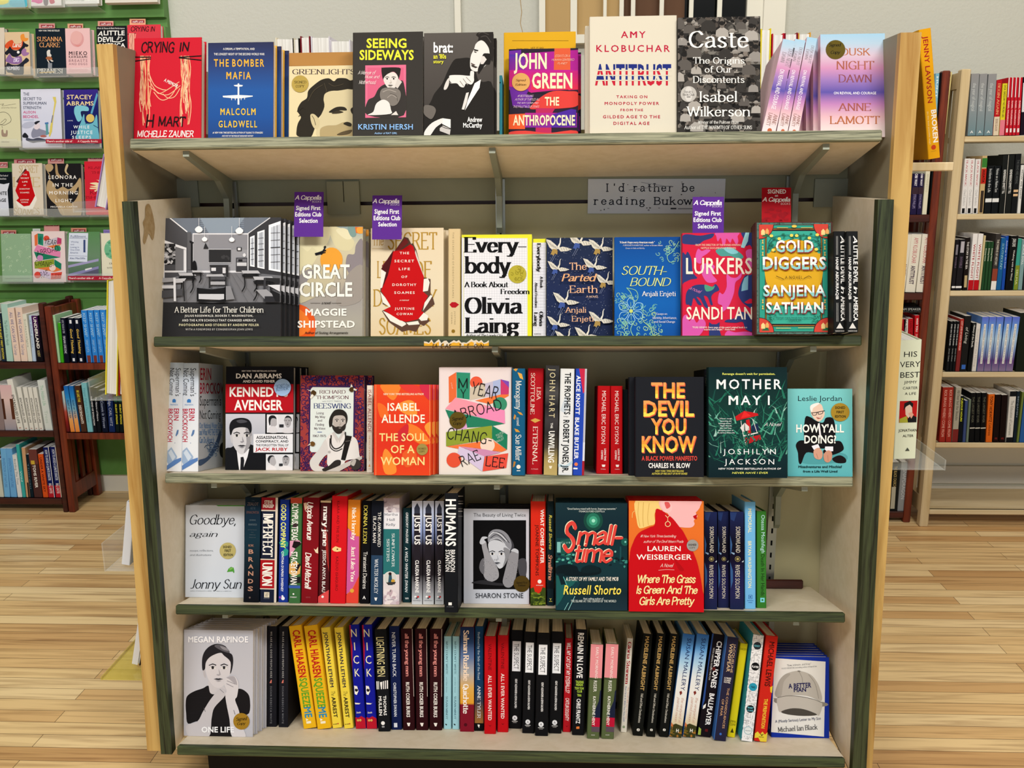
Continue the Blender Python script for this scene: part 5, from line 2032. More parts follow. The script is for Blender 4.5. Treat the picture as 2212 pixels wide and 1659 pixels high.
face_out(L3, 'o', 112, 925, 245, ('b', 1470), '3a2050', '''
R|112,240,930,1475|9c3c3a
N|scroll|112,240,930,380|60|3a1f52,2f1a48|60|2
N|scroll|112,380,240,1475|64|3a1f52,2f1a48|56|3
N|scroll|790,380,930,1475|64|3a1f52,2f1a48|56|4
N|scroll|240,1220,790,1475|50|3a1f52|56|5
N|mottle|130,250,920,320|12|2a2a7a|20|6
N|mottle|800,300,920,1200|8|2a2a7a|18|7
l|3a1f52|24|235,385 800,385
l|3a1f52|24|235,385 225,1240
l|3a1f52|24|805,385 795,1240
P|dbe4e0|270,392 775,398 795,420 785,1200 765,1225 255,1225 235,1200 245,420
T|RICHARD|355,432,692,475|5a1c30|s
T|THOMPSON|315,502,732,545|5a1c30|s
T|with SCOTT TIMBERG|392,565,645,582|8a8c90|s
T|BEESWING|282,602,758,664|1c2a6a|s
T|Losing|318,708,414,738|4a2a38|s
T|My Way|302,758,432,786|4a2a38|s
T|and|335,806,392,832|4a2a38|s
T|Finding|308,856,418,884|4a2a38|s
T|My Voice|290,906,432,934|4a2a38|s
R|330,965,390,972|3a5a9a
T|1967-1975|272,1002,442,1030|4a2a38|s
S|26231f|485,900 480,820 510,740 560,685 640,678 700,720 718,790 705,860 670,900 690,800 640,760 560,760 530,800 520,880 500,900
S|b8b0a8|530,800 560,760 650,755 690,790 690,880 660,950 600,970 545,920 530,860
S|2e2a26|515,870 560,900 600,895 640,900 690,860 690,920 650,970 610,990 570,980 530,930
E|620,832,96|a09890|26231f|0.05
S|e2deda|520,980 600,1060 660,980 700,1020 800,1030 850,1100 870,1260 880,1300 700,1330 660,1400 470,1400 460,1250 420,1200 440,1060
S|d4d0cc|440,1060 360,1180 240,1330 260,1440 330,1470 420,1470 420,1420 350,1390 420,1280 470,1230
P|c8c4c0|520,980 545,960 600,1050 590,1110
P|c8c4c0|690,960 660,950 600,1060 610,1110
L|2a2624|16|510,1010 510,1120 560,1180 640,1150 690,1060 690,970
L|2a2624|12|495,1050 500,1160 570,1210 650,1180
P|1e1c1a|700,1010 775,1020 690,1330 635,1320
l|6a6662|7|695,1085 765,1075
C|b4b0ac|486,1222,18
S|2e2a28|395,1440 480,1400 560,1330 630,1330 620,1400 540,1450 430,1470
P|c4beb8|420,1475 560,1420 760,1330 905,1270 905,1310 700,1420 600,1475
S|3a3634|770,1340 840,1310 890,1360 870,1430 800,1450 760,1400
S|b8b2ac|760,1370 800,1320 830,1330 800,1400
P|f0ece4|200,420 260,440 320,440 290,470
S|4a3418|250,460 280,430 320,460 300,500 260,490
P|e8e2d4|240,520 270,480 290,500 250,545
P|f0ece4|765,350 785,380 780,410 755,400
S|4a3418|740,420 770,390 805,410 790,450 755,450
P|e8e2d4|800,405 840,425 830,440 795,430
S|6a4a20|235,1110 270,1085 305,1110 290,1145 250,1140
P|d8d0c0|205,1145 245,1105 250,1125''', 'patterned red and purple hardcover with bees and man playing guitar, third shelf', t=.024, n=2, grp='bee patterned books', step=(.014, 0), clabel='dark spine edge of the @ copy behind the bee patterned cover')
spine_run(L3, 'o', '''
955,1036,961,362,1482|e6e0d2|narrow cream spine with red capitals between the guitar and orange covers|v=.052
T|ISABEL ALLENDE|420,968|.22,.78|8c2a24|n
T|THE SOUL OF A WOMAN|1005,1335|.36,.62|c89a4a|n
P|d8a06a|.3,1410 .5,1370 .7,1410
H|BALLANTINE|1432,1440|.3,.7|d8a06a|b''')
face_out(L3, 'o', 1052, 1780, 362, ('b', 1524), 'e0481e', '''
V|1052,350,1880,1530|e24a20,de3c20,d83420,e04420
S|ec8030|1140,362 1380,362 1370,460 1300,560 1200,480
S|dc3c34|1380,362 1560,362 1700,430 1580,480 1460,440
S|f09038|1480,560 1580,600 1600,760 1460,740 1340,640
S|e86a28|1100,600 1200,640 1240,760 1140,780
S|ea7a2c|1480,860 1640,920 1780,1100 1640,1120 1500,1000
S|c82a34|1340,1000 1480,860 1490,980 1420,1100
S|f08a34|1200,1180 1300,1300 1340,1480 1200,1500 1160,1320
S|e05a28|1420,1240 1560,1180 1600,1340 1460,1420
S|cc2c48|1640,362 1790,362 1790,560 1700,500
S|f0963a|1700,900 1790,840 1790,1040
l|f0a468|5|1078,362 1078,1526
l|f0a468|5|1768,362 1768,1526
T|NEW YORK TIMES BESTSELLING AUTHOR|1175,470,1690,494|f6e8c8|z
T|ISABEL|1228,598,1638,694|f8f0dc|b
T|ALLENDE|1150,745,1705,848|f8f0dc|b
T|THE SOUL|1122,985,1732,1082|f6d88a|b
T|OF A|1270,1138,1575,1236|f6d88a|b
T|WOMAN|1140,1288,1702,1388|f6d88a|b''', 'bright orange hardcover with cream and yellow capitals on the third shelf', t=.02, n=4, grp='bright orange books', step=(.0062, 0),
         clabel='bright orange hardcover, @ copy behind the front orange cover', sticker=(1672, 1190, 73, '9c8a4a', 'T|SIGNED|1618,1168,1722,1190|2a2410|s\nT|COPY|1632,1205,1706,1227|2a2410|s'))
face_out(L3, 'p', 108, 1035, 143, ('b', 1516), 'e4d8d4', '''
V|108,130,1035,1520|e2d4d4,e6dcd8,e4dad0
R|108,130,122,1520|d4c8c6
C|e0583c|585,335,80
P|e06a38|232,262 330,200 332,530 300,560 235,600
P|2e8a6c|332,205 508,212 500,552 338,528
l|8ab8c8|5|335,202 508,210
P|bfb8cc|508,400 895,292 895,480 505,560
P|c8bca8|508,400 700,345 700,520 505,560
P|a8b4d8|800,318 895,292 895,480 800,510
P|c43a6a|898,292 1005,320 1002,480 898,500
P|7a4ab0|900,292 1005,320 1005,400
P|e8743a|570,565 895,488 1003,485 1000,505 880,570 760,610
C|3a8a6a|890,610,90
P|e88ab4|320,525 950,690 955,860 190,668
P|ec94a4|320,525 740,635 560,760 190,668
P|247a5c|190,680 240,800 470,910 760,895 950,860
P|d8a0cc|430,760 470,900 460,925 300,935 340,880
P|8a9a34|200,968 785,885 788,1055 200,1150
P|1e7a58|790,885 985,1000 980,1195 788,1050
P|e8743a|205,1152 640,1090 780,1060 978,1195 910,1222 560,1170 350,1180
C|e8d0c0|730,1135,93
P|c88ab0|380,1150 700,1190 900,1230 690,1280
P|cfc0dc|365,1150 692,1280 660,1470 350,1245
P|e05040|695,1282 995,1238 970,1425 668,1470
C|dc5236|300,1325,95
T|M|358,282,475,405|16161a|o
T|Y|385,420,455,528|16161a|o
T|YEAR|525,360,870,512|16161a|o|-13
T|ABROAD|270,620,915,750|16161a|o|14
T|CHANG-|215,950,790,1090|16161a|o|-8
T|RAE|375,1238,635,1365|16161a|o|22
T|LEE|710,1290,950,1412|16161a|o|-7
T|a novel|240,365,315,382|f0d8c8|o|-80
T|PULITZER|835,975,955,1000|cfe0d4|o|26
T|PRIZE|855,1015,930,1038|cfe0d4|o|26
T|FINALIST|830,1060,945,1085|cfe0d4|o|26''', 'pale pink hardcover with folded ribbon of coloured panels on the third shelf', t=.03, n=2, grp='ribbon lettered pink books', step=(0, .002), clabel='pale pink hardcover, @ copy hidden behind the coloured ribbon cover',
         sticker=(352, 818, 109, '5a4a16', 'T|Signed|275,775,425,815|1a1408|I|5\nT|Copy|292,838,402,872|1a1408|I|3'))
spine_run(L3, 'p', '''
1040,1212,1052,146,1525|15587e|teal blue spine with golden leaves, right of the pale pink ribbon cover
T|Monogamy|305,680|.3,.72|e8e4d8|s
T|a novel|780,885|.36,.58|e8e4d8|s
T|Sue Miller|1000,1340|.28,.7|e8e4d8|s
P|d0963a|.1,160 .25,146 .45,150 .3,185
P|e0a848|.42,195 .75,215 .86,290 .6,270
P|d0963a|.38,700 .7,715 .85,750 .6,740
P|c88a38|.1,790 .2,735 .32,760 .22,810
P|d0963a|.18,920 .45,935 .62,970 .3,965
P|b07a34|.06,1425 .14,1345 .3,1350 .2,1410
C|1415,.5,.16|e8e4d8
R|1460,1470|.36,.64|e8e4d8

1224,1434,1245,145,1511|b3141e|crimson spine with cream lettering and gold ornament, third shelf
T|LISA|390,555|.58,.82|f0dccc|s
T|SCOTTOLINE|205,740|.2,.44|f0dccc|s
T|ETERNAL|895,1385|.38,.66|f0dccc|s
P|d8a850|.2,815 .5,790 .85,815 .5,850
H|PUTNAM|1440,1452|.3,.72|e8b8b0|b

1446,1622,1476,108,1524|2a2a2e|tall charcoal and gold spine with thin pale capitals, third shelf
V|108,1524|3a3a3c,262628,4a4848,222226,3c3a3c,2a2828,4a4438,a8945c,b8a468
T|JOHN HART|150,782|.3,.72|d8cca0|W
T|THE|850,920|.44,.6|f0eee8|b
T|UNWILLING|955,1362|.32,.74|f0eee8|x
P|e8e0c8|.38,1405 .62,1405 .56,1440 .44,1440

1630,1818,1660,150,1523|dfe2e2|white spine with heavy black capitals and blue wave, third shelf
P|b8d0dc|0,1380 .5,1400 1,1330 1,1370 .6,1430 0,1420
P|c8d2da|.05,690 .4,500 .7,640 .3,720
T|THE PROPHETS|202,742|.34,.74|16181c|x
T|ROBERT JONES, JR.|812,1490|.3,.7|16181c|x
H|PUTNAM|765,775|.3,.62|3a3c40|b

1820,1968,1858,150,1526|2446b2|royal blue spine with pink top and white capitals, third shelf
P|c42848|.3,150 1,150 1,420 .7,470 .5,300
R|150,1100|.82,1|b8bac4
R|1100,1340|.82,1|d8dce4
R|1340,1526|.8,1|a02030
T|ALICE KNOTT|240,745|.1,.44|f0f0f4|x
T|BLAKE BUTLER|782,1320|.08,.42|f0f0f4|x
C|1385,.26,.16|e07a50
R|1430,1450|.02,.4|e8ecf0''')
spine_run(L3, 'q', '\n\n'.join('''
%s|b40d13|bright red spine with white capitals on the third shelf, %s of two
T|MICHAEL ERIC DYSON|420,1080|.36,.66|f2e4dc|n
T|LONG TIME|1140,1290|.6,.74|f2e4dc|x
T|COMING|1160,1275|.36,.5|f2e4dc|x
P|f2e4dc|.42,1340 .7,1340 .66,1368 .46,1368
H|ST. MARTIN'S|1392,1400|.36,.72|f2e4dc|b''' % (q, ORD[k]) for k, q in enumerate(('215,378,232,357,1452', '393,546,385,357,1453'))), grp='bright red spines')
spine_run(L3, 'q', '''
553,640,530,400,1462|10161a|low black book beside the two bright red spines|v=.06

643,697,650,258,1478|0e0e12|black spine with faint coloured lettering left of the orange letter cover|v=.028
T|BLACK POWER MANIFESTO|320,990|.3,.7|4a342a|n
T|CHARLES|1000,1280|.3,.7|2a6a3a|x''')
face_out(L3, 'q', 700, 1545, 255, ('b', 1492), '1c1e24', '''
O|THE|895,328,1310,508|f0a05a/e8983c/f0b840/f6dc58|x|d85a44|10,12
O|DEVIL|800,552,1425,735|f0a05a/e8983c/f0b840/f6dc58|x|d85a44|10,12
O|YOU|890,772,1325,955|f0a05a/e8983c/f0b840/f6dc58|x|d85a44|10,12
O|KNOW|778,990,1450,1178|f0a05a/e8983c/f0b840/f6dc58|x|d85a44|10,12
T|A BLACK POWER MANIFESTO|778,1232,1464,1285|d84a40|x
T|CHARLES M. BLOW|862,1318,1378,1376|f2f0ec|x
T|NEW YORK TIMES BESTSELLING|945,1404,1298,1426|d8cc58|z
T|AUTHOR OF FIRE SHUT UP IN MY BONES|902,1436,1342,1460|d8cc58|z''', 'black hardcover with huge orange and yellow block capitals on the third shelf', t=.03, n=2, grp='orange block letter books', step=(-.011, 0),
         clabel='black hardcover, @ copy showing its edge behind the orange block letters')
spine_run(L3, 'r', '''
-14,60,-10,240,1440|16181f|dark hardcover edge between the orange letter cover and grass cover|v=.05

63,112,66,145,1448|0c0e12|narrow black spine with faint yellow lettering left of the grass cover|v=.018
T|MOTHER MAY I JOSHILYN JACKSON|220,1320|.3,.75|4a5030|n''')
face_out(L3, 'r', 115, 1052, 130, ('b', 1452), '0f2a2c', '''
V|115,120,1052,1460|0e2428,10302e,123a34,0f2c30,0c2026
N|grass|140,500,1040,1250|150|1a5a48,23705a,0f3a34,174a42|260|4
N|grass|120,700,1050,1300|46|3f9478,62a890,2c7a62|240|8
N|grass|140,650,1040,1200|16|9cc4b8,7ab4a4|150|9
P|c01c20|430,720 540,650 700,680 710,705 580,735 450,768
P|e02a2a|540,650 500,740 620,710
P|c01c20|560,760 600,750 630,920 580,920
P|d8d4d0|490,850 545,790 600,840 600,880 520,900
P|1a2a4a|620,830 700,800 720,880 640,900
L|e0dcd8|7|500,770 520,900 560,1060
L|e0dcd8|7|640,750 690,900
L|e8e4e0|12|530,950 700,910
P|b01a20|545,975 730,935 740,990 570,1050
N|grass|400,980,800,1200|34|1a5a48,2c7a62,0f3a34|200|12
T|Revenge doesn't wait for permission.|278,196,908,220|dce06a|x
T|MOTHER|208,275,985,388|f2f4f4|w
T|MAY I|352,470,842,578|f2f4f4|w
T|"Clever, tough|240,735,390,748|e8eeee|b
T|grounding, and|255,764,385,778|e8eeee|b
T|hauntingly written."|232,792,388,806|e8eeee|b
T|- Megan Miranda,|240,820,392,834|e8eeee|b
T|New York Times|250,848,385,862|e8eeee|b
T|bestselling author of|228,876,408,890|e8eeee|b
T|The Girl from Widow Hills|215,904,425,918|e8eeee|b
T|A Novel|775,790,985,830|f0f2f2|c
T|JOSHILYN|285,1105,915,1168|f2f4f4|W
T|JACKSON|302,1225,895,1288|f2f4f4|W
T|NEW YORK TIMES BESTSELLING AUTHOR OF|228,1330,978,1350|f0f2f2|z
T|NEVER HAVE I EVER|392,1378,820,1400|dce06a|z''', 'dark green grass hardcover with a red toy carousel and white capitals', t=.032)
face_out(L3, 'r', 1058, 1832, 388, ('b', 1436), '6fc2c4', '''
V|1058,370,1832,1440|7ccaca,70c2c4,66b8bc,5cb0b6
T|Leslie Jordan|1182,470,1705,532|16262e|n
S|4f9ca2|1180,1180 1260,1140 1700,1150 1760,1240 1500,1285 1240,1275
S|141214|1265,740 1330,725 1400,770 1480,790 1520,730 1612,760 1620,1030 1500,1100 1380,1080 1262,1040
S|141214|1155,1060 1200,1005 1290,1010 1350,1060 1440,1120 1400,1160 1280,1150 1220,1280 1190,1260 1180,1150
S|141214|1720,1060 1680,1010 1590,1020 1540,1080 1480,1130 1520,1180 1620,1170 1720,1120
S|181416|1590,1220 1680,1180 1750,1220 1745,1270 1640,1270
P|e8e4e8|1418,800 1440,795 1460,960 1440,970
S|e6c8b4|1330,640 1340,590 1400,558 1460,575 1485,640 1500,680 1480,740 1430,778 1380,750 1345,700
S|f0ece6|1328,640 1332,585 1400,555 1440,560 1400,590 1360,620 1350,660
L|18181c|8|1340,675 1400,668 1500,648
L|18181c|7|1352,680 1360,700 1395,698 1408,668
L|18181c|7|1422,668 1428,690 1470,680 1480,655
P|a8584c|1395,725 1440,730 1468,705 1450,740 1420,748
P|f4f0ea|1402,728 1440,731 1462,712 1446,734
P|e8e8f0|1342,1070 1420,1045 1442,1090 1370,1115
P|e8e8f0|1505,1075 1600,1075 1600,1130 1530,1140 1500,1110
S|cf9c84|1375,1115 1430,1090 1470,1140 1470,1200 1440,1230 1385,1215 1365,1160
S|c89078|1490,1160 1540,1120 1585,1150 1580,1230 1540,1265 1500,1250 1485,1200
L|a87060|5|1400,1160 1420,1220
L|a87060|5|1535,1180 1540,1250
T|HOW Y'ALL|1158,815,1728,905|f4f2ea|x
T|DOING?|1255,945,1636,1035|f4f2ea|x
T|Misadventures and Mischief|1185,1302,1705,1330|14343a|x
T|from a Life Well Lived|1240,1358,1650,1384|14343a|x''', 'turquoise hardcover with a smiling seated man in black, last on the third shelf', t=.024,
         sticker=(1683, 665, 111, 'a4842c', 'T|SIGNED|1622,597,1742,626|1a160c|x\nT|FIRST|1638,650,1728,678|1a160c|x\nT|EDITION|1620,702,1748,730|1a160c|x'))

# ---------------------------------------------------------------- fourth shelf
face_out(L4, 's', 163, 872, 287, ('b', 1388), 'cdd4de', '''
P|3f9a2a|525,280 880,280 880,296 560,296
T|Goodbye,|222,400,770,512|14161c|i
T|again|220,598,555,660|14161c|i
T|essays, reflections,|222,815,502,836|5a6068|i
T|and illustrations|222,868,480,888|5a6068|i
P|4f9a38|665,1082 685,1040 715,1020 745,1030 752,1060 755,1085 745,1095 735,1075
P|7ab458|690,1040 730,1024 740,1040 700,1060
T|Jonny Sun|228,1172,842,1278|14161c|i
T|author of everyone's a aliebn|226,1302,485,1312|5a6068|i
T|when ur a aliebn too|540,1304,720,1314|5a6068|i''', 'white hardcover with italic title and green leaf, first on the fourth shelf', t=.021, n=6, grp='white leaf books', clabel='white and green edged hardcover, @ copy behind the green leaf cover',
         sticker=(676, 828, 97, 'b8ac6c', 'T|SIGNED|620,768,722,796|1c1a10|x\nT|FIRST|640,812,716,842|1c1a10|x\nT|EDITION|628,862,738,890|1c1a10|x'))
spine_run(L4, 's', '''
860,1047,884,182,1447|10202e|dark navy spine with copper block capitals down it, fourth shelf
V|182,1447|0c1c28,12283a,14303e,12242e,10161e,0c0e14
H|THE|218,228|.4,.6|3a4a58|b
H|ZEALOT|245,282|.14,.86|6a5a54|n
H|AND THE|300,330|.34,.66|3a4a58|b
H|EMANCIPATOR|350,380|.1,.9|6a4a44|n
H|JOHN BROWN|450,465|.3,.7|5a6a74|b
H|ABRAHAM LINCOLN|500,522|.22,.78|5a6a74|b
H|AND THE STRUGGLE|570,580|.2,.78|4a5a64|b
H|FOR|602,610|.42,.58|4a5a64|b
H|AMERICAN|630,640|.3,.7|4a5a64|b
H|FREEDOM|662,672|.3,.72|4a5a64|b
H|H.W.|750,778|.26,.62|a07a68|x
H|B|812,862|.28,.6|b88a74|x
H|R|905,955|.28,.6|b88a74|x
H|A|992,1040|.28,.62|b88a74|x
H|N|1075,1125|.28,.62|b88a74|x
H|D|1168,1218|.28,.62|b88a74|x
H|S|1258,1310|.28,.62|b88a74|x
C|1390,.42,.06|6a5a54

1056,1256,1077,186,1449|1a2034|red and black spine with tall white serif capitals, fourth shelf
R|186,345|0,.86|8c1420
R|186,1449|.86,1|d8ccbc
R|335,350|0,.86|d8ccbc
R|925,938|0,.86|d8ccbc
R|938,1280|0,.86|a4141c
R|1280,1292|0,.86|d8ccbc
H|STEVE|222,262|.18,.68|f0e8dc|x
H|INSKEEP|270,308|.1,.76|f0e8dc|x
T|IMPERFECT|380,900|.14,.72|f0ece4|S
T|UNION|968,1252|.14,.72|f0ece4|S
R|1325,1390|.26,.58|e0d4bc
H|AP|1338,1380|.32,.52|5a5248|s
H|PENGUIN PRESS|1398,1406|.24,.58|8a8c94|b''')
spine_run(L4, 't', '''
2,131,24,167,1490|1a3590|royal blue spine with yellow capitals and teal leaves, fourth shelf
P|2a8f86|0,720 .5,680 .95,720 .9,770 .3,790
P|2a9a8c|.2,850 .7,790 .98,820 .9,880 .4,905
T|GOOD COMPANY|225,795|.18,.66|eef07a|x
T|CYNTHIA D'APRIX SWEENEY|832,1355|.28,.5|e8eaf0|x
C|1428,.2,.12|8a4ab0
C|1440,.5,.18|f0f0f4
C|1412,.44,.1|f0f0f4

136,286,165,143,1502|3c6a3c|green and pink collage spine with tall thin white capitals, fourth shelf
R|143,215|0,1|b84a34
P|3a2a2e|.3,470 .7,480 .6,540 .2,520
P|d89ab8|0,700 .8,690 1,720 .5,800 0,920
P|1c1418|.2,780 .35,700 .9,710 1,740 .5,800
P|d8a860|0,1000 .6,960 1,1020 .95,1120 .4,1160 0,1120
P|1c1418|.5,1020 .95,990 1,1010 .6,1120
P|1c1c1e|0,1170 1,1160 1,1240 0,1250
R|1275,1310|0,1|3a5aa8
T|OLYMPUS, TEXAS|212,690|.16,.68|f2f0ea|x
T|STACEY SWAN|838,1265|.16,.68|f2f0ea|x
C|1385,.42,.08|e8e6e0
H|DOUBLEDAY|1418,1432|.14,.72|e8e6e0|x

300,508,326,141,1502|82101a|dark crimson spine with white gothic lettering and pale cat ear, fourth shelf
V|141,1502|6a0c14,7a0f18,880f1c,7c1018
P|d8b49a|.02,215 .2,205 .3,270 .12,310
P|e4d4b4|.72,800 .86,812 .98,775 1,860 .84,850
T|Utopia Avenue|200,690|.28,.62|f2ece4|k
T|David Mitchell|850,1325|.22,.56|f2ece4|k
H|RANDOM HOUSE|1420,1436|.28,.56|a84a50|b

514,652,547,180,1500|4a1418|maroon spine with large white lowercase title and coral foot, fourth shelf
P|9c2a26|.4,480 .75,620 1,1100 .8,1000 .5,700
P|d84a4a|0,1420 .3,1390 1,1330 1,1500 0,1500
R|180,205|0,1|d8c49c
T|mary jane|252,768|.3,.78|f4f0ea|S
T|JESSICA ANYA BLAU|815,1362|.34,.64|f0ece6|b
C|1420,.42,.12|f0ece6

662,866,692,122,1506|d41720|wide bright red spine with dark lettering and small yellow hand, fourth shelf
T|KLARA AND THE SUN|185,718|.34,.5|6a1014|n
T|KAZUO ISHIGURO|905,1345|.34,.5|6a1014|n
P|ecd08a|.1,800 .3,770 .5,785 .66,790 .66,830 .4,842 .2,835 .08,815
C|808,.42,.05|5a3a20

874,1032,902,170,1502|e07a2a|orange and pink spine with white serif lettering, fourth shelf
P|cc5a9a|0,540 .4,570 .7,640 .95,640 1,1150 .8,1220 .4,1340 0,1390
P|e04434|0,1400 .5,1330 1,1150 1,1502 0,1502
P|e48a28|0,170 1,170 1,640 .6,620 .3,580 0,530
T|Nick Hornby|268,692|.34,.66|f6ecdc|S
T|Just Like You|768,1225|.34,.66|f6ecdc|S
C|1342,.46,.17|e0a83c

1044,1172,1077,182,1508|0b0a0e|black spine with yellow upper and white lower serif lettering, fourth shelf
T|DONNA LEON|240,735|.22,.58|e4d45a|s
T|Transient Desires|840,1318|.3,.68|f0eee8|s
P|f0eee8|.3,1450 .46,1405 .64,1450 .54,1450 .46,1428 .38,1450

1180,1337,1200,182,1521|26405c|slate blue and black spine with white serif capitals, fourth shelf
R|182,885|0,1|10141e
T|THE AWKWARD|325,775|.56,.8|f0eee8|s
T|BLACK MAN|380,725|.16,.4|f0eee8|s
T|WALTER MOSLEY|932,1382|.34,.62|e4e8ec|s
P|f0eee8|.34,1430 .6,1430 .52,1470 .42,1470

1347,1556,1366,147,1518|d0c4cc|cloudy lilac and teal spine with a woman in a round picture, fourth shelf
V|147,330|9a8a94,b8acb4,c8c0c8
N|mottle|150,330|16|a8989e,dcd4d8,8c7c88|.2|4
R|330,545|0,1|e6e6ec
H|Martha|340,372|.06,.9|5a5e6a|s
H|Hall|408,438|.22,.72|5a5e6a|s
H|Kelly|472,502|.16,.76|5a5e6a|s
R|545,1130|0,1|2a7072
T|SUNFLOWER|600,1035|.54,.7|e4ecec|s
T|SISTERS|672,965|.22,.38|e4ecec|s
V|1130,1518|d8ccd0,e0d6d8,c8b8c0
N|mottle|1300,1518|14|c0a8b0,e8dcdc|.2|6
C|1180,.44,.43|e6e2de
C|1180,.44,.4|cfd0cc
P|2a5060|.36,1130 .52,1130 .6,1268 .3,1268
C|1122,.43,.1|2a1c1c
C|1215,.62,.12|c89a3a
P|3a3434|.18,1235 .8,1225 .72,1258 .3,1262
H|BALLANTINE|1450,1460|.28,.7|5a5058|b''')
spine_run(L4, 'u', '''
110,216,126,262,1440|123036|narrow dark teal spine with thin white italic capitals, fourth shelf
T|GREGORY MAGUIRE|318,705|.38,.66|e8ecec|z
T|A WILD WINTER SWAN|750,1315|.3,.62|e8ecec|z
H|WM|1380,1402|.3,.72|e8ecec|b''')
spine_run(L4, 'u', '\n\n'.join('''
%s|2a2630|white and black arrow pointed spine on the fourth shelf, %s of three
V|175,1465|d0d6e8,b8c4e0,8a9ac8,2c2834,1c1618,201c20,8a8a90,c8ccd0
P|343848|.22,265 .5,200 .76,265 .76,800 .22,800
R|330,1180|.2,.78|241f26
T|JUST US|345,722|.26,.78|f4f2f0|x
T|CLAUDIA RANKINE|915,1320|.34,.66|f4f2f0|x
C|1370,.34,.1|f0eeea
C|1370,.6,.1|c02a2a
P|1a1a1c|.34,1380 .6,1380 .48,1398
H|GRAYWOLF|1412,1422|.12,.84|6a6a70|b''' % (q, ORD[k]) for k, q in enumerate(('224,357,236,175,1465', '362,500,377,176,1466', '510,622,521,177,1467'))), grp='arrow pointed spines')
spine_run(L4, 'u', '''
627,797,640,80,1566|14161a|tall thick black spine with giant white capitals, overhanging the fourth shelf
T|HUMANS|155,740|.1,.82|f4f2f0|x
T|BRANDON|785,1058|.44,.78|f4f2f0|b
T|STANTON|785,1055|.08,.38|f4f2f0|b
P|f0eeea|.3,1440 .55,1440 .55,1475 .3,1475
H|ST. MARTIN'S|1490,1498|.18,.68|8a8c90|b
>N|stripes|800,120,860,400|9|d0d0d0,14161a,8a8a8a|9|1''')
face_out(L4, 'u', 868, 1676, 284, ('b', 1457), '16161c', '''
R|868,270,1676,1470|c6cad4
T|The Beauty of Living Twice|990,335,1635,378|1e222a|n
R|985,422,1638,1275|08080a
S|3a3a40|1240,560 1330,560 1440,640 1490,740 1460,820 1420,800 1360,720 1200,700
S|8a8c94|1165,640 1190,570 1250,535 1340,545 1420,610 1460,720 1440,790 1390,740 1340,680 1260,660 1180,700
L|d8dce2|9|1180,620 1240,570 1320,600 1400,680
L|2a2a30|8|1200,640 1280,600 1380,680
L|d0d4da|7|1190,670 1290,640 1380,720
L|2a2a30|7|1240,560 1340,590 1430,700
S|c8ccd4|1175,700 1250,665 1340,690 1410,760 1440,800 1400,900 1370,980 1310,1020 1260,960 1210,880 1180,800
S|86888e|1360,760 1440,800 1400,930 1350,1000 1380,880
E|1278,845,140|a4a8b2|1c1c22|0.14
S|9c9ca2|1090,720 1140,680 1160,760 1200,860 1260,960 1300,1060 1290,1140 1200,1180 1120,1120 1110,1000 1120,880
S|c4c8d0|1065,700 1075,660 1100,625 1150,625 1160,640 1120,660 1140,690 1090,720
S|6a6a70|1060,1000 1080,920 1120,900 1120,1080 1080,1060
S|8e8e94|1440,830 1500,790 1545,800 1540,940 1520,1080 1490,1200 1440,1250 1380,1240 1350,1180 1370,1080 1400,960
S|c0c4cc|1450,800 1490,768 1540,790 1540,830 1490,810
S|46464c|1540,920 1636,905 1636,1100 1560,1100
N|stars|1110,900,1280,1160|90|76767c,b4b4ba|5|2
N|stars|1380,900,1530,1220|90|6a6a70,a8a8ae|5|3
S|2a2a2e|990,1180 1120,1160 1260,1190 1340,1200 1340,1230 1000,1200
T|SHARON STONE|1015,1320,1605,1380|2a2e36|n''', 'pale grey hardcover with black framed photo of a woman with hands in hair', t=.02, n=5, grp='woman portrait grey books', clabel='black topped hardcover, @ copy behind the pale grey portrait cover',
         sticker=(1585, 1205, 100, '4a3a12', 'T|Signed First|1515,1178,1655,1202|1a1408|I\nT|Edition|1540,1212,1632,1234|1a1408|I'))
spine_run(L4, 'u', '''
1690,1882,1682,182,1480|d42a18|red orange spine with forest foot, right of the pale grey portrait cover
T|WHAT COMES AFTER|280,955|.66,.88|f2ece4|x
T|JOANNE TOMPKINS|472,1108|.34,.54|4a1410|b
C|1180,.6,.13|f2ece4
P|3a4a18|0,1270 .2,1250 .3,1310 .5,1340 .7,1300 .8,1250 1,1260 1,1480 0,1480
N|mottle|1320,1480|26|5a6a20,2a3a14,7a8a2a,46561c|.12|3
H|RIVERHEAD|1222,1232|.38,.84|f2ece4|b

1894,1986,1888,180,1480|14262c|dark teal spine with yellow upper lettering and red script, left of the night street cover
T|Russell Shorto|350,782|.3,.7|f0e05a|z
T|Smalltime|845,1165|.22,.72|e89a7a|k
R|1180,1270|0,1|10181e
H|Y|1390,1415|.34,.7|e8d85a|x
R|1424,1430|.3,.74|e8d85a''')
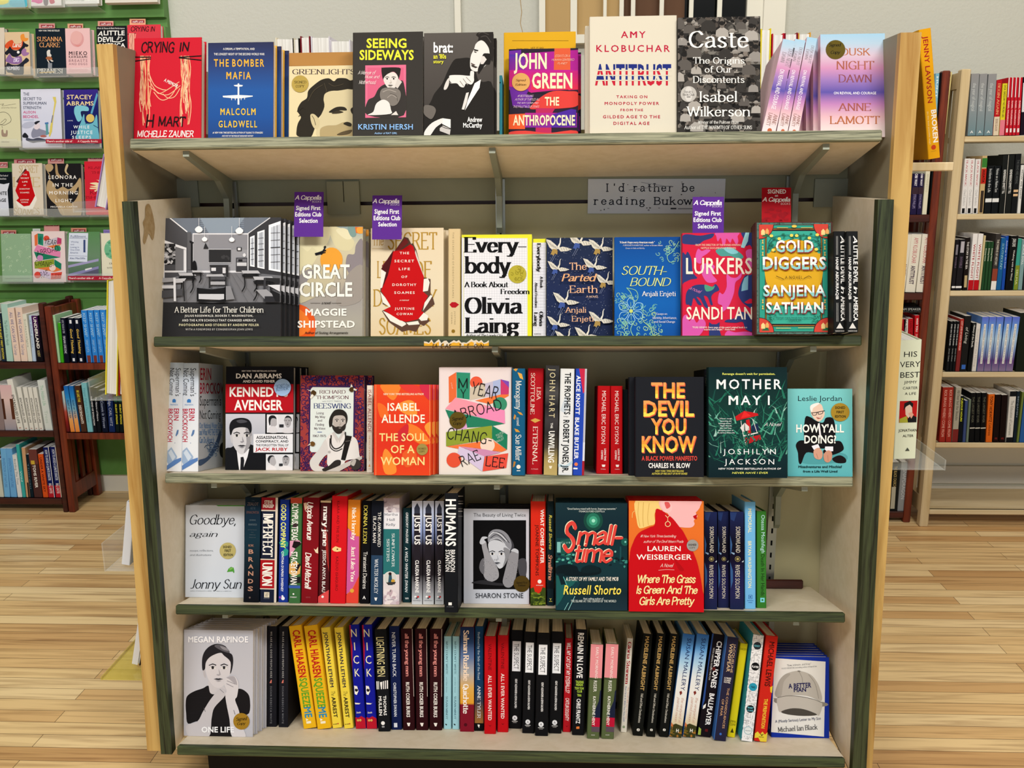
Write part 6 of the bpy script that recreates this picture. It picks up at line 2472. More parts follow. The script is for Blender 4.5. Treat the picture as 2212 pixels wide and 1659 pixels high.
face_out(L4, 'v', 172, 1060, 212, ('b', 1538), '142e38', '''
V|172,200,1060,1545|163038,122a34,0f2c34,0f343a,14323a,122830,1a303c
C|16463c|638,425,120,130
C|24705a|638,425,85,92
C|3fa080|638,428,52,56
C|9ae0c8|640,428,22
C|1a5a50|1030,690,48
C|7ad0c0|1035,690,12
C|8ac8bc|668,760,9
C|8ac8bc|910,810,12
R|185,640,360,940|0f3a40
R|190,690,235,820|7ab8b4
P|1a5048|235,670 380,640 380,900 235,860
T|CLUB|240,688,355,708|9ad0c8|W
N|mottle|180,840,420,960|22|2a7a6c,0c2026,5ab0a0|16|3
R|965,745,985,930|1a4a50
N|mottle|720,880,1050,1000|30|1c4a50,3a8a80,0c1e24|16|6
S|0a1a20|185,1000 300,970 430,990 480,1060 700,1000 720,1080 500,1110 200,1090
P|1c5a58|180,1100 460,1180 330,1260 200,1480 180,1480
P|0c2228|200,1080 280,1080 310,1210 240,1220
S|0c2026|500,1010 600,975 690,1000 700,1060 510,1070
P|123840|180,1490 420,1180 480,1190 300,1540 180,1540
L|5ab4b0|8|270,1120 310,1220
L|8ac8c4|7|330,1530 410,1360
L|8ac8c4|6|280,1530 330,1440
T|"Great history mixed with heroic, lingering memories."|315,268,925,290|d8e4e0|s
T|-FRANCIS FORD COPPOLA|455,302,780,322|d8e4e0|s
O|S|262,455,438,795|d8443c|k|f4e0c0|-8,-8
O|mall-|430,500,1010,720|d8443c|k|f4e0c0|-8,-8
O|time|410,720,885,935|d8443c|k|f4e0c0|-8,-8
T|A STORY OF MY FAMILY AND THE MOB|298,1122,948,1168|f0ece0|z
T|Russell Shorto|268,1225,982,1335|f0dc5a|z
T|Best-selling author of|515,1378,765,1398|d8e4e0|s
T|THE ISLAND AT THE CENTER OF THE WORLD|362,1405,920,1432|d8e4e0|s''', 'dark teal hardcover with night street and red script title, fourth shelf', t=.02, n=5, grp='night street books', clabel='dark hardcover, @ copy behind the night street cover')
face_out(L4, 'v', 1078, 2004, 187, ('b', 1556), 'c40d18', '''
V|1078,170,2004,1560|e0762a,e2702a,d86428,d05a26
S|eccb7c|1165,170 1480,170 1500,280 1400,330 1400,460 1330,490 1240,520 1200,510 1175,420
L|c8a050|6|1200,200 1190,350 1215,500
L|c8a050|6|1260,200 1250,380 1260,500
L|c8a050|5|1330,210 1310,380 1320,480
L|e8c070|7|1160,300 1125,330 1120,390
S|eeb6b8|1480,170 1940,170 1958,250 1930,300 1905,330 1925,370 1900,400 1880,430 1890,470 1850,510 1740,510 1640,480 1560,340 1490,300
S|eec0c0|1470,190 1540,180 1600,220 1610,290 1570,330 1510,310
S|d85a5c|1520,200 1570,200 1590,250 1550,280 1530,250
P|b80d16|1870,372 1925,345 1915,380 1920,408 1885,402
S|c40d18|1410,290 1480,300 1540,340 1620,400 1700,500 1760,580 1880,830 1940,1010 1990,1300 2004,1560 1078,1560 1085,900 1130,700 1200,580 1330,510 1400,470
S|b00b14|1640,900 1760,1030 1700,1040
L|e8d4a0|7|1530,360 1555,385 1585,360
L|e8d4a0|6|1558,390 1558,430
L|e8d4a0|8|1558,432 1530,455 1532,485 1558,500 1586,485 1588,455 1560,432
T|#1 New York Times bestselling|1222,602,1665,632|f4e4dc|c
T|author of The Devil Wears Prada|1260,668,1752,698|f4e4dc|c
T|LAUREN|1308,742,1718,802|f6eee8|b
T|WEISBERGER|1172,845,1855,908|f6eee8|b
T|A Novel|1465,958,1632,1000|f4e4dc|c
L|f0b8b0|5|1445,1040 1540,1030 1638,1035
T|Where The Grass|1188,1100,1905,1192|f2e0a0|k
T|Is Green And The|1168,1235,1928,1325|f2e0a0|k
T|Girls Are Pretty|1208,1370,1890,1462|f2e0a0|k''', 'red and orange hardcover with blonde woman in a red turtleneck, fourth shelf', t=.02, n=5, grp='red turtleneck books', clabel='red hardcover, @ copy behind the blonde woman cover',
         sticker=(1864, 732, 72, '9a9894', 'T|SIGNED|1812,712,1912,735|22201e|x\nT|COPY|1824,750,1898,770|22201e|s'))
spine_run(L4, 'w', '\n\n'.join('''
%s|11132e|midnight blue spine with tall pale capitals on the fourth shelf, %s of three
V|330,1435|1a2450,14183a,0c0a18,100c24,1c1a48,20204c,1a2244
P|24386a|0,340 .5,340 .3,440 .05,420
P|33588a|0,600 .16,700 .1,780 .02,820
P|8aa8c8|.08,800 .3,820 .34,800 .1,790
P|c8d8e4|.84,900 1,880 .96,902
P|33588a|0,900 .2,1000 .2,1120 .05,1200
T|SORROWLAND|500,795|.42,.74|d8d0c0|n
T|RIVERS SOLOMON|935,1310|.38,.7|d8d0c0|n
C|866,.55,.2|a89a5a
C|866,.55,.17|12122a
C|866,.55,.1|a89a5a''' % (q, ORD[k]) for k, q in enumerate(('112,256,112,335,1435', '262,386,262,326,1417', '399,556,410,332,1436'))), grp='midnight blue spines')
spine_run(L4, 'w', '''
563,690,574,222,1430|6fb4e4|tall sky blue spine with pale yellow capitals, fourth shelf
T|MEMORIAL|298,572|.32,.62|eee8b4|b
T|BRYAN WASHINGTON|665,1192|.3,.6|eee8b4|b
R|1272,1318|.34,.68|2a5a9a
R|1277,1313|.38,.64|6fb4e4
C|1295,.5,.08|2a5a9a
R|1335,1340|.2,.78|3a6aa8
R|1356,1361|.32,.68|3a6aa8

697,810,708,326,1420|34762a|grass green spine with pale and black lettering, last on the fourth shelf
T|Otessa Moshfegh|368,800|.48,.84|b8dce0|n
T|Death In Her Hands|815,1280|.44,.8|14200e|n
R|1305,1355|.36,.8|7ad0d8
C|1330,.58,.1|34762a''')
o_ = MB()
m_ = frame(L4.O, U, L4.V, L4.W)
pu = [L4.uw(*fx('w', x, 1200), .26)[0] for x in (700, 1212)]
o_.box((pu[0], .252, .0008), (pu[1], .262, .0235), M=m_, bev=.003)
tag(o_.build('bookend_bar', 'dark_wood'), 'low brown bookend bar lying at the back of the empty fourth shelf end', 'bar')  # bookend bar, given the dark wood material

# ---------------------------------------------------------------- fifth (bottom) shelf
face_out(L5, 'x', 475, 1207, 203, ('b', 1326), 'bcbcc4', '''
V|475,190,1207,1330|b4b6c0,bebec6,c4c4cc,b8b8c0
S|1b191b|495,980 510,900 580,850 680,815 740,790 860,860 1000,860 1060,820 1130,850 1172,920 1165,1080 1060,1120 1000,1330 740,1330 640,1170 520,1190 500,1080
S|c8c4c8|735,740 800,800 900,800 930,860 840,880 760,870 740,800
S|d0ccd0|700,560 720,490 800,450 900,450 960,500 980,580 965,660 920,760 860,810 800,800 745,740 710,650
S|b8b4b8|675,620 695,610 710,700 690,690
S|242226|672,620 670,500 700,420 760,365 840,345 920,375 940,430 985,460 998,530 985,620 965,660 970,540 900,470 860,440 760,480 710,540 700,610
S|5a585e|800,370 850,350 930,390 960,440 880,420
S|8a888e|860,370 920,385 950,420 890,405
E|842,607,150|a8a4aa|2a282c
S|c4c0c4|500,1210 620,1165 680,1060 740,960 800,880 860,820 920,850 900,910 800,1020 770,1140 740,1330 540,1330
S|d2ced2|900,760 930,700 1010,685 1050,740 1055,800 1040,900 1020,940 1060,1050 1090,1200 1130,1330 990,1330 960,1140 930,990 915,880 930,840
S|a8a4aa|930,700 960,720 1040,780 1010,690
L|86828a|6|935,735 1020,770
L|86828a|6|930,765 1000,800
L|86828a|6|860,825 900,860
L|57545a|5|1005,1045 1020,1090
L|57545a|5|690,1020 705,1060
T|MEGAN RAPINOE|525,268,1158,328|f0f0f4|x
T|ONE LIFE|665,1222,1008,1278|f4f4f6|x''', 'grey hardcover with portrait of short haired person in a black tee, bottom shelf', t=.019, n=6, grp='grey portrait books', step=(.0045, 0), clabel='grey white hardcover, @ copy behind the short haired portrait cover',
         sticker=(1087, 1162, 86, 'a07a24', 'T|Signed|1032,1118,1150,1152|2a1c08|I|5\nT|Copy|1042,1172,1132,1198|2a1c08|I|5'))
spine_run(L5, 'x', '\n\n'.join('''
%s|1a1a20|black spine with tiny spaced capitals on the bottom shelf, %s of two
T|WE ARE ALL GOOD PEOPLE HERE|210,705|.36,.54|c8c6c4|W
P|d87a6a|.3,760 .44,725 .52,725 .5,760
T|SUSAN REBECCA WHITE|795,1190|.36,.54|8a8a90|W''' % (q, ORD[k]) for k, q in enumerate(('1347,1455,1346,157,1225', '1474,1578,1474,157,1230'))), grp='black spaced capital spines')
spine_run(L5, 'y', '\n\n'.join('''
%s|e8b41c|yellow spine with red, green and blue capitals on the bottom shelf, %s of two
T|CARL HIAASEN|232,800|.26,.8|b8141c|x
T|SQUEEZE|810,1165|.26,.8|5aa02a|x
T|ME|1160,1285|.26,.8|2a8ab4|x
P|f4ecd0|.3,1290 .5,1310 .3,1325
R|1328,1356|.3,.66|f4ecd0''' % (q, ORD[k]) for k, q in enumerate(('250,410,70,178,1412', '416,586,250,176,1418'))) , grp='yellow multicolour letter spines')
spine_run(L5, 'y', '\n\n'.join('''
%s|ecd244|pale yellow spine with navy and black capitals on the bottom shelf, %s of two
T|JONATHAN LETHEM|248,915|.3,.66|1c1a3a|x
T|The|965,1020|.3,.7|1c1a1a|c
T|ARREST|1030,1280|.3,.68|1a1618|x
C|1358,.2,.05|1a1618
C|1358,.36,.05|1a1618
C|1357,.5,.05|1a1618
C|1355,.66,.07|b02030''' % (q, ORD[k]) for k, q in enumerate(('596,712,454,196,1405', '736,850,614,195,1408'))), grp='pale yellow navy letter spines')
spine_run(L5, 'y', '\n\n'.join('''
%s|141a96|cobalt blue spine with stacked letters and a painted eye, bottom shelf, %s of two
P|a01438|0,160 .16,160 .1,330 .2,420 0,700
P|b8182c|0,1270 .3,1280 .6,1260 1,1290 1,1412 0,1412
H|N|212,305|.14,.7|f0eac0|n
H|I|375,465|.36,.46|f0eac0|b
H|C|532,628|.2,.76|f0eac0|n
H|K|690,782|.24,.74|f0eac0|n
P|f0ece0|.1,890 .4,900 .5,960 .3,1005 .1,990
C|945,.3,.16|1a1420
C|930,.34,.04|f4f0ec
P|e8e0d0|.05,1095 .6,1105 .7,1095 .5,1118 .1,1115
H|Smith|1205,1225|.14,.6|e8e0d0|I
C|1308,.26,.12|d8a85a
C|1308,.5,.12|d8a85a''' % (q, ORD[k]) for k, q in enumerate(('878,1000,795,160,1410', '1008,1132,948,160,1411'))), grp='cobalt blue stacked letter spines')
spine_run(L5, 'y', '''
1144,1290,1097,214,1442|131518|black spine with tall cream capitals and white stripes, bottom shelf
T|LIGHTNING MEN|308,780|.12,.76|e8dca0|n
P|f0eeea|.0,838 .1,838 .08,935 .0,935
P|f0eeea|.16,838 .22,838 .2,935 .14,935
P|f0eeea|.3,850 .5,845 .44,935 .36,935
P|f0eeea|.56,838 .64,838 .62,932 .54,932
P|f0eeea|.72,832 .8,832 .78,932 .7,932
P|f0eeea|.88,830 .98,830 .96,930 .86,930
T|THOMAS|1012,1250|.52,.76|f0eeea|x
T|MULLEN|1018,1250|.14,.38|f0eeea|x
C|1342,.42,.16|f0eeea
R|1375,1395|.32,.54|9a9a9c

1300,1428,1268,176,1420|101c48|navy spine with white sans capitals on the bottom shelf
T|NEVER TURN BACK|250,785|.28,.6|e8ecf2|n
T|CHRISTOPHER SWANN|855,1262|.3,.56|e8ecf2|b
R|1340,1392|.26,.58|d8dce4''')
spine_run(L5, 'z', '\n\n'.join('''
%s|2c0b10|dark maroon spine with pink lowercase lettering on the bottom shelf, %s of three
T|all the young men|215,750|.36,.66|d88a84|S
T|RUTH COKER BURKS|822,1258|.34,.62|f0e8e0|x
P|f0e8e0|.34,1328 .64,1328 .56,1370 .44,1370
R|150,1000|.97,1|d8ccc0''' % (q, ORD[k]) for k, q in enumerate(('58,208,28,156,1418', '220,372,203,156,1418', '386,542,378,156,1418'))), grp='dark maroon spines')
spine_run(L5, 'z', '\n\n'.join('''
%s|9ccdd8|thin pale aqua spine with dark blue serif capitals, bottom shelf, %s of two
T|WHY I DON'T WRITE|305,722|.28,.52|2a4a58|s
T|and Other Stories|755,950|.32,.46|4a6a78|i
T|SUSAN MINOT|995,1282|.28,.52|2a4a58|s
P|1a1a1e|.22,1335 .46,1345 .4,1360 .24,1352''' % (q, ORD[k]) for k, q in enumerate(('561,658,551,248,1404', '667,760,664,248,1406'))), grp='pale aqua spines')
spine_run(L5, 'z', '''
764,938,772,132,1435|7a1424|spine with blue to gold sky over maroon and white serif lettering, bottom shelf
V|132,1090|16264c,2a4470,5a7098,a8a8a8,d8a850,dc9a2a
R|1085,1100|0,1|b8702a
R|1098,1435|0,1|7c1426
T|Salman Rushdie|172,805|.24,.62|f0d8c0|S
T|Quichotte|842,1212|.22,.6|f4ece4|S
C|1350,.4,.12|4a0c18

944,1056,958,126,1427|123a60|slim blue spine with white serif lettering and brown foot, bottom shelf
V|800,1330|123a60,1a3a5a,3a3e4c,7a5a3a,9a6a34
R|1330,1427|0,1|0e0c0e
T|Redhead by the Side of the Road|195,790|.34,.58|b8ccd8|s
T|ANNE TYLER|862,1270|.32,.66|e0e4e8|s
P|e8e6e0|.34,1345 .6,1350 .5,1390 .36,1365

1062,1208,1076,248,1464|bb0f18|crimson spine with dark upper and white lower capitals, first of two, bottom shelf
T|VALENTINE|340,672|.34,.62|5a0a10|n
T|ALL I EVER WANTED|732,1295|.34,.64|f2e8e0|b
P|5a0a10|.34,1350 .5,1372 .66,1350 .5,1362

1224,1362,1238,236,1442|bb0f18|crimson spine with dark upper and white lower capitals, second of two, bottom shelf
T|VALENTINE|328,655|.34,.62|5a0a10|n
T|ALL I EVER WANTED|712,1275|.34,.64|f2e8e0|b
P|5a0a10|.34,1330 .5,1352 .66,1330 .5,1342''')
spine_run(L5, 'A', '\n\n'.join('''
%s|101012|black spine with white title box on the bottom shelf, %s of four
R|%d,%d|.16,.82|eceef2
T|THE SUSPECT|%d,%d|.3,.66|141416|n
T|KENT ALEXANDER & KEVIN SALWEN|%d,%d|.42,.58|e8e6e4|x
C|%d,.45,.2|d8d8da
C|%d,.45,.165|e8e8ea
H|A|%d,%d|.36,.54|3a3a3e|n
R|%d,%d|.22,.68|c8c6c4
R|%d,%d|.3,.6|9a9896''' % (q, ORD[k], t0, t0 + 362, t0 + 30, t0 + 335, t0 + 455, t0 + 805, c, c, c - 15, c + 15, c + 36, c + 44, c + 52, c + 58)
                            for k, (q, t0, c) in enumerate((('50,204,73,168,1352', 300, 1225), ('208,356,232,188,1408', 316, 1272), ('361,520,386,200,1440', 342, 1302), ('526,680,556,186,1410', 325, 1280)))), grp='white title box spines')
spine_run(L5, 'A', '''
693,790,722,265,1393|b01620|narrow red spine with hand drawn white capitals, right of the white title boxes
T|WILL MY CAT EAT MY EYEBALLS?|318,925|.26,.72|f4ece8|h
T|CAITLIN DOUGHTY|985,1260|.28,.7|f4ece8|h
P|6a0c14|.3,1312 .5,1325 .7,1312 .5,1335

803,950,846,160,1432|101013|black spine with huge white capitals and lime green words, bottom shelf
T|REMAIN IN LOVE|200,745|.24,.7|f4f2f0|x
H|TALKING|778,806|.16,.82|b4d44a|x
H|HEADS|812,840|.2,.78|b4d44a|x
H|TOM TOM|855,884|.1,.84|b4d44a|x
H|CLUB|892,918|.3,.72|b4d44a|x
H|TINA|938,966|.32,.68|b4d44a|x
T|CHRIS FRANTZ|995,1292|.3,.62|f4f2f0|x
P|e07a3a|.34,1330 .6,1326 .6,1355 .34,1358''')
spine_run(L5, 'A', '\n\n'.join('''
%s|54603c|pink and olive spine with red patch on the bottom shelf, %s of two
R|335,742|0,1|e08e94
P|1a2038|.9,900 1,880 1,1220 .4,1220 .6,1120 .84,1020
P|3e4830|0,742 .5,760 1,745 1,752 .5,775 0,765
R|1220,1330|.34,1|b81434
R|1330,1392|.34,1|5a4a54
T|EARLY MORNING|372,748|.44,.66|f4e8e4|n
T|RISER|775,910|.36,.62|f2f0e8|n
T|KATHERINE HENY|965,1315|.36,.58|f2f0e8|b
H|KNOPF|1425,1436|.34,.64|d8d4cc|b''' % (q, ORD[k]) for k, q in enumerate(('982,1132,1030,338,1474', '1152,1306,1210,332,1476'))), grp='pink and olive spines')
spine_run(L5, 'B', '''
2,76,78,256,1352|dcd6c8|narrow white spine with red serif name leaning right, bottom shelf
T|Gloria Steinem|298,792|.2,.74|a01c28|S
T|The Truth Will Set You Free,|822,1200|.66,.86|c87a6a|s
T|But First It Will Piss You Off!|818,1230|.26,.48|2a3a8a|s
C|1290,.45,.22|8a9a7a''')
spine_run(L5, 'B', '\n\n'.join('''
%s|11120f|black spine with gold capitals leaning right on the bottom shelf, %s of three
T|MADELEINE ALBRIGHT|238,868|.3,.66|b8965a|x
T|Hell and Other Destinations|905,1245|.42,.64|d8d2c4|s
C|1328,.5,.15|e8e4da
C|1320,.5,.05|11120f
C|1338,.5,.05|11120f''' % (q, ORD[k]) for k, q in enumerate(('140,262,260,210,1394', '298,406,422,206,1406', '444,556,575,212,1409'))), grp='black gold letter spines')
spine_run(L5, 'B', '\n\n'.join('''
%s|4a86c8|blue sky to white spine with navy capitals leaning right, bottom shelf, %s of two
V|215,1415|2f66b4,5a98d4,a8cce4,e0e4e4,e8e6e0,e6e2da,d8c8a8,8a7838
P|3a3a1c|0,1290 .4,1260 1,1280 1,1415 0,1415
P|c8703a|0,1250 .2,1280 .16,1330 0,1320
N|mottle|1290,1415|16|6a5a20,a8702c,3a3a18|.14|4
T|SUSAN MALLERY|262,870|.42,.76|1c2c60|n
P|7a2a20|.34,890 .5,875 .6,900 .46,930
T|the vineyard at|955,1250|.6,.82|c89a88|i
T|painted moon|955,1240|.26,.48|c89a88|i
H|H|1318,1355|.5,.72|f0ece0|x''' % (q, ORD[k]) for k, q in enumerate(('566,706,726,216,1414', '724,868,890,218,1416'))), grp='blue sky spines')
spine_run(L5, 'B', '''
892,1048,1062,220,1411|140e14|black spine with white capitals and small baseball scene, bottom shelf
P|2a4a8a|0,220 .12,220 .08,600 .16,1000 0,1100
P|9ab04a|0,1310 .2,1330 .22,1400 0,1400
P|e8e6e0|.1,1060 .3,1030 .28,1080 .1,1100
T|CHIPPER JONES|295,840|.46,.84|f2f0ee|x
T|WITH CARROLL ROGERS WALTON|380,755|.22,.34|b8b4b0|b
T|BALLPLAYER|905,1275|.46,.82|f2f0ee|x
C|620,.5,.14|5a1c18
R|1320,1350|.5,.72|5a1418

1078,1222,1230,250,1455|3a6ab0|slate purple spine with gold edged serif capitals and blue side, bottom shelf
R|250,1455|.06,1|25233a
T|JACQUELINE|325,660|.66,.84|d8b48a|n
T|WINSPEAR|325,655|.32,.6|e8c89a|n
H|A MAISIE|718,738|.22,.8|e4dcd4|x
H|DOBBS|745,762|.24,.78|e4dcd4|x
H|NOVEL|768,784|.24,.78|e4dcd4|x
T|THE CONSEQUENCES|838,1310|.58,.76|d8a878|n
T|OF FEAR|975,1170|.26,.44|d8a878|n
C|1378,.5,.1|3a6ac0

1236,1330,1388,322,1412|d8c81c|bright yellow spine with sparse black letters, bottom shelf
H|DADDY|375,398|.06,.96|2a2608|n
H|EMMA|1218,1245|.1,.84|2a2608|n
H|CLINE|1252,1278|.1,.84|2a2608|n
P|3a3610|.3,1360 .5,1305 .74,1360

1398,1528,1535,222,1460|3aa6be|white maze patterned spine with black and blue discs, bottom shelf
R|222,1460|0,1|e8e8ea
N|maze|225,1460|330|16181a|.11|5
C|348,.5,.36|2a2e34
C|590,.52,.38|141416
C|828,.52,.38|2a96b4
C|1085,.5,.36|141416
H|READY|340,360|.22,.76|6ac0d0|x
H|PLAYER|582,604|.2,.84|f0f0f2|x
H|TWO|820,842|.32,.72|10181c|x
H|ERNEST|1062,1080|.24,.76|6ac0d0|x
H|CLINE|1094,1112|.24,.76|6ac0d0|x
C|1335,.5,.38|8ab4bc
C|1335,.5,.33|e0e4e4
H|BALLANTINE|1332,1342|.26,.74|4a5a60|b''')
spine_run(L5, 'D', '''
246,384,377,222,1380|c8261a|red spine with dark capitals and yellow foot, left of the baseball cap cover
T|MICHAEL LEWIS|285,775|.34,.76|4a120c|x
T|THE PREMONITION|910,1235|.44,.72|e8c83c|x
P|e4c02c|.8,780 1,760 1,840 .86,830
P|e0c83a|0,1300 .2,1275 .4,1300 .6,1270 .8,1300 1,1270 1,1375 .5,1380 .3,1340 0,1350
H|NORTON|1325,1336|.34,.74|2a1a10|x
H|V|1295,1318|.42,.7|2a1a10|x''')
face_out(L5, 'D', 432, 1064, 452, ('b', 1331), '16309a', '''
P|e0dfda|470,462 1025,500 1008,1318 432,1268
T|"Raw, intimate, and true."|605,522,868,542|3a3a3e|s|4
T|-PEGGY ORENSTEIN, bestselling author of Boys & Sex|540,556,930,570|3a3a3e|s|4
S|8a857c|465,905 500,900 1000,940 990,990 520,960
S|b4afa6|475,865 490,780 530,690 600,630 730,600 860,640 930,720 965,800 988,900 960,930 850,880 700,865 520,890
S|a49f96|475,865 490,780 530,690 600,630 640,640 570,720 540,880
L|8a857c|5|735,605 770,680 775,760
L|8a857c|5|840,640 910,740 950,900
S|7a756c|715,602 735,596 755,605 735,612
S|bab5ac|500,895 620,875 760,885 880,910 980,940 985,1000 960,1075 940,1085 860,1040 740,1010 620,1015 530,1050 505,990
S|4a4640|540,1045 640,1010 760,1012 870,1045 930,1080 780,1090 620,1075
L|6a655c|5|500,892 620,872 770,882 900,912 980,945
T|A BETTER|620,735,868,785|1c1c50|x|3
T|MAN|678,785,812,828|1c1c50|x|3
T|A (Mostly Serious) Letter to My Son|475,1118,972,1148|1e2a5a|n|4
T|Michael Ian Black|505,1198,938,1250|26262c|s|4''', 'white and blue framed hardcover with a tan baseball cap, last on the bottom shelf', t=.02, n=6, grp='baseball cap books', clabel='pale edged hardcover, @ copy stacked behind the baseball cap cover')

# ---------------------------------------------------------------- covers on the green slat wall
YG = 2.225
LT = 9.0


def wall_book(fr, x0, y0, x1, y1, base, art, label, t=.028, n=1, board=.0015, clabel=None, step=(.004, 0)):
    z = zof(fr, (x0 + x1) / 2, y1, YG)
    led = Ledge(z, YG, LT)
    return face_out(led, fr, x0, x1, y0, 0.0, base, art, label, t=t, n=n, board=board, grp='covers on the green slat wall', clabel=clabel, step=step)


wall_book('I', -60, -260, 425, 118, 'bcd88a', '''
V|-60,-260,425,118|e8e07a,b4d88a,6cc4d0
S|e8dc50|-60,-60 60,-80 140,20 60,70 -60,60
S|58b8cc|200,-40 420,-80 425,100 160,90''', 'yellow and turquoise cover cut by the upper left corner, green wall top row')
wall_book('I', 478, -330, 968, 92, 'ece6e4', '''
S|d84a94|560,-60 640,-120 680,20 620,58 560,40 500,20
S|6a5a60|690,-100 760,-100 765,70 700,70
S|c03a5a|780,-60 850,-20 870,45 800,55''', 'white cover with pink and grey figures, green wall top row')
wall_book('I', 1022, -330, 1570, 62, 'eeece6', 'T|SUZANNE|1045,-10,1345,18|8a8a84|n', 'plain white cover with grey capitals, green wall top row')
wall_book('I', 1660, -330, 2500, 40, 'd8d2c6', 'R|1660,-300,2500,0|c4b8a8', 'pale cover at the top right end of the green wall top row')
wall_book('I', -60, 440, 72, 1185, '2a1c2c', 'R|-20,440,72,1200|d8ccba', 'beige cover cut by the left picture edge, green wall second row')
wall_book('I', 62, 512, 468, 1192, 'dcc09a', '''
S|e8923a|330,560 380,540 400,600 450,610 430,650 360,660 330,620
S|d8542c|75,740 100,690 150,650 200,640 240,700 330,690 360,640 390,700 360,740 300,790 200,790 110,770
S|20222c|130,780 160,740 200,790 280,800 350,740 370,660 400,690 455,720 430,750 400,750 360,830 280,900 200,900 150,850 110,880 80,840
S|a074a4|340,830 380,770 420,790 420,830 465,840 440,880 370,890
S|8f6aa0|120,900 160,860 200,920 280,900 340,900 350,980 290,1020 200,1020 140,1000 90,970
S|272a36|90,1080 120,1000 190,1030 290,1030 380,960 420,920 465,960 430,1000 380,1040 370,1190 240,1190 180,1160 120,1150
T|Land|200,690,345,750|f4ece0|k
T|BIG|215,925,310,985|e8dcf0|k
T|NUMBERS|112,1060,312,1115|e8e4f0|x
C|f0ece8|292,832,22''', 'tan cover with orange and black dragon shape, green wall second row', n=2, clabel='grey edge of the @ copy behind the tan dragon cover')
wall_book('I', 562, 452, 1035, 1212, '14202a', '''
T|NEW YORK TIMES BESTSELLER|618,475,950,500|e8e4dc|b
T|SUSANNA|588,588,995,658|e8a468|s
T|CLARKE|628,680,955,750|e8a468|s
S|d8d4cc|745,830 770,795 800,800 800,850 820,880 800,920 760,920
S|a0603c|730,930 760,900 820,910 830,950 780,960
S|d8cfc4|760,950 790,1000 780,1005 750,960
S|d8cfc4|810,950 850,970 830,985 800,960
R|765,1005,830,1090|8a8e94
T|PIRANESI|592,1095,1000,1168|ece6da|s
l|d8b040|12|630,1160 860,1145''', 'black cover with copper serif capitals and a small figure, green wall second row')
wall_book('I', 1035, 452, 1432, 1175, 'e6bcbc', '''
C|d89c9c|1228,625,108,124
C|e0acA8|1215,600,92,108
S|d88c88|1180,700 1230,720 1290,710 1240,745
T|MIEKO|1098,820,1388,878|2a1c24|w
T|KAWAKAMI|1098,888,1388,925|2a1c24|w
T|BREASTS|1098,945,1392,985|a07a80|w
T|AND EGGS|1098,1002,1392,1035|a07a80|w
R|1098,1105,1395,1112|d49ca0
R|1098,1128,1395,1135|d49ca0''', 'pink cover with a pale egg head, green wall second row', n=2, clabel='orange edged @ copy behind the pink egg cover')
wall_book('I', 1532, 415, 2018, 1190, '17181c', '''
T|Music & Dance & Black Performance|1550,438,1985,462|e8e6e0|z
T|A|1555,500,1635,570|f2f0ea|k
T|LITTLE|1652,490,1985,560|f2f0ea|x
T|DEVIL|1560,592,1830,668|f2f0ea|x
T|In|1855,570,1950,640|f2f0ea|c
L|f2f0ea|14|1820,662 1900,668 1985,635
T|AMERICA|1555,690,1995,752|f2f0ea|x''', 'black cover with white mixed lettering above the pine panel corner, green wall second row')
wall_book('I', 2025, 395, 2560, 1190, 'd83a48', '''
T|CRYING IN|2085,425,2470,500|1a0a0c|h
l|1a0a0c|9|2030,545 2160,530
R|2055,530,2140,1100|e8a890
N|strands|2055,540,2140,1000|5|e8a890,d88878|12|3''', 'small red noodle cover on the green wall behind the first top shelf book')
wall_book('J', -60, 105, 312, 862, 'd8d4b0', '''
L|5a5648|5|0,190 60,180 40,210 250,180
T|and the Horse|20,230,262,250|5a5648|c
L|4a463c|6|0,320 60,310 130,340 175,410 170,460 130,490 60,520 0,500
L|4a463c|5|10,480 60,440 80,420 100,440 60,490 0,520
L|4a463c|5|30,530 40,570
S|a08a78|25,600 50,590 60,640 90,650 100,600 122,610 118,690 80,705 30,690
T|Mackesy|20,770,155,795|5a5648|c''', 'cream cover with brown line drawing at left picture edge, green wall third row')
wall_book('J', 330, -55, 965, 878, 'd3d6e6', '''
V|330,-60,965,880|dcdeee,d2d6e8,d8d8ea
T|THE|370,0,465,48|4a5068|b
T|SECRET TO|370,76,660,122|4a5068|b
T|SUPERHUMAN|370,146,738,192|4a5068|b
T|STRENGTH|370,218,655,262|4a5068|b
T|ALISON|370,292,568,332|c83a7a|b
T|BECHDEL|370,362,615,405|c83a7a|b
l|7a9ac0|6|375,438 538,434
S|b8bcd0|350,530 400,480 520,460 560,490 500,550 420,570 370,560
S|8a8ca0|500,640 560,540 640,580 760,620 780,660 620,700 520,720
S|e0d4da|540,560 580,490 630,500 640,550 590,590
S|22242c|550,480 590,455 640,455 600,490 570,510
S|22242c|360,680 400,640 450,690 440,720 370,715
S|4a4c5c|430,720 520,740 620,720 780,770 600,790 520,800 420,760
P|d8c86a|840,70 890,70 900,150 860,340 830,620 800,700 780,700 800,540 845,330 868,160
P|7a7a90|835,360 850,360 830,480 812,480
P|4a7ab0|715,480 770,470 775,500 720,505
P|5a9aa0|728,505 765,500 775,660 738,680
S|b0645a|645,690 690,675 745,690 720,710 660,710''', 'pale lilac cover with a sketched exerciser and a ski, green wall third row')
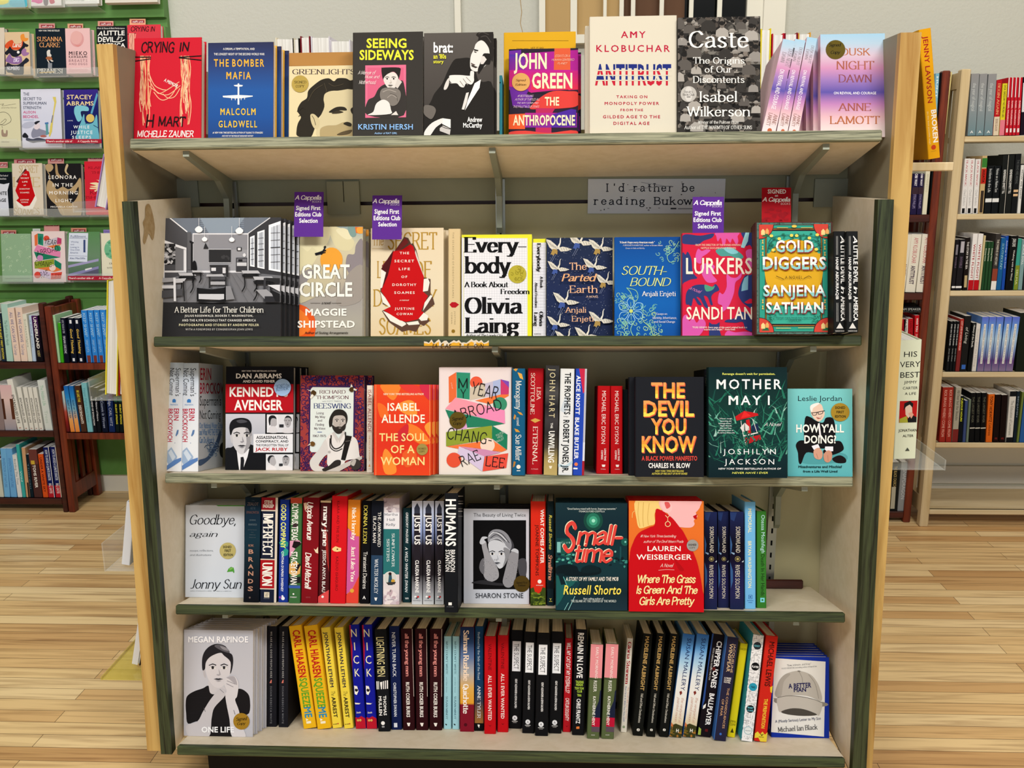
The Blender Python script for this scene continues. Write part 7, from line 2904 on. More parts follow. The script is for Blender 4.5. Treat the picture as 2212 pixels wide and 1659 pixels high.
wall_book('J', 1015, -48, 1560, 870, '1c2460', '''
V|1015,-60,1560,870|3a2a8a,1a2068,161c58,141c50
P|5aa4c4|1440,330 1540,0 1560,40 1470,340
S|7cc4d4|1180,300 1200,220 1300,205 1400,230 1410,290 1340,300 1320,360 1290,440 1240,460 1200,380
S|1c2450|1290,300 1380,300 1390,350 1340,420 1300,380
S|6ab4c8|1290,470 1340,340 1360,480 1480,480 1540,350 1560,560 1560,800 1230,780 1240,600
l|1a2a58|10|1360,500 1440,470
l|1a2a58|10|1490,520 1560,560
C|d8be6a|1438,408,66
T|STACEY|1065,38,1470,105|f0d9a0|b
T|ABRAMS|1058,140,1492,205|f0d9a0|b
T|A NOVEL|1072,440,1165,455|d8dcf0|b
T|WHILE|1170,525,1425,572|ecf4f6|w
T|JUSTICE|1128,608,1475,660|ecf4f6|w
T|SLEEPS|1150,690,1455,735|ecf4f6|w''', 'deep blue cover with pale blue statue face and gold disc, green wall third row')
wall_book('J', -60, 1265, 188, 1965, '10161c', '''
T|The Truth of|0,1310,130,1335|e8e8e8|s
T|Our Racial Divide|-40,1360,100,1385|e8e8e8|s
P|d4d8e4|-60,1440 60,1460 150,1440 120,1560 150,1965 -60,1965
T|WHITE|-90,1578,110,1630|10161c|x
T|RAGE|-60,1690,98,1740|10161c|x''', 'black cover with torn white paper cut by left picture edge, green wall fourth row')
wall_book('J', 188, 1128, 672, 1950, 'd8ccb8', '''
T|SECRET|300,1160,610,1275|b8a070|s
T|LIFE|200,1350,640,1500|c8b48a|s
T|SOAMES|220,1840,630,1940|b8a070|s
P|ece6da|250,1560 380,1200 450,1240 520,1500 560,1600 590,1700 520,1860 420,1860 300,1830 250,1740 290,1680
P|5a2a2a|255,1420 400,1210 430,1230 330,1320 290,1440
P|c00d14|245,1560 330,1330 420,1235 465,1260 520,1510 560,1640 520,1720 470,1800 380,1812 260,1720 300,1680
T|THE|370,1298,430,1318|f0e4dc|b
T|SECRET|330,1352,465,1374|f0e4dc|b
T|LIFE|355,1410,440,1432|f0e4dc|b
T|OF|375,1468,415,1488|f0e4dc|b
T|DOROTHY|312,1524,478,1546|f0e4dc|b
T|SOAMES|322,1582,468,1604|f0e4dc|b
T|JUSTINE|325,1698,460,1718|f0e4dc|b
T|COWAN|335,1736,448,1756|f0e4dc|b''', 'cream torn paper cover with red centre on the green wall, fourth row', n=2, clabel='grey page edge of the @ copy behind the wall hung torn paper cover')
wall_book('J', 722, 1132, 1290, 1960, '1c1a1c', '''
S|b49a72|730,1150 820,1140 850,1200 800,1260 740,1240
S|a88c64|880,1140 910,1150 930,1280 980,1340 940,1360 890,1300
S|b49a72|770,1400 850,1440 900,1540 1000,1500 1100,1540 1200,1460 1290,1380 1290,1960 1000,1960 900,1800 800,1700 740,1560
S|9c8460|900,1640 1000,1560 1120,1640 1100,1740 980,1720
S|1c1a1c|1100,1560 1180,1600 1250,1500 1240,1640 1150,1760 1090,1700
S|c4b08a|1060,1140 1090,1160 1060,1250 1100,1310 1060,1300 1030,1240
L|b49a72|12|760,1260 800,1340 780,1420
L|c4b08a|10|940,1780 1000,1880 1020,1950
L|b49a72|9|1000,1700 1060,1820 1100,1950
T|LEONORA|775,1320,1220,1375|f2eee8|w
T|IN THE|842,1445,1160,1498|f2eee8|w
T|MORNING|785,1570,1240,1622|f2eee8|w
T|LIGHT|885,1695,1150,1745|f2eee8|w
T|MICHAELA CARTER|808,1808,1240,1832|f2eee8|b''', 'black and tan collage cover with white capitals, green wall fourth row', n=2, clabel='white page edge of the @ copy behind the black and tan cover')
wall_book('J', 1340, 1095, 1905, 1945, 'd02436', '''
T|KLARA AND|1405,1178,1850,1215|8a1420|s
T|THE SUN|1455,1255,1800,1292|8a1420|s
S|ecdcb0|1430,1445 1520,1430 1590,1440 1560,1400 1530,1390 1600,1400 1680,1440 1720,1520 1640,1590 1500,1570 1540,1540 1440,1535 1440,1515 1550,1520 1430,1490 1530,1480
T|KAZUO|1430,1565,1800,1620|8a1420|s
T|ISHIGURO|1365,1650,1830,1690|8a1420|s''', 'red cover with a pale open hand beside the pine panel, green wall fourth row')
wall_book('K', 10, 775, 492, 1540, '8fb08e', 'N|scroll|30,790,480,1400|34|c8dcbc,a8c4a0|34|5\nl|5a7a5c|6|80,1488 480,1484', 'pale green cover with scattered fine curls, green wall lowest row')
wall_book('K', 500, 735, 1030, 1545, 'e6d2d2', '''
C|d8503c|740,850,48
P|e07040|548,800 600,768 600,960 555,970
P|2a8a70|600,768 692,778 690,965 606,940
P|c4bcc8|700,890 915,830 905,940 700,975
P|b83a68|915,830 980,850 978,935 905,940
P|e07a40|745,972 978,938 930,985 840,1000
C|2f8a68|918,1010,52
P|e084b0|590,950 965,1060 960,1150 540,1050
P|1f7a5c|540,1058 965,1150 690,1190 590,1180
C|c88abc|640,1160,48
P|8a9a34|548,1225 862,1172 865,1290 555,1330
P|1a7a5c|868,1180 980,1250 975,1350 868,1290
P|e07a40|590,1325 870,1290 980,1350 870,1380
C|ecd2c8|838,1315,52
P|d0bcd8|640,1340 815,1395 800,1500 640,1440
P|d84c40|815,1400 990,1382 970,1490 810,1500
C|d8483c|600,1430,52
T|YEAR|710,865,905,945|1a1a1c|o|-12
T|ABROAD|580,1005,935,1085|1a1a1c|o|14
T|CHANG-|560,1215,862,1290|1a1a1c|o|-7
T|RAE|645,1370,775,1460|1a1a1c|o|20
T|LEE|835,1415,970,1480|8a1c1c|o|-6
T|MY|625,820,670,930|123a30|o''', 'pink cover with folded coloured ribbons on the green wall, lowest row', n=2, clabel='grey page edge of the @ copy behind the wall hung ribbon cover')
wall_book('K', 1070, 745, 1590, 1515, '5f8a62', '''
V|1070,745,1590,1515|5a8a58,6a8a6c,4a6258
P|a09cc4|1070,1280 1570,1170 1570,1210 1070,1320
P|8a88b4|1070,1420 1570,1290 1570,1330 1070,1470
P|5a5a70|1070,1470 1570,1330 1570,1515 1070,1515
P|e4e4e8|1355,1335 1460,1310 1465,1330 1360,1362
P|d8e0f0|1100,760 1405,762 1390,1222 1085,1215
l|3a4a7a|5|1110,845 1390,848
l|3a4a7a|4|1100,1125 1385,1130
T|Fulfillment|1128,798,1370,835|3a4a7a|n
T|Winning|1130,890,1250,915|4a5a88|n
T|and|1125,932,1178,955|4a5a88|n
T|Losing in|1122,975,1260,1000|4a5a88|n
T|One-Click|1120,1018,1272,1042|4a5a88|n
T|America|1118,1062,1245,1088|4a5a88|n
R|1330,870,1362,1070|3a4a7a
T|Alec MacGillis|1112,1150,1358,1178|3a4a7a|n''', 'green grey cover with pale blue address label, green wall lowest row')
wall_book('K', 1605, 765, 2030, 1500, 'e0dcc4', '''
C|6fb48c|1800,1020,140,160
N|mottle|1690,900,1900,1140|24|8fc8a4,4f9a74|26|5
T|EMERGENT|1740,1235,1980,1262|5a5648|s
T|STRATEGY|1705,1305,1990,1330|5a5648|s''', 'cream cover with a green globe against the pine panel, green wall lowest row')

# staff recommendation cards tucked behind the wall covers
for fr, x0, y0, x1, y1, col, lab in (('I', 85, 462, 325, 620, 'eab08c', 'tan dragon cover'), ('I', 622, 372, 876, 560, 'e4a49c', 'black copper lettered cover'), ('I', 1078, 376, 1326, 560, 'eab08c', 'pink egg cover'),
                                     ('I', 1560, 335, 1808, 520, 'e8a494', 'black white lettered cover'), ('I', 2065, 298, 2320, 480, 'eeb08c', 'small red noodle cover'),
                                     ('J', -20, 1105, 128, 1360, 'e69c9c', 'black torn white cover'), ('J', 228, 1052, 570, 1240, 'e69c9c', 'cream torn paper wall cover'), ('J', 766, 1025, 1022, 1240, 'e8a8a0', 'black and tan collage cover'),
                                     ('J', 1402, 990, 1640, 1200, 'e8a0a0', 'red open hand cover'), ('K', 18, 715, 262, 880, 'e49a88', 'pale green curled cover'), ('K', 706, 580, 950, 850, 'e8a4a0', 'wall hung ribbon cover'),
                                     ('K', 1134, 680, 1380, 850, 'e49a80', 'pale blue address label cover')):
    w_ = x1 - x0
    card(fr, (x0, y0, x1, y1), YG + .064, LT, col, '''
R|%d,%d,%d,%d|%s
T|staff's pick|%d,%d,%d,%d|f4e8e4|x''' % (x0 + w_ * .12, y0 + 24, x0 + w_ * .92, y0 + 70, 'a02a3c', x0 + w_ * .18, y0 + 34, x0 + w_ * .86, y0 + 60), 'pink staff card with dark red banner above the %s' % lab, cat='sign', grp='pink staff cards')
card('K', (525, 692, 645, 860), YG + .064, LT, 'e6ece6', 'T|new|550,708,625,722|6a7a8a|n', 'small white card above the wall hung ribbon cover')
card('K', (1650, 708, 1760, 850), YG + .064, LT, '9c8ad0', 'T|CLIMATE|1660,730,1758,750|3a2a7a|n', 'small lilac card above the cream globe cover')

# clear ledges carrying the wall covers
for fr, x0, x1, yb in (('I', -100, 430, 120), ('I', 470, 1580, 95), ('I', -100, 560, 1196), ('I', 555, 1500, 1214), ('I', 1510, 2560, 1192), ('J', -100, 320, 866), ('J', 330, 1640, 882), ('J', -100, 700, 1960), ('J', 705, 1925, 1962), ('K', -100, 1040, 1548), ('K', 1060, 2050, 1520)):
    a, c = at(*fx(fr, x0, yb), YG), at(*fx(fr, x1, yb), YG)
    m = MB()
    zz = min(a.z, c.z) - .0015
    m.hexa([(a.x, YG - .012, zz - .003), (c.x, YG - .012, zz - .003), (c.x, 2.285, zz - .018), (a.x, 2.285, zz - .018), (a.x, YG - .012, zz), (c.x, YG - .012, zz), (c.x, 2.285, zz - .0145), (a.x, 2.285, zz - .0145)])
    m.hexa([(a.x, YG - .012, zz), (c.x, YG - .012, zz), (c.x, YG - .009, zz), (a.x, YG - .009, zz), (a.x, YG - .019, zz + .036), (c.x, YG - .019, zz + .036), (c.x, YG - .016, zz + .036), (a.x, YG - .016, zz + .036)])
    o = m.build('acrylic_ledge', 'acrylic')
    tag(o, 'clear plastic ledge under the wall covers, %s row from the top, %s part' % (dict(I='top' if yb < 200 else 'second', J='third' if yb < 1000 else 'fourth', K='lowest')[fr], 'left' if x0 < 0 else 'right' if x1 > 1500 else 'middle'), 'ledge', 'clear ledges on the green wall')
for fr, x0, x1, yt, yb, cut, tx in (('J', 730, 1618, 740, 808, 1165, 'third'), ('K', 1080, 2030, 1446, 1512, 1505, 'lowest')):
    card(fr, (x0, yt, x1, yb), YG - .0215, 8, 'a81e34', '''
R|%d,%d,%d,%d|c22c44
T|There's another side of|%d,%d,%d,%d|f4dcd8|x
T|A Cappella Books|%d,%d,%d,%d|f0c8c4|x''' % (cut, yt, cut + 6, yb, x0 + 12, yt + 20, cut - 14, yb - 18, cut + 70, yt + 20, min(x1 - 60, cut + 400), yb - 18),
         'red shop strip on the front of the %s clear ledge' % tx, cat='sign', name='shelf_strip')

# ---------------------------------------------------------------- spine rows in the bookcases behind


def far_row(fr, Y, ybot, rows, place_, depth=.15, grp=None):
    xs = []
    out = []
    for r_ in rows.strip().split('\n'):
        f = r_.strip().split('|')
        q = nums(f[0])
        xs.append(q[0])
        col, lab = f[1], f[2]
        s = '%g,%g,%g,%g,%g|%s|%s, %s|v=.012|board=.001' % (q[0], q[1], q[2], q[3], ybot, col, lab, place_)
        for e in f[3:]:
            k = e.split('~')
            if k[0] in 'TH':      # T~text~colour~from~to (fractions from the top)~font~c0~c1
                H_ = ybot - q[3]
                y0, y1 = q[3] + H_ * float(k[3]), q[3] + H_ * float(k[4])
                c0, c1 = (k[6], k[7]) if len(k) > 7 else ('.28', '.7')
                s += '\n%s|%s|%g,%g|%s,%s|%s|%s' % (k[0], k[1], y0, y1, c0, c1, k[2], k[5] if len(k) > 5 else 'b')
            elif k[0] == 'R':     # R~colour~from~to
                H_ = ybot - q[3]
                s += '\nR|%g,%g|%s|%s' % (q[3] + H_ * float(k[2]), q[3] + H_ * float(k[3]), ','.join(k[4:6]) if len(k) > 5 else '0,1', k[1])
            elif k[0] == 'V':
                s += '\nV|%g,%g|%s' % (q[3], ybot, k[1])
        out.append(s)
    x_ = sum(xs) / len(xs)
    led = Ledge(zof(fr, x_, ybot, Y + .012), Y, 0)
    spine_run(led, fr, '\n\n'.join(out), depth=depth, grp=grp, pages=True)


PL = 'upper shelf, left dark red bookcase'
far_row('L', YL, 1000, '''
-60,-18,-130,330|e0dcd0|white spine
20,72,-44,420|1c2a3a|navy spine with yellow capitals|T~FOR THE PLANET FIRST EDITION~d8c83c~.08~.95~x
78,158,4,312|a8ccc0|tall mint spine|T~The Earth in Her Hands~4a7a70~.28~.72~n
166,246,86,356|e4cdbc|first of two peach spines with blue capitals|T~ALL WE CAN SAVE~3a4a8a~.08~.64~n|T~Truth Courage~6a74a0~.68~.88~n
252,331,178,352|e4cdbc|second of two peach spines with blue capitals|T~ALL WE CAN SAVE~3a4a8a~.08~.64~n|T~Truth Courage~6a74a0~.68~.88~n
334,386,266,432|dcdccc|short cream spine|T~Solastalgia~9a9c8c~.1~.7~n
388,430,338,446|b4c8e0|narrow pale blue spine|T~a field guide~7a8cb0~.1~.7~n
440,512,366,450|1e1624|dark purple spine with white capitals|V~4a1c5a,1a1420,0e0c10|T~UNDERLAND~f0ece6~.03~.72~x~.3~.76|T~ROBERT~c8b87a~.76~.9~n''', PL, grp='books on the left dark red bookcase')
far_row('M', YL, 445, '''
-70,58,-110,-100|8a7a7a|grey and pink spine
66,205,-6,-105|a08a84|wide pink figure spine with brown sides|V~d8b4b8,dcc0bc,b8a8a8,9a98a4|R~4a2a1c~.3~.75~0~.2|R~5a3424~.3~.75~.72~1
212,282,74,-168|e0e0d8|leaning white spine, first of the row of five|T~ENTANGLED LIFE~1a1a1c~.3~.86~b|H~o~a04a2a~.93~.96~x
292,346,190,-78|e0e0d8|white spine, second of the row of five|T~ENTANGLED LIFE~1a1a1c~.25~.82~b|H~o~a04a2a~.93~.96~x
356,408,264,-78|e0e0d8|white spine, third of the row of five|T~ENTANGLED LIFE~1a1a1c~.25~.82~b|H~o~a04a2a~.93~.96~x
416,464,326,-76|e0e0d8|white spine, fourth of the row of five|T~ENTANGLED LIFE~1a1a1c~.25~.82~b|H~o~a04a2a~.93~.96~x
470,520,382,-76|e0e0d8|white spine, fifth of the row of five|T~ENTANGLED LIFE~1a1a1c~.25~.82~b|H~o~a04a2a~.93~.96~x
540,632,438,-160|d4dcd8|tall pale grey green spine|T~The Hidden Life~8ac0a4~.1~.5~n|T~Trees~b4c8bc~.6~.85~n''', 'middle shelf, left dark red bookcase', grp='books on the left dark red bookcase')
far_row('M', YL, 1240, '''
-60,-10,-110,780|7a3a44|dusky red spine
-4,46,-62,800|c8ccbc|pale spine
52,122,-2,655|6fb0e0|first of two sky blue spines|T~INVENTION OF NATURE~4a7ab8~.2~.8~n
128,202,64,655|6aaade|second of two sky blue spines|T~INVENTION OF NATURE~4a7ab8~.2~.8~n
210,265,146,730|d8dcdc|short white spine|T~Braiding The Tree~6a7a8a~.1~.7~n
268,308,190,605|3aa8a4|narrow turquoise spine|T~Wild~e0f0f0~.5~.7~n
312,356,252,645|c89c74|tan spine|R~2a2420~.7~1~.6~1
362,402,302,725|10202a|narrow black blue spine|T~Thoreau~5a7a8a~.2~.8~n
408,508,338,665|4a2c2a|brown photo spine with gold disc|R~6a3a34~.0~.3|T~TOMS RIVER~f0ece4~.32~.8~x~.3~.62|R~c8a83a~.23~.31~.15~.6
514,576,448,720|d4531e|bright orange spine|T~UNDER A WHITE SKY~5a1a10~.08~.88~x
584,656,508,640|141e5c|first of two navy and red spines|R~b4202c~.76~1|R~e8e8ec~.0~1~.9~1|T~HOW TO AVOID A CLIMATE DISASTER~d8e0f0~.05~.66~b|T~BILL GATES~f0e0e0~.72~.92~b
668,742,590,635|141e5c|second of two navy and red spines|R~b4202c~.76~1|R~e0d8c4~.0~1~.84~1|T~HOW TO AVOID A CLIMATE DISASTER~d8e0f0~.05~.66~b|T~BILL GATES~f0e0e0~.72~.92~b''', 'lowest shelf, left dark red bookcase', grp='books on the left dark red bookcase')
PB = 'upper shelf of the slat sided bookcase'
far_row('L', YL, 1015, '''
652,722,584,442|a4d0a4|pale green spine with serif capitals|T~METAZOA~7aa880~.06~.5~s
724,762,684,535|3ca41c|narrow vivid green spine|T~Finding the Mother~2a7a14~.1~.6~n
768,828,714,478|0c0e22|navy spine with pale capitals|T~UNTIL THE END OF TIME~b8bcd0~.04~.34~n|T~BRIAN GREENE~d8dce8~.4~.8~s
852,918,804,480|0d1426|first of two navy spines with yellow script|T~Good Thinking~ecc85a~.24~.8~z|R~e0e4ec~.04~.12~.3~.7|R~e0e4ec~.9~.97~.3~.7
940,1006,884,480|0d1426|second of two navy spines with yellow script|T~Good Thinking~ecc85a~.24~.8~z|R~e0e4ec~.04~.12~.3~.7|R~e0e4ec~.9~.97~.3~.7
1034,1104,957,386|2f86dc|first of the bright blue spines|T~KEEP SHARP~b4dcf0~.05~.5~s|T~SANJAY GUPTA~9cc8ec~.56~.8~n|R~7a3a34~.86~1~.2~.8
1112,1178,1037,384|2f86dc|second of the bright blue spines|T~KEEP SHARP~b4dcf0~.05~.5~s|T~SANJAY GUPTA~9cc8ec~.56~.8~n|R~7a3a34~.86~1~.2~.8
1184,1250,1116,382|2f86dc|third of the bright blue spines|T~KEEP SHARP~b4dcf0~.05~.5~s|T~SANJAY GUPTA~9cc8ec~.56~.8~n|R~7a3a34~.86~1~.2~.8
1256,1322,1192,380|2f86dc|fourth of the bright blue spines|T~KEEP SHARP~b4dcf0~.05~.5~s|T~SANJAY GUPTA~9cc8ec~.56~.8~n''', PB, grp='books on the slat sided bookcase')
far_row('M', YL, 462, '''
762,832,694,-28|8a2a24|pale blue and red spine|V~b8d8d8,b0c8cc,b85040,8a2420,5a1c1c
846,897,756,-92|2a7ac0|first of two blue to orange spines|V~1a62b8,2a8ad0,7ab4cc,e8a45a,e88a3a|T~SILENT OF THE SEA~14284a~.3~.7~b
904,956,818,-92|2a7ac0|second of two blue to orange spines|V~1a62b8,2a8ad0,7ab4cc,e8a45a,e88a3a|T~SILENT OF THE SEA~14284a~.3~.7~b
972,1038,884,-95|4a2e20|brown textured spine with yellow and white capitals|T~BE LIKE THE~d8c83a~.1~.35~x|T~DESCENDANTS~e8e0d4~.42~.82~x
1046,1112,964,-130|7cc0cc|aqua spine|T~Vesper Flights Field Notes~4a94a8~.1~.8~n
1118,1158,1060,-80|12171f|narrow black spine with white capitals|T~THE MIND OF EVOLUTION~e8eaee~.2~.85~x
1162,1208,1110,-70|0e131a|black spine with white script|T~The Nature of Nature~d8dce4~.2~.75~z
1222,1292,1166,-40|0e162c|dark navy spine with script lettering|T~A Cosmic Is Woven~98a4c0~.15~.9~z
1302,1376,1262,-30|14285a|navy spine with pale script|T~Edge, CARL WITZ~b8c4dc~.2~.85~n
1384,1428,1352,-20|0c1a1c|first of two black spines with yellow capitals|R~2a5a48~.1~.24|T~SILENT SPRING~e0d83a~.3~.8~x
1432,1478,1402,-20|0c1a1c|second of two black spines with yellow capitals|R~2a5a48~.1~.24|T~SILENT SPRING~e0d83a~.3~.8~x''', 'lower shelf of the slat sided bookcase', grp='books on the slat sided bookcase')

PR = 'right dark red bookcase'
far_row('E', YR, 788, '''
388,424,420,240|7ab0c8|pale blue spine behind the tall yellow book|T~HUNT~e0ecf0~.05~.4~x
428,458,466,232|14141a|black spine with white serif capitals|T~JOE BIDEN~e0dcd4~.2~.75~s
460,510,520,228|d8c88a|cream spine with black capitals|T~THE GRIFTERS CLUB~1c1a18~.04~.58~x|T~Trump Mar-a-Lago~5a5448~.6~.88~n''', PR + ', top shelf', grp='books on the right dark red bookcase')
far_row('E', YR, 1508, '''
190,246,222,1138|231c40|first of two dark violet spines|T~OBI WAY~e8e4ec~.0~.3~x|R~3a2a34~.33~.5|T~STEVE PHILLIPS~9a90b4~.5~.85~n
250,294,276,1138|231c40|second of two dark violet spines|T~OBI WAY~e8e4ec~.0~.3~x|R~3a2a34~.33~.5|T~STEVE PHILLIPS~9a90b4~.5~.85~n
298,340,338,1100|dcd8c0|pale cream spine|T~AN MANIFESTO~a8a488~.1~.5~n
362,422,386,1095|0e1416|black spine with white capitals|T~THE INEVITABILITY OF TRAGEDY~e4e6e6~.0~.66~b|T~BARRY GEWEN~e4e6e6~.68~.84~b''', PR + ', second shelf', grp='books on the right dark red bookcase')
far_row('G', YR, 700, '''
112,158,188,120|ddd8c8|first of three cream spines with red and dark capitals|T~ANTITRUST~5a3a4a~.5~.85~x
162,264,230,118|e0dccd|second of three cream spines with red and dark capitals|T~AMY KLOBUCHAR~b84a5a~.06~.5~n|T~ANTITRUST~3a2440~.54~.86~x
270,376,336,117|e0dccd|third of three cream spines with red and dark capitals|T~AMY KLOBUCHAR~b84a5a~.06~.5~n|T~ANTITRUST~3a2440~.54~.86~x''', PR + ', third shelf', grp='books on the right dark red bookcase')
far_row('G', YR, 1472, '''
78,128,128,962|a01420|crimson spine mostly behind the pale green book
132,182,145,965|e4e0da|white spine with black capitals behind the pale green book|T~THE GREEN NEW DEAL~1a1a1c~.0~.5~x
186,234,196,958|b01620|red spine with dark lettering|T~FAMILY BUSINESS~5a0c10~.05~.5~n
238,284,262,925|c01822|first of two red spines with white capitals|T~WHY YOU~f4ece8~.05~.3~x|T~SHOULD BE~e8c8c4~.34~.55~n|T~Nathan Robinson~f0d8d4~.6~.85~z
290,338,328,923|c01822|second of two red spines with white capitals|T~WHY YOU~f4ece8~.05~.3~x|T~SHOULD BE~e8c8c4~.34~.55~n|T~Nathan Robinson~f0d8d4~.6~.85~z''', PR + ', fourth shelf', grp='books on the right dark red bookcase')
far_row('H', YR, 1398, '''
74,126,98,1030|1a1c1a|black spine with gold capitals|T~THE BLACK CHURCH~c8b070~.08~.5~n|R~b0ac98~.5~.95~.1~.7
132,196,168,1028|8a8e90|grey spine with pale lettering|T~SNAPDRAGON~c4c8ca~.15~.75~n''', PR + ', lowest shelf', grp='books on the right dark red bookcase')
# a book lying flat across the red spines
zf = zof('G', 250, 910, YR + .012)
m = MB()
pa, pb_ = at(*fx('G', 60, 908), YR), at(*fx('G', 385, 848), YR)
m.box((pa.x, YR + .01, pa.z + .004), (pb_.x, YR + .15, pb_.z), hexc('16171a'))
ar = Art(lambda x, y: (at(*fx('G', x, y), YR + .01).x - pa.x, at(*fx('G', x, y), YR + .01).z - pa.z), pb_.x - pa.x, 1, lambda x, z, k: (x + pa.x, YR + .01 - EPS * k, z + pa.z))
ar.run('T|MADAM SPEAKER|60,856,318,878|b8bcb8|n\nT|SUSAN PAGE AND THE LESSONS|60,888,315,896|6a6e6a|n\nR|335,866,352,888|c8b87a')
add_ink(m, ar)
tag(m.build('hardcover_book', 'printed_paper', None, True), 'black book lying flat on red spines in the right dark red bookcase', 'book')

PW = 'birch bookcase'
far_row('E', YV, 800, '\n'.join('''%s|8a9194|%s of three grey spines|V~8e8e90,8a9296,6a868e|T~the year of magical~c4c8c8~.15~.6~n|H~A~e8eaea~.92~.96~b''' % (q, ORD[k]) for k, q in enumerate(('705,776,740,243', '780,848,816,244', '853,928,893,245'))) + '''
932,982,968,300|b81c24|red and cream spine|R~dccbb0~.66~1|T~BEGIN AGAIN~e8b07a~.06~.62~s|T~EDDIE GLAUDE~8a6a5a~.7~.92~b
987,1032,1022,330|dccf2c|yellow and pink spine|R~e07a8a~.7~1|T~DICK GREGORY NO MORE LIES~2a2a24~.03~.65~b
1040,1070,1074,276|c41c2c|first of four red and white spines|R~e8dcdc~.0~.34~0~.3|T~ISABEL WILKERSON~f0d8d8~.4~.82~b|R~e8dcdc~.88~.95~.2~.8
1074,1103,1106,276|c41c2c|second of four red and white spines|R~e8dcdc~.0~.34~0~.3|T~ISABEL WILKERSON~f0d8d8~.4~.82~b|R~e8dcdc~.88~.95~.2~.8
1107,1136,1138,276|c41c2c|third of four red and white spines|R~e8dcdc~.0~.34~0~.3|T~ISABEL WILKERSON~f0d8d8~.4~.82~b|R~e8dcdc~.88~.95~.2~.8
1140,1172,1170,276|c41c2c|fourth of four red and white spines|R~e8dcdc~.0~.34~0~.3|T~ISABEL WILKERSON~f0d8d8~.4~.82~b|R~e8dcdc~.88~.95~.2~.8
1178,1240,1206,272|1c1420|black and white photo spine|R~dcdce0~.1~.6|T~JAMES BALDWIN~1c1420~.12~.56~n''', 'top shelf of the ' + PW, grp='books on the birch bookcase')
far_row('E', YV, 1500, '\n'.join('''%s|e0dedc|%s of three white spines with red capitals|T~BLACK MAGIC~b41c3a~.03~.5~s~.3~.62|T~Chad Sanders~a8a8a8~.56~.85~n|R~1a1a1c~.9~.99~.2~.7''' % (q, ORD[k]) for k, q in enumerate(('642,692,682,1003', '695,746,724,1005', '750,798,780,1008'))) + '''
800,846,840,978|c4a878|green red and tan photo spine|R~3a7a34~.04~.2|R~b8281e~.22~.48|T~ASSATA~1a1410~.24~.46~x|R~3a3028~.6~.98~.2~.8
854,912,888,1070|14171a|first of two black spines with white band|T~Incidents in the Life~d0d4d4~.06~.55~n|R~e0e2e2~.68~.76
917,976,950,1068|14171a|second of two black spines with white band|T~Notes on a Native Son~d0d4d4~.06~.55~n|R~e0e2e2~.68~.76
986,1036,1026,972|1a1d1c|first of two tall black spines with white edge|T~REMEMBERING EMMETT TILL~e4e4e0~.25~.66~b|R~d8d4c8~0~1~.93~1
1042,1092,1082,970|1a1d1c|second of two tall black spines with white edge|T~REMEMBERING EMMETT TILL~e4e4e0~.25~.66~b
1094,1146,1140,960|17191b|black spine with cream stripes|T~THE DEAD ARE ARISING~5a5e5e~.1~.5~n|R~d8b48a~.6~.64~.1~.9|R~d8b48a~.67~.71~.1~.9
1150,1180,1186,1060|dcdcd8|narrow white spine|T~HOW WE FIGHT~2a2a2c~.1~.7~b
1184,1250,1212,1050|111214|black spine cut by the right picture edge''', 'second shelf of the ' + PW, grp='books on the birch bookcase')
far_row('G', YV, 676, '''
622,658,672,170|1c1a1e|first of two black photo spines|R~7a7680~.1~.3~.2~.8|T~INVISIBLE~6a5a70~.34~.56~b|R~e4e4e4~.92~.96
662,722,706,168|1c1a1e|second of two black photo spines|R~b0acb4~.04~.26~.2~.8|T~INVISIBLE~6a5a70~.34~.56~b|R~e4e4e4~.92~.96
736,782,770,150|1a1412|dark brown spine with white capitals|T~THE STORY IN THE SEA~e4e0dc~.08~.6~b|R~b8a478~.72~.95~.2~.8
785,836,838,112|e6e4e2|first of two white spines with red foot|R~b4141e~.82~1|T~WHITE FLIGHT~a41a28~.18~.8~b
838,890,891,112|e6e4e2|second of two white spines with red foot|R~b4141e~.82~1|T~WHITE FLIGHT~a41a28~.18~.8~b
893,916,942,130|c8b88a|narrow straw spine
919,946,962,190|24482a|first of three green spines|T~Driving Home~d8dcc8~.14~.4~b
948,977,992,190|24482a|second of three green spines|T~Driving Home~d8dcc8~.14~.4~b
980,1009,1022,190|24482a|third of three green spines|T~Driving Home~d8dcc8~.14~.4~b
1012,1064,1066,112|3a3634|grey spine with brown and white foot|R~8a4030~.62~.84|R~e4e2de~.84~1|T~THE SWERVE OF HISTORY~e0dccc~.1~.56~n
1068,1116,1118,152|1a5a94|teal blue spine|T~SOUTHBOUND~9ad0d0~.1~.6~i
1120,1152,1166,134|1c4aa8|royal blue spine|T~Anthology in the South~c8d8ec~.08~.6~n
1160,1236,1214,132|121314|black spine with white lettering|T~JOHN LEWIS~d8d8d4~.05~.2~z|T~Walking with the Wind~e4e2dc~.26~.82~n~.5~.72
1240,1282,1288,160|3a9a8a|teal and olive spine|R~7a8a2a~.52~1|T~SELMA~d8dca8~.6~.9~n
1286,1328,1330,170|7a9a9c|grey blue spine|T~BLACK DOLL~e4eaea~.1~.5~b
1332,1392,1372,150|22262a|dark spine cut by the right picture edge''', 'third shelf of the ' + PW, grp='books on the birch bookcase')
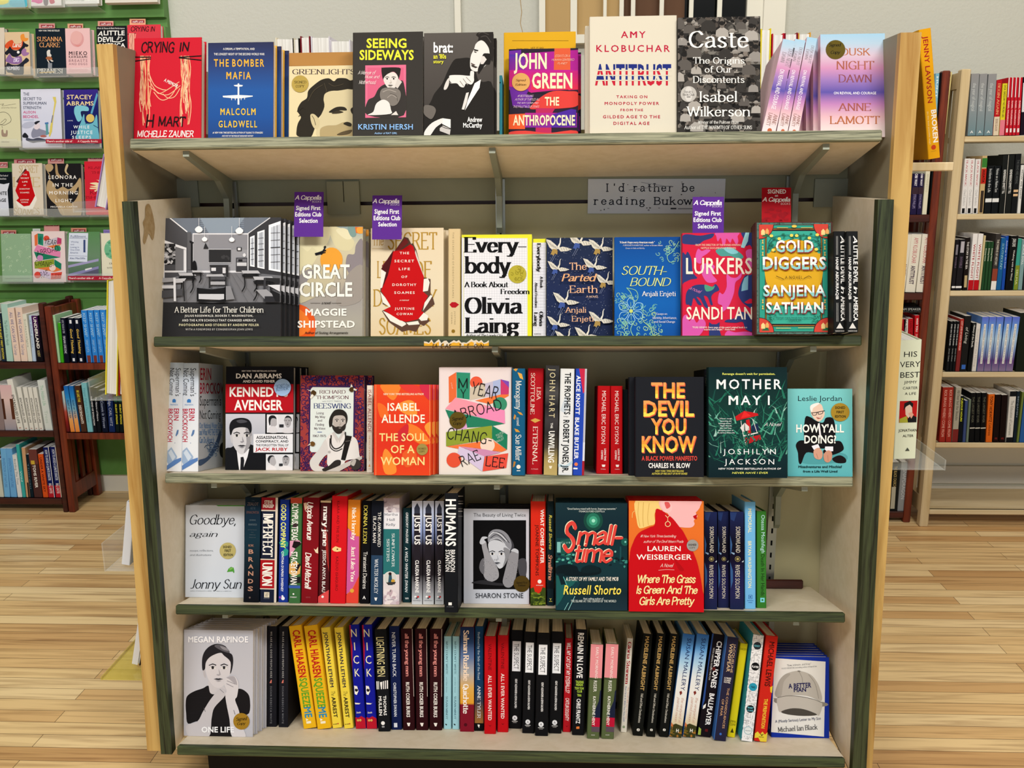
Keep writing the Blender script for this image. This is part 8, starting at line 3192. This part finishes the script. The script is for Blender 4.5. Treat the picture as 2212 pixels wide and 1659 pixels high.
far_row('G', YV, 1486, '\n'.join('''%s|15171a|%s of three black spines|T~EYES ON THE ISLAND~d4d6d6~.06~.48~b|T~James Oakes~a8acac~.54~.8~n''' % (q, ORD[k]) for k, q in enumerate(('568,598,610,984', '602,630,646,984', '633,660,678,984'))) + '''
664,702,712,960|a83028|red photo spine with white capitals|R~7a2a2a~.6~1|T~LOST LIVES OF NORTH GEORGIA~e8c8c0~.04~.6~b
706,772,758,930|1c1c1c|dark night photo spine with blue patch|R~3a6ac0~.88~.96~.2~.8|T~of Living~b8b8b0~.2~.5~z
780,822,836,1000|121415|black spine with slanted white lettering|T~History of the Devils~e0e0dc~.04~.5~b
826,870,874,1010|dcd9d4|white spine with pale lettering|T~Slavery and the Making~b4b0aa~.1~.9~n
''' + '\n'.join('''%s|5a84c8|%s of five blue sky spines with white strip|V~5a6ad0,6a9ae0,a8c8e4,7a94c4,5a3a7a,8a7a9c|R~e4e4e0~.13~.86~.36~.7|T~THE MOVEMENT THAT MADE A NATION~4a5a7a~.15~.84~n~.44~.62''' % (q, ORD[k]) for k, q in enumerate(('876,942,934,940', '946,1015,1008,940', '1019,1087,1084,940', '1090,1159,1160,940', '1162,1232,1238,940'))) + '''
1262,1400,1310,900|1a2018|dark green photo spine cut by the right picture edge''', 'fourth shelf of the ' + PW, grp='books on the birch bookcase')
far_row('H', YV, 884, '''
443,490,474,470|9c2c22|first of two brick red spines|T~RICK BRAGG WHERE I COME FROM~e0a090~.05~.9~b
493,536,512,470|9c2c22|second of two brick red spines|T~RICK BRAGG WHERE I COME FROM~e0a090~.05~.9~b
539,582,572,470|a8a494|grey spine with red foot|R~7a2a28~.76~1|T~All Over but the Shoutin~3a3834~.05~.6~s
585,616,602,535|10161a|black spine with yellow capitals|T~FURIOUS HOURS~d8e03a~.05~.55~x
619,642,640,570|3a4a7a|narrow blue spine
645,664,668,560|6a7a6a|narrow green grey spine
668,706,684,512|0f1012|first of three black spines with white rule|T~THE LARGEST RIVER~6a6a5a~.08~.6~n|R~d8d4c8~.7~.72
709,746,724,512|0f1012|second of three black spines with white rule|T~THE LARGEST RIVER~6a6a5a~.08~.6~n|R~d8d4c8~.7~.72
750,788,766,512|0f1012|third of three black spines with white rule|T~THE LARGEST RIVER~6a6a5a~.08~.6~n|R~d8d4c8~.7~.72
792,840,814,522|d8661c|bright orange spine|T~TONY HORWITZ~4a1c0c~.04~.58~x|T~Confederates~3a1a10~.6~.86~n
845,888,866,525|180c0c|first of two black spines|T~ROOT~a83030~.9~.94~n
892,938,914,528|180c0c|second of two black spines|T~ROOT~a83030~.9~.94~n
942,992,974,500|d4d2cc|white spine with black head and foot|R~14161a~0~.1|R~14161a~.9~1|T~The Education of Lieutenant~7a7a74~.18~.86~n
996,1020,1028,500|14202c|narrow navy spine|T~BENJAMIN~8a9aa8~.1~.5~n
1023,1040,1062,505|6a7a3a|narrow olive spine
1043,1085,1082,510|2a5a9a|blue spine cut by the right picture edge''', 'lowest filled shelf of the ' + PW, grp='books on the birch bookcase')

# ---------------------------------------------------------------- books and ledges hung on the outer sides of the display bookcase


def side_ledge(fr, x0, x1, y, Y0, Y1, mt, label, lip=None, t=.004, name='acrylic_ledge', dz=.02):
    a, c = at(*fx(fr, x0, y), Y0 + dz), at(*fx(fr, x1, y), Y0 + dz)
    m = MB()
    m.box((a.x, Y0, a.z - t), (c.x, Y1, a.z), bev=min(.002, t * .3))
    if lip:
        s = -1 if lip < 0 else 1
        xx = a.x if s < 0 else c.x
        m.box((min(xx, xx + s * .003), Y0, a.z - t), (max(xx, xx + s * .003), Y1, a.z + abs(lip)))
    tag(m.build(name, mt), label, 'ledge')
    return a.z


YS = .16
z_ = side_ledge('P', 206, 365, 858, YS - .02, YS + .2, 'acrylic', 'clear plastic ledge with raised lip beside the pine panel at left, holding yellow edged book', .05 * -1)
spine_run(Ledge(zof('P', 240, 856, YS), YS, 0), 'P', '''
227,254,231,607,856|e6d83a|thick yellow covered book with white page edges left of the pine panel|v=.0|rev=1|d=.19

256,266,259,700,856|a8141c|thin red book edge tight against the pine panel at left|v=.0|rev=1|d=.19''')
z_ = side_ledge('P', 165, 330, 455, YS - .01, YS + .2, 'acrylic', 'clear plastic ledge beside the upper left pine panel, holding a lilac edged book', -.02, dz=.01)
spine_run(Ledge(zof('P', 215, 454, YS), YS, 0), 'P', '''
205,232,224,338,454|a88ac8|lilac edged book leaning on the upper left pine panel, pages to the front|v=.0|rev=1|d=.17''')
z_ = side_ledge('P', 236, 410, 1224, YS - .02, YS + .2, 'acrylic', 'clear plastic ledge low on the left outer side, holding a plain white book', -.07)
spine_run(Ledge(zof('P', 275, 1222, YS), YS, 0), 'P', '''
262,281,273,1086,1222|e2e6ec|plain white book leaning on the left pine panel above the floor|v=.0|d=.17''')
z_ = side_ledge('P', 240, 430, 1444, YS - .05, YS + .2, 'yellow_acrylic', 'yellow tinted plastic ledge lowest on the left outer side of the pine panel', -.004, dz=.05)
spine_run(Ledge(zof('P', 295, 1438, YS), YS, 0), 'P', '''
285,304,299,1342,1438|14141a|black covered book, pages to the front, on the yellow tinted ledge|v=.0|rev=1|d=.17
R|1340,1438|.0,.7|e8e8e8''')
YJ = .12
side_ledge('P', 1905, 2049, 352, YJ - .03, YJ + .22, 'birch', 'pale wooden ledge on the right outer side under the tall yellow book', None, .018, name='wooden_ledge', dz=.03)
spine_run(Ledge(zof('P', 2017, 345, YJ), YJ, 0), 'P', '''
2005,2032,1984,63,345|e0a014|tall yellow book with red and white capitals leaning by the right pine panel|v=.0|d=.16
T|JENNY LAWSON|78,222|.3,.68|a01420|b
T|BROKEN|238,310|.52,.9|f2ece0|x
T|(in the best possible way)|240,312|.18,.3|f0dca0|n
C|320,.5,.2|c0401c
R|328,329|.26,.7|c08a1c''')
side_ledge('P', 1870, 2024, 1000, YJ - .04, YJ + .2, 'acrylic', 'clear plastic ledge on the right outer side under the thick pale green book', .02, dz=.04)
spine_run(Ledge(zof('H', 190, 1000, YJ), YJ - .01, 0), 'H', '''
104,272,146,118,990|dfe6cc|thick pale green book with black capitals and small portrait, right of the pine panel|v=.0|d=.17
H|HIS|200,238|.24,.82|16181a|n
H|VERY|272,312|.08,.98|16181a|n
H|BEST|348,388|.12,.98|16181a|n
H|JIMMY|412,432|.3,.88|16181a|n
H|CARTER|455,474|.26,.92|16181a|n
H|A LIFE|496,514|.36,.86|16181a|n
R|558,718|.16,.94|b81c1c
P|e0c8b4|.4,600 .5,580 .7,590 .74,650 .6,690 .44,660
P|1c1c1e|.34,630 .36,575 .6,558 .76,580 .74,610 .6,585 .44,600
P|1c1c1e|.5,700 .7,660 .94,680 .94,718 .4,718
P|a8a83a|.18,690 .5,668 .56,718 .18,718
P|e0a890|.56,650 .7,640 .8,660 .7,690
E|0,0|1|1
H|JONATHAN|766,786|.16,.98|16181a|n
H|ALTER|808,826|.36,.84|16181a|n
P|4a4e44|.5,930 .6,905 .7,930''' .replace('E|0,0|1|1\n', ''))
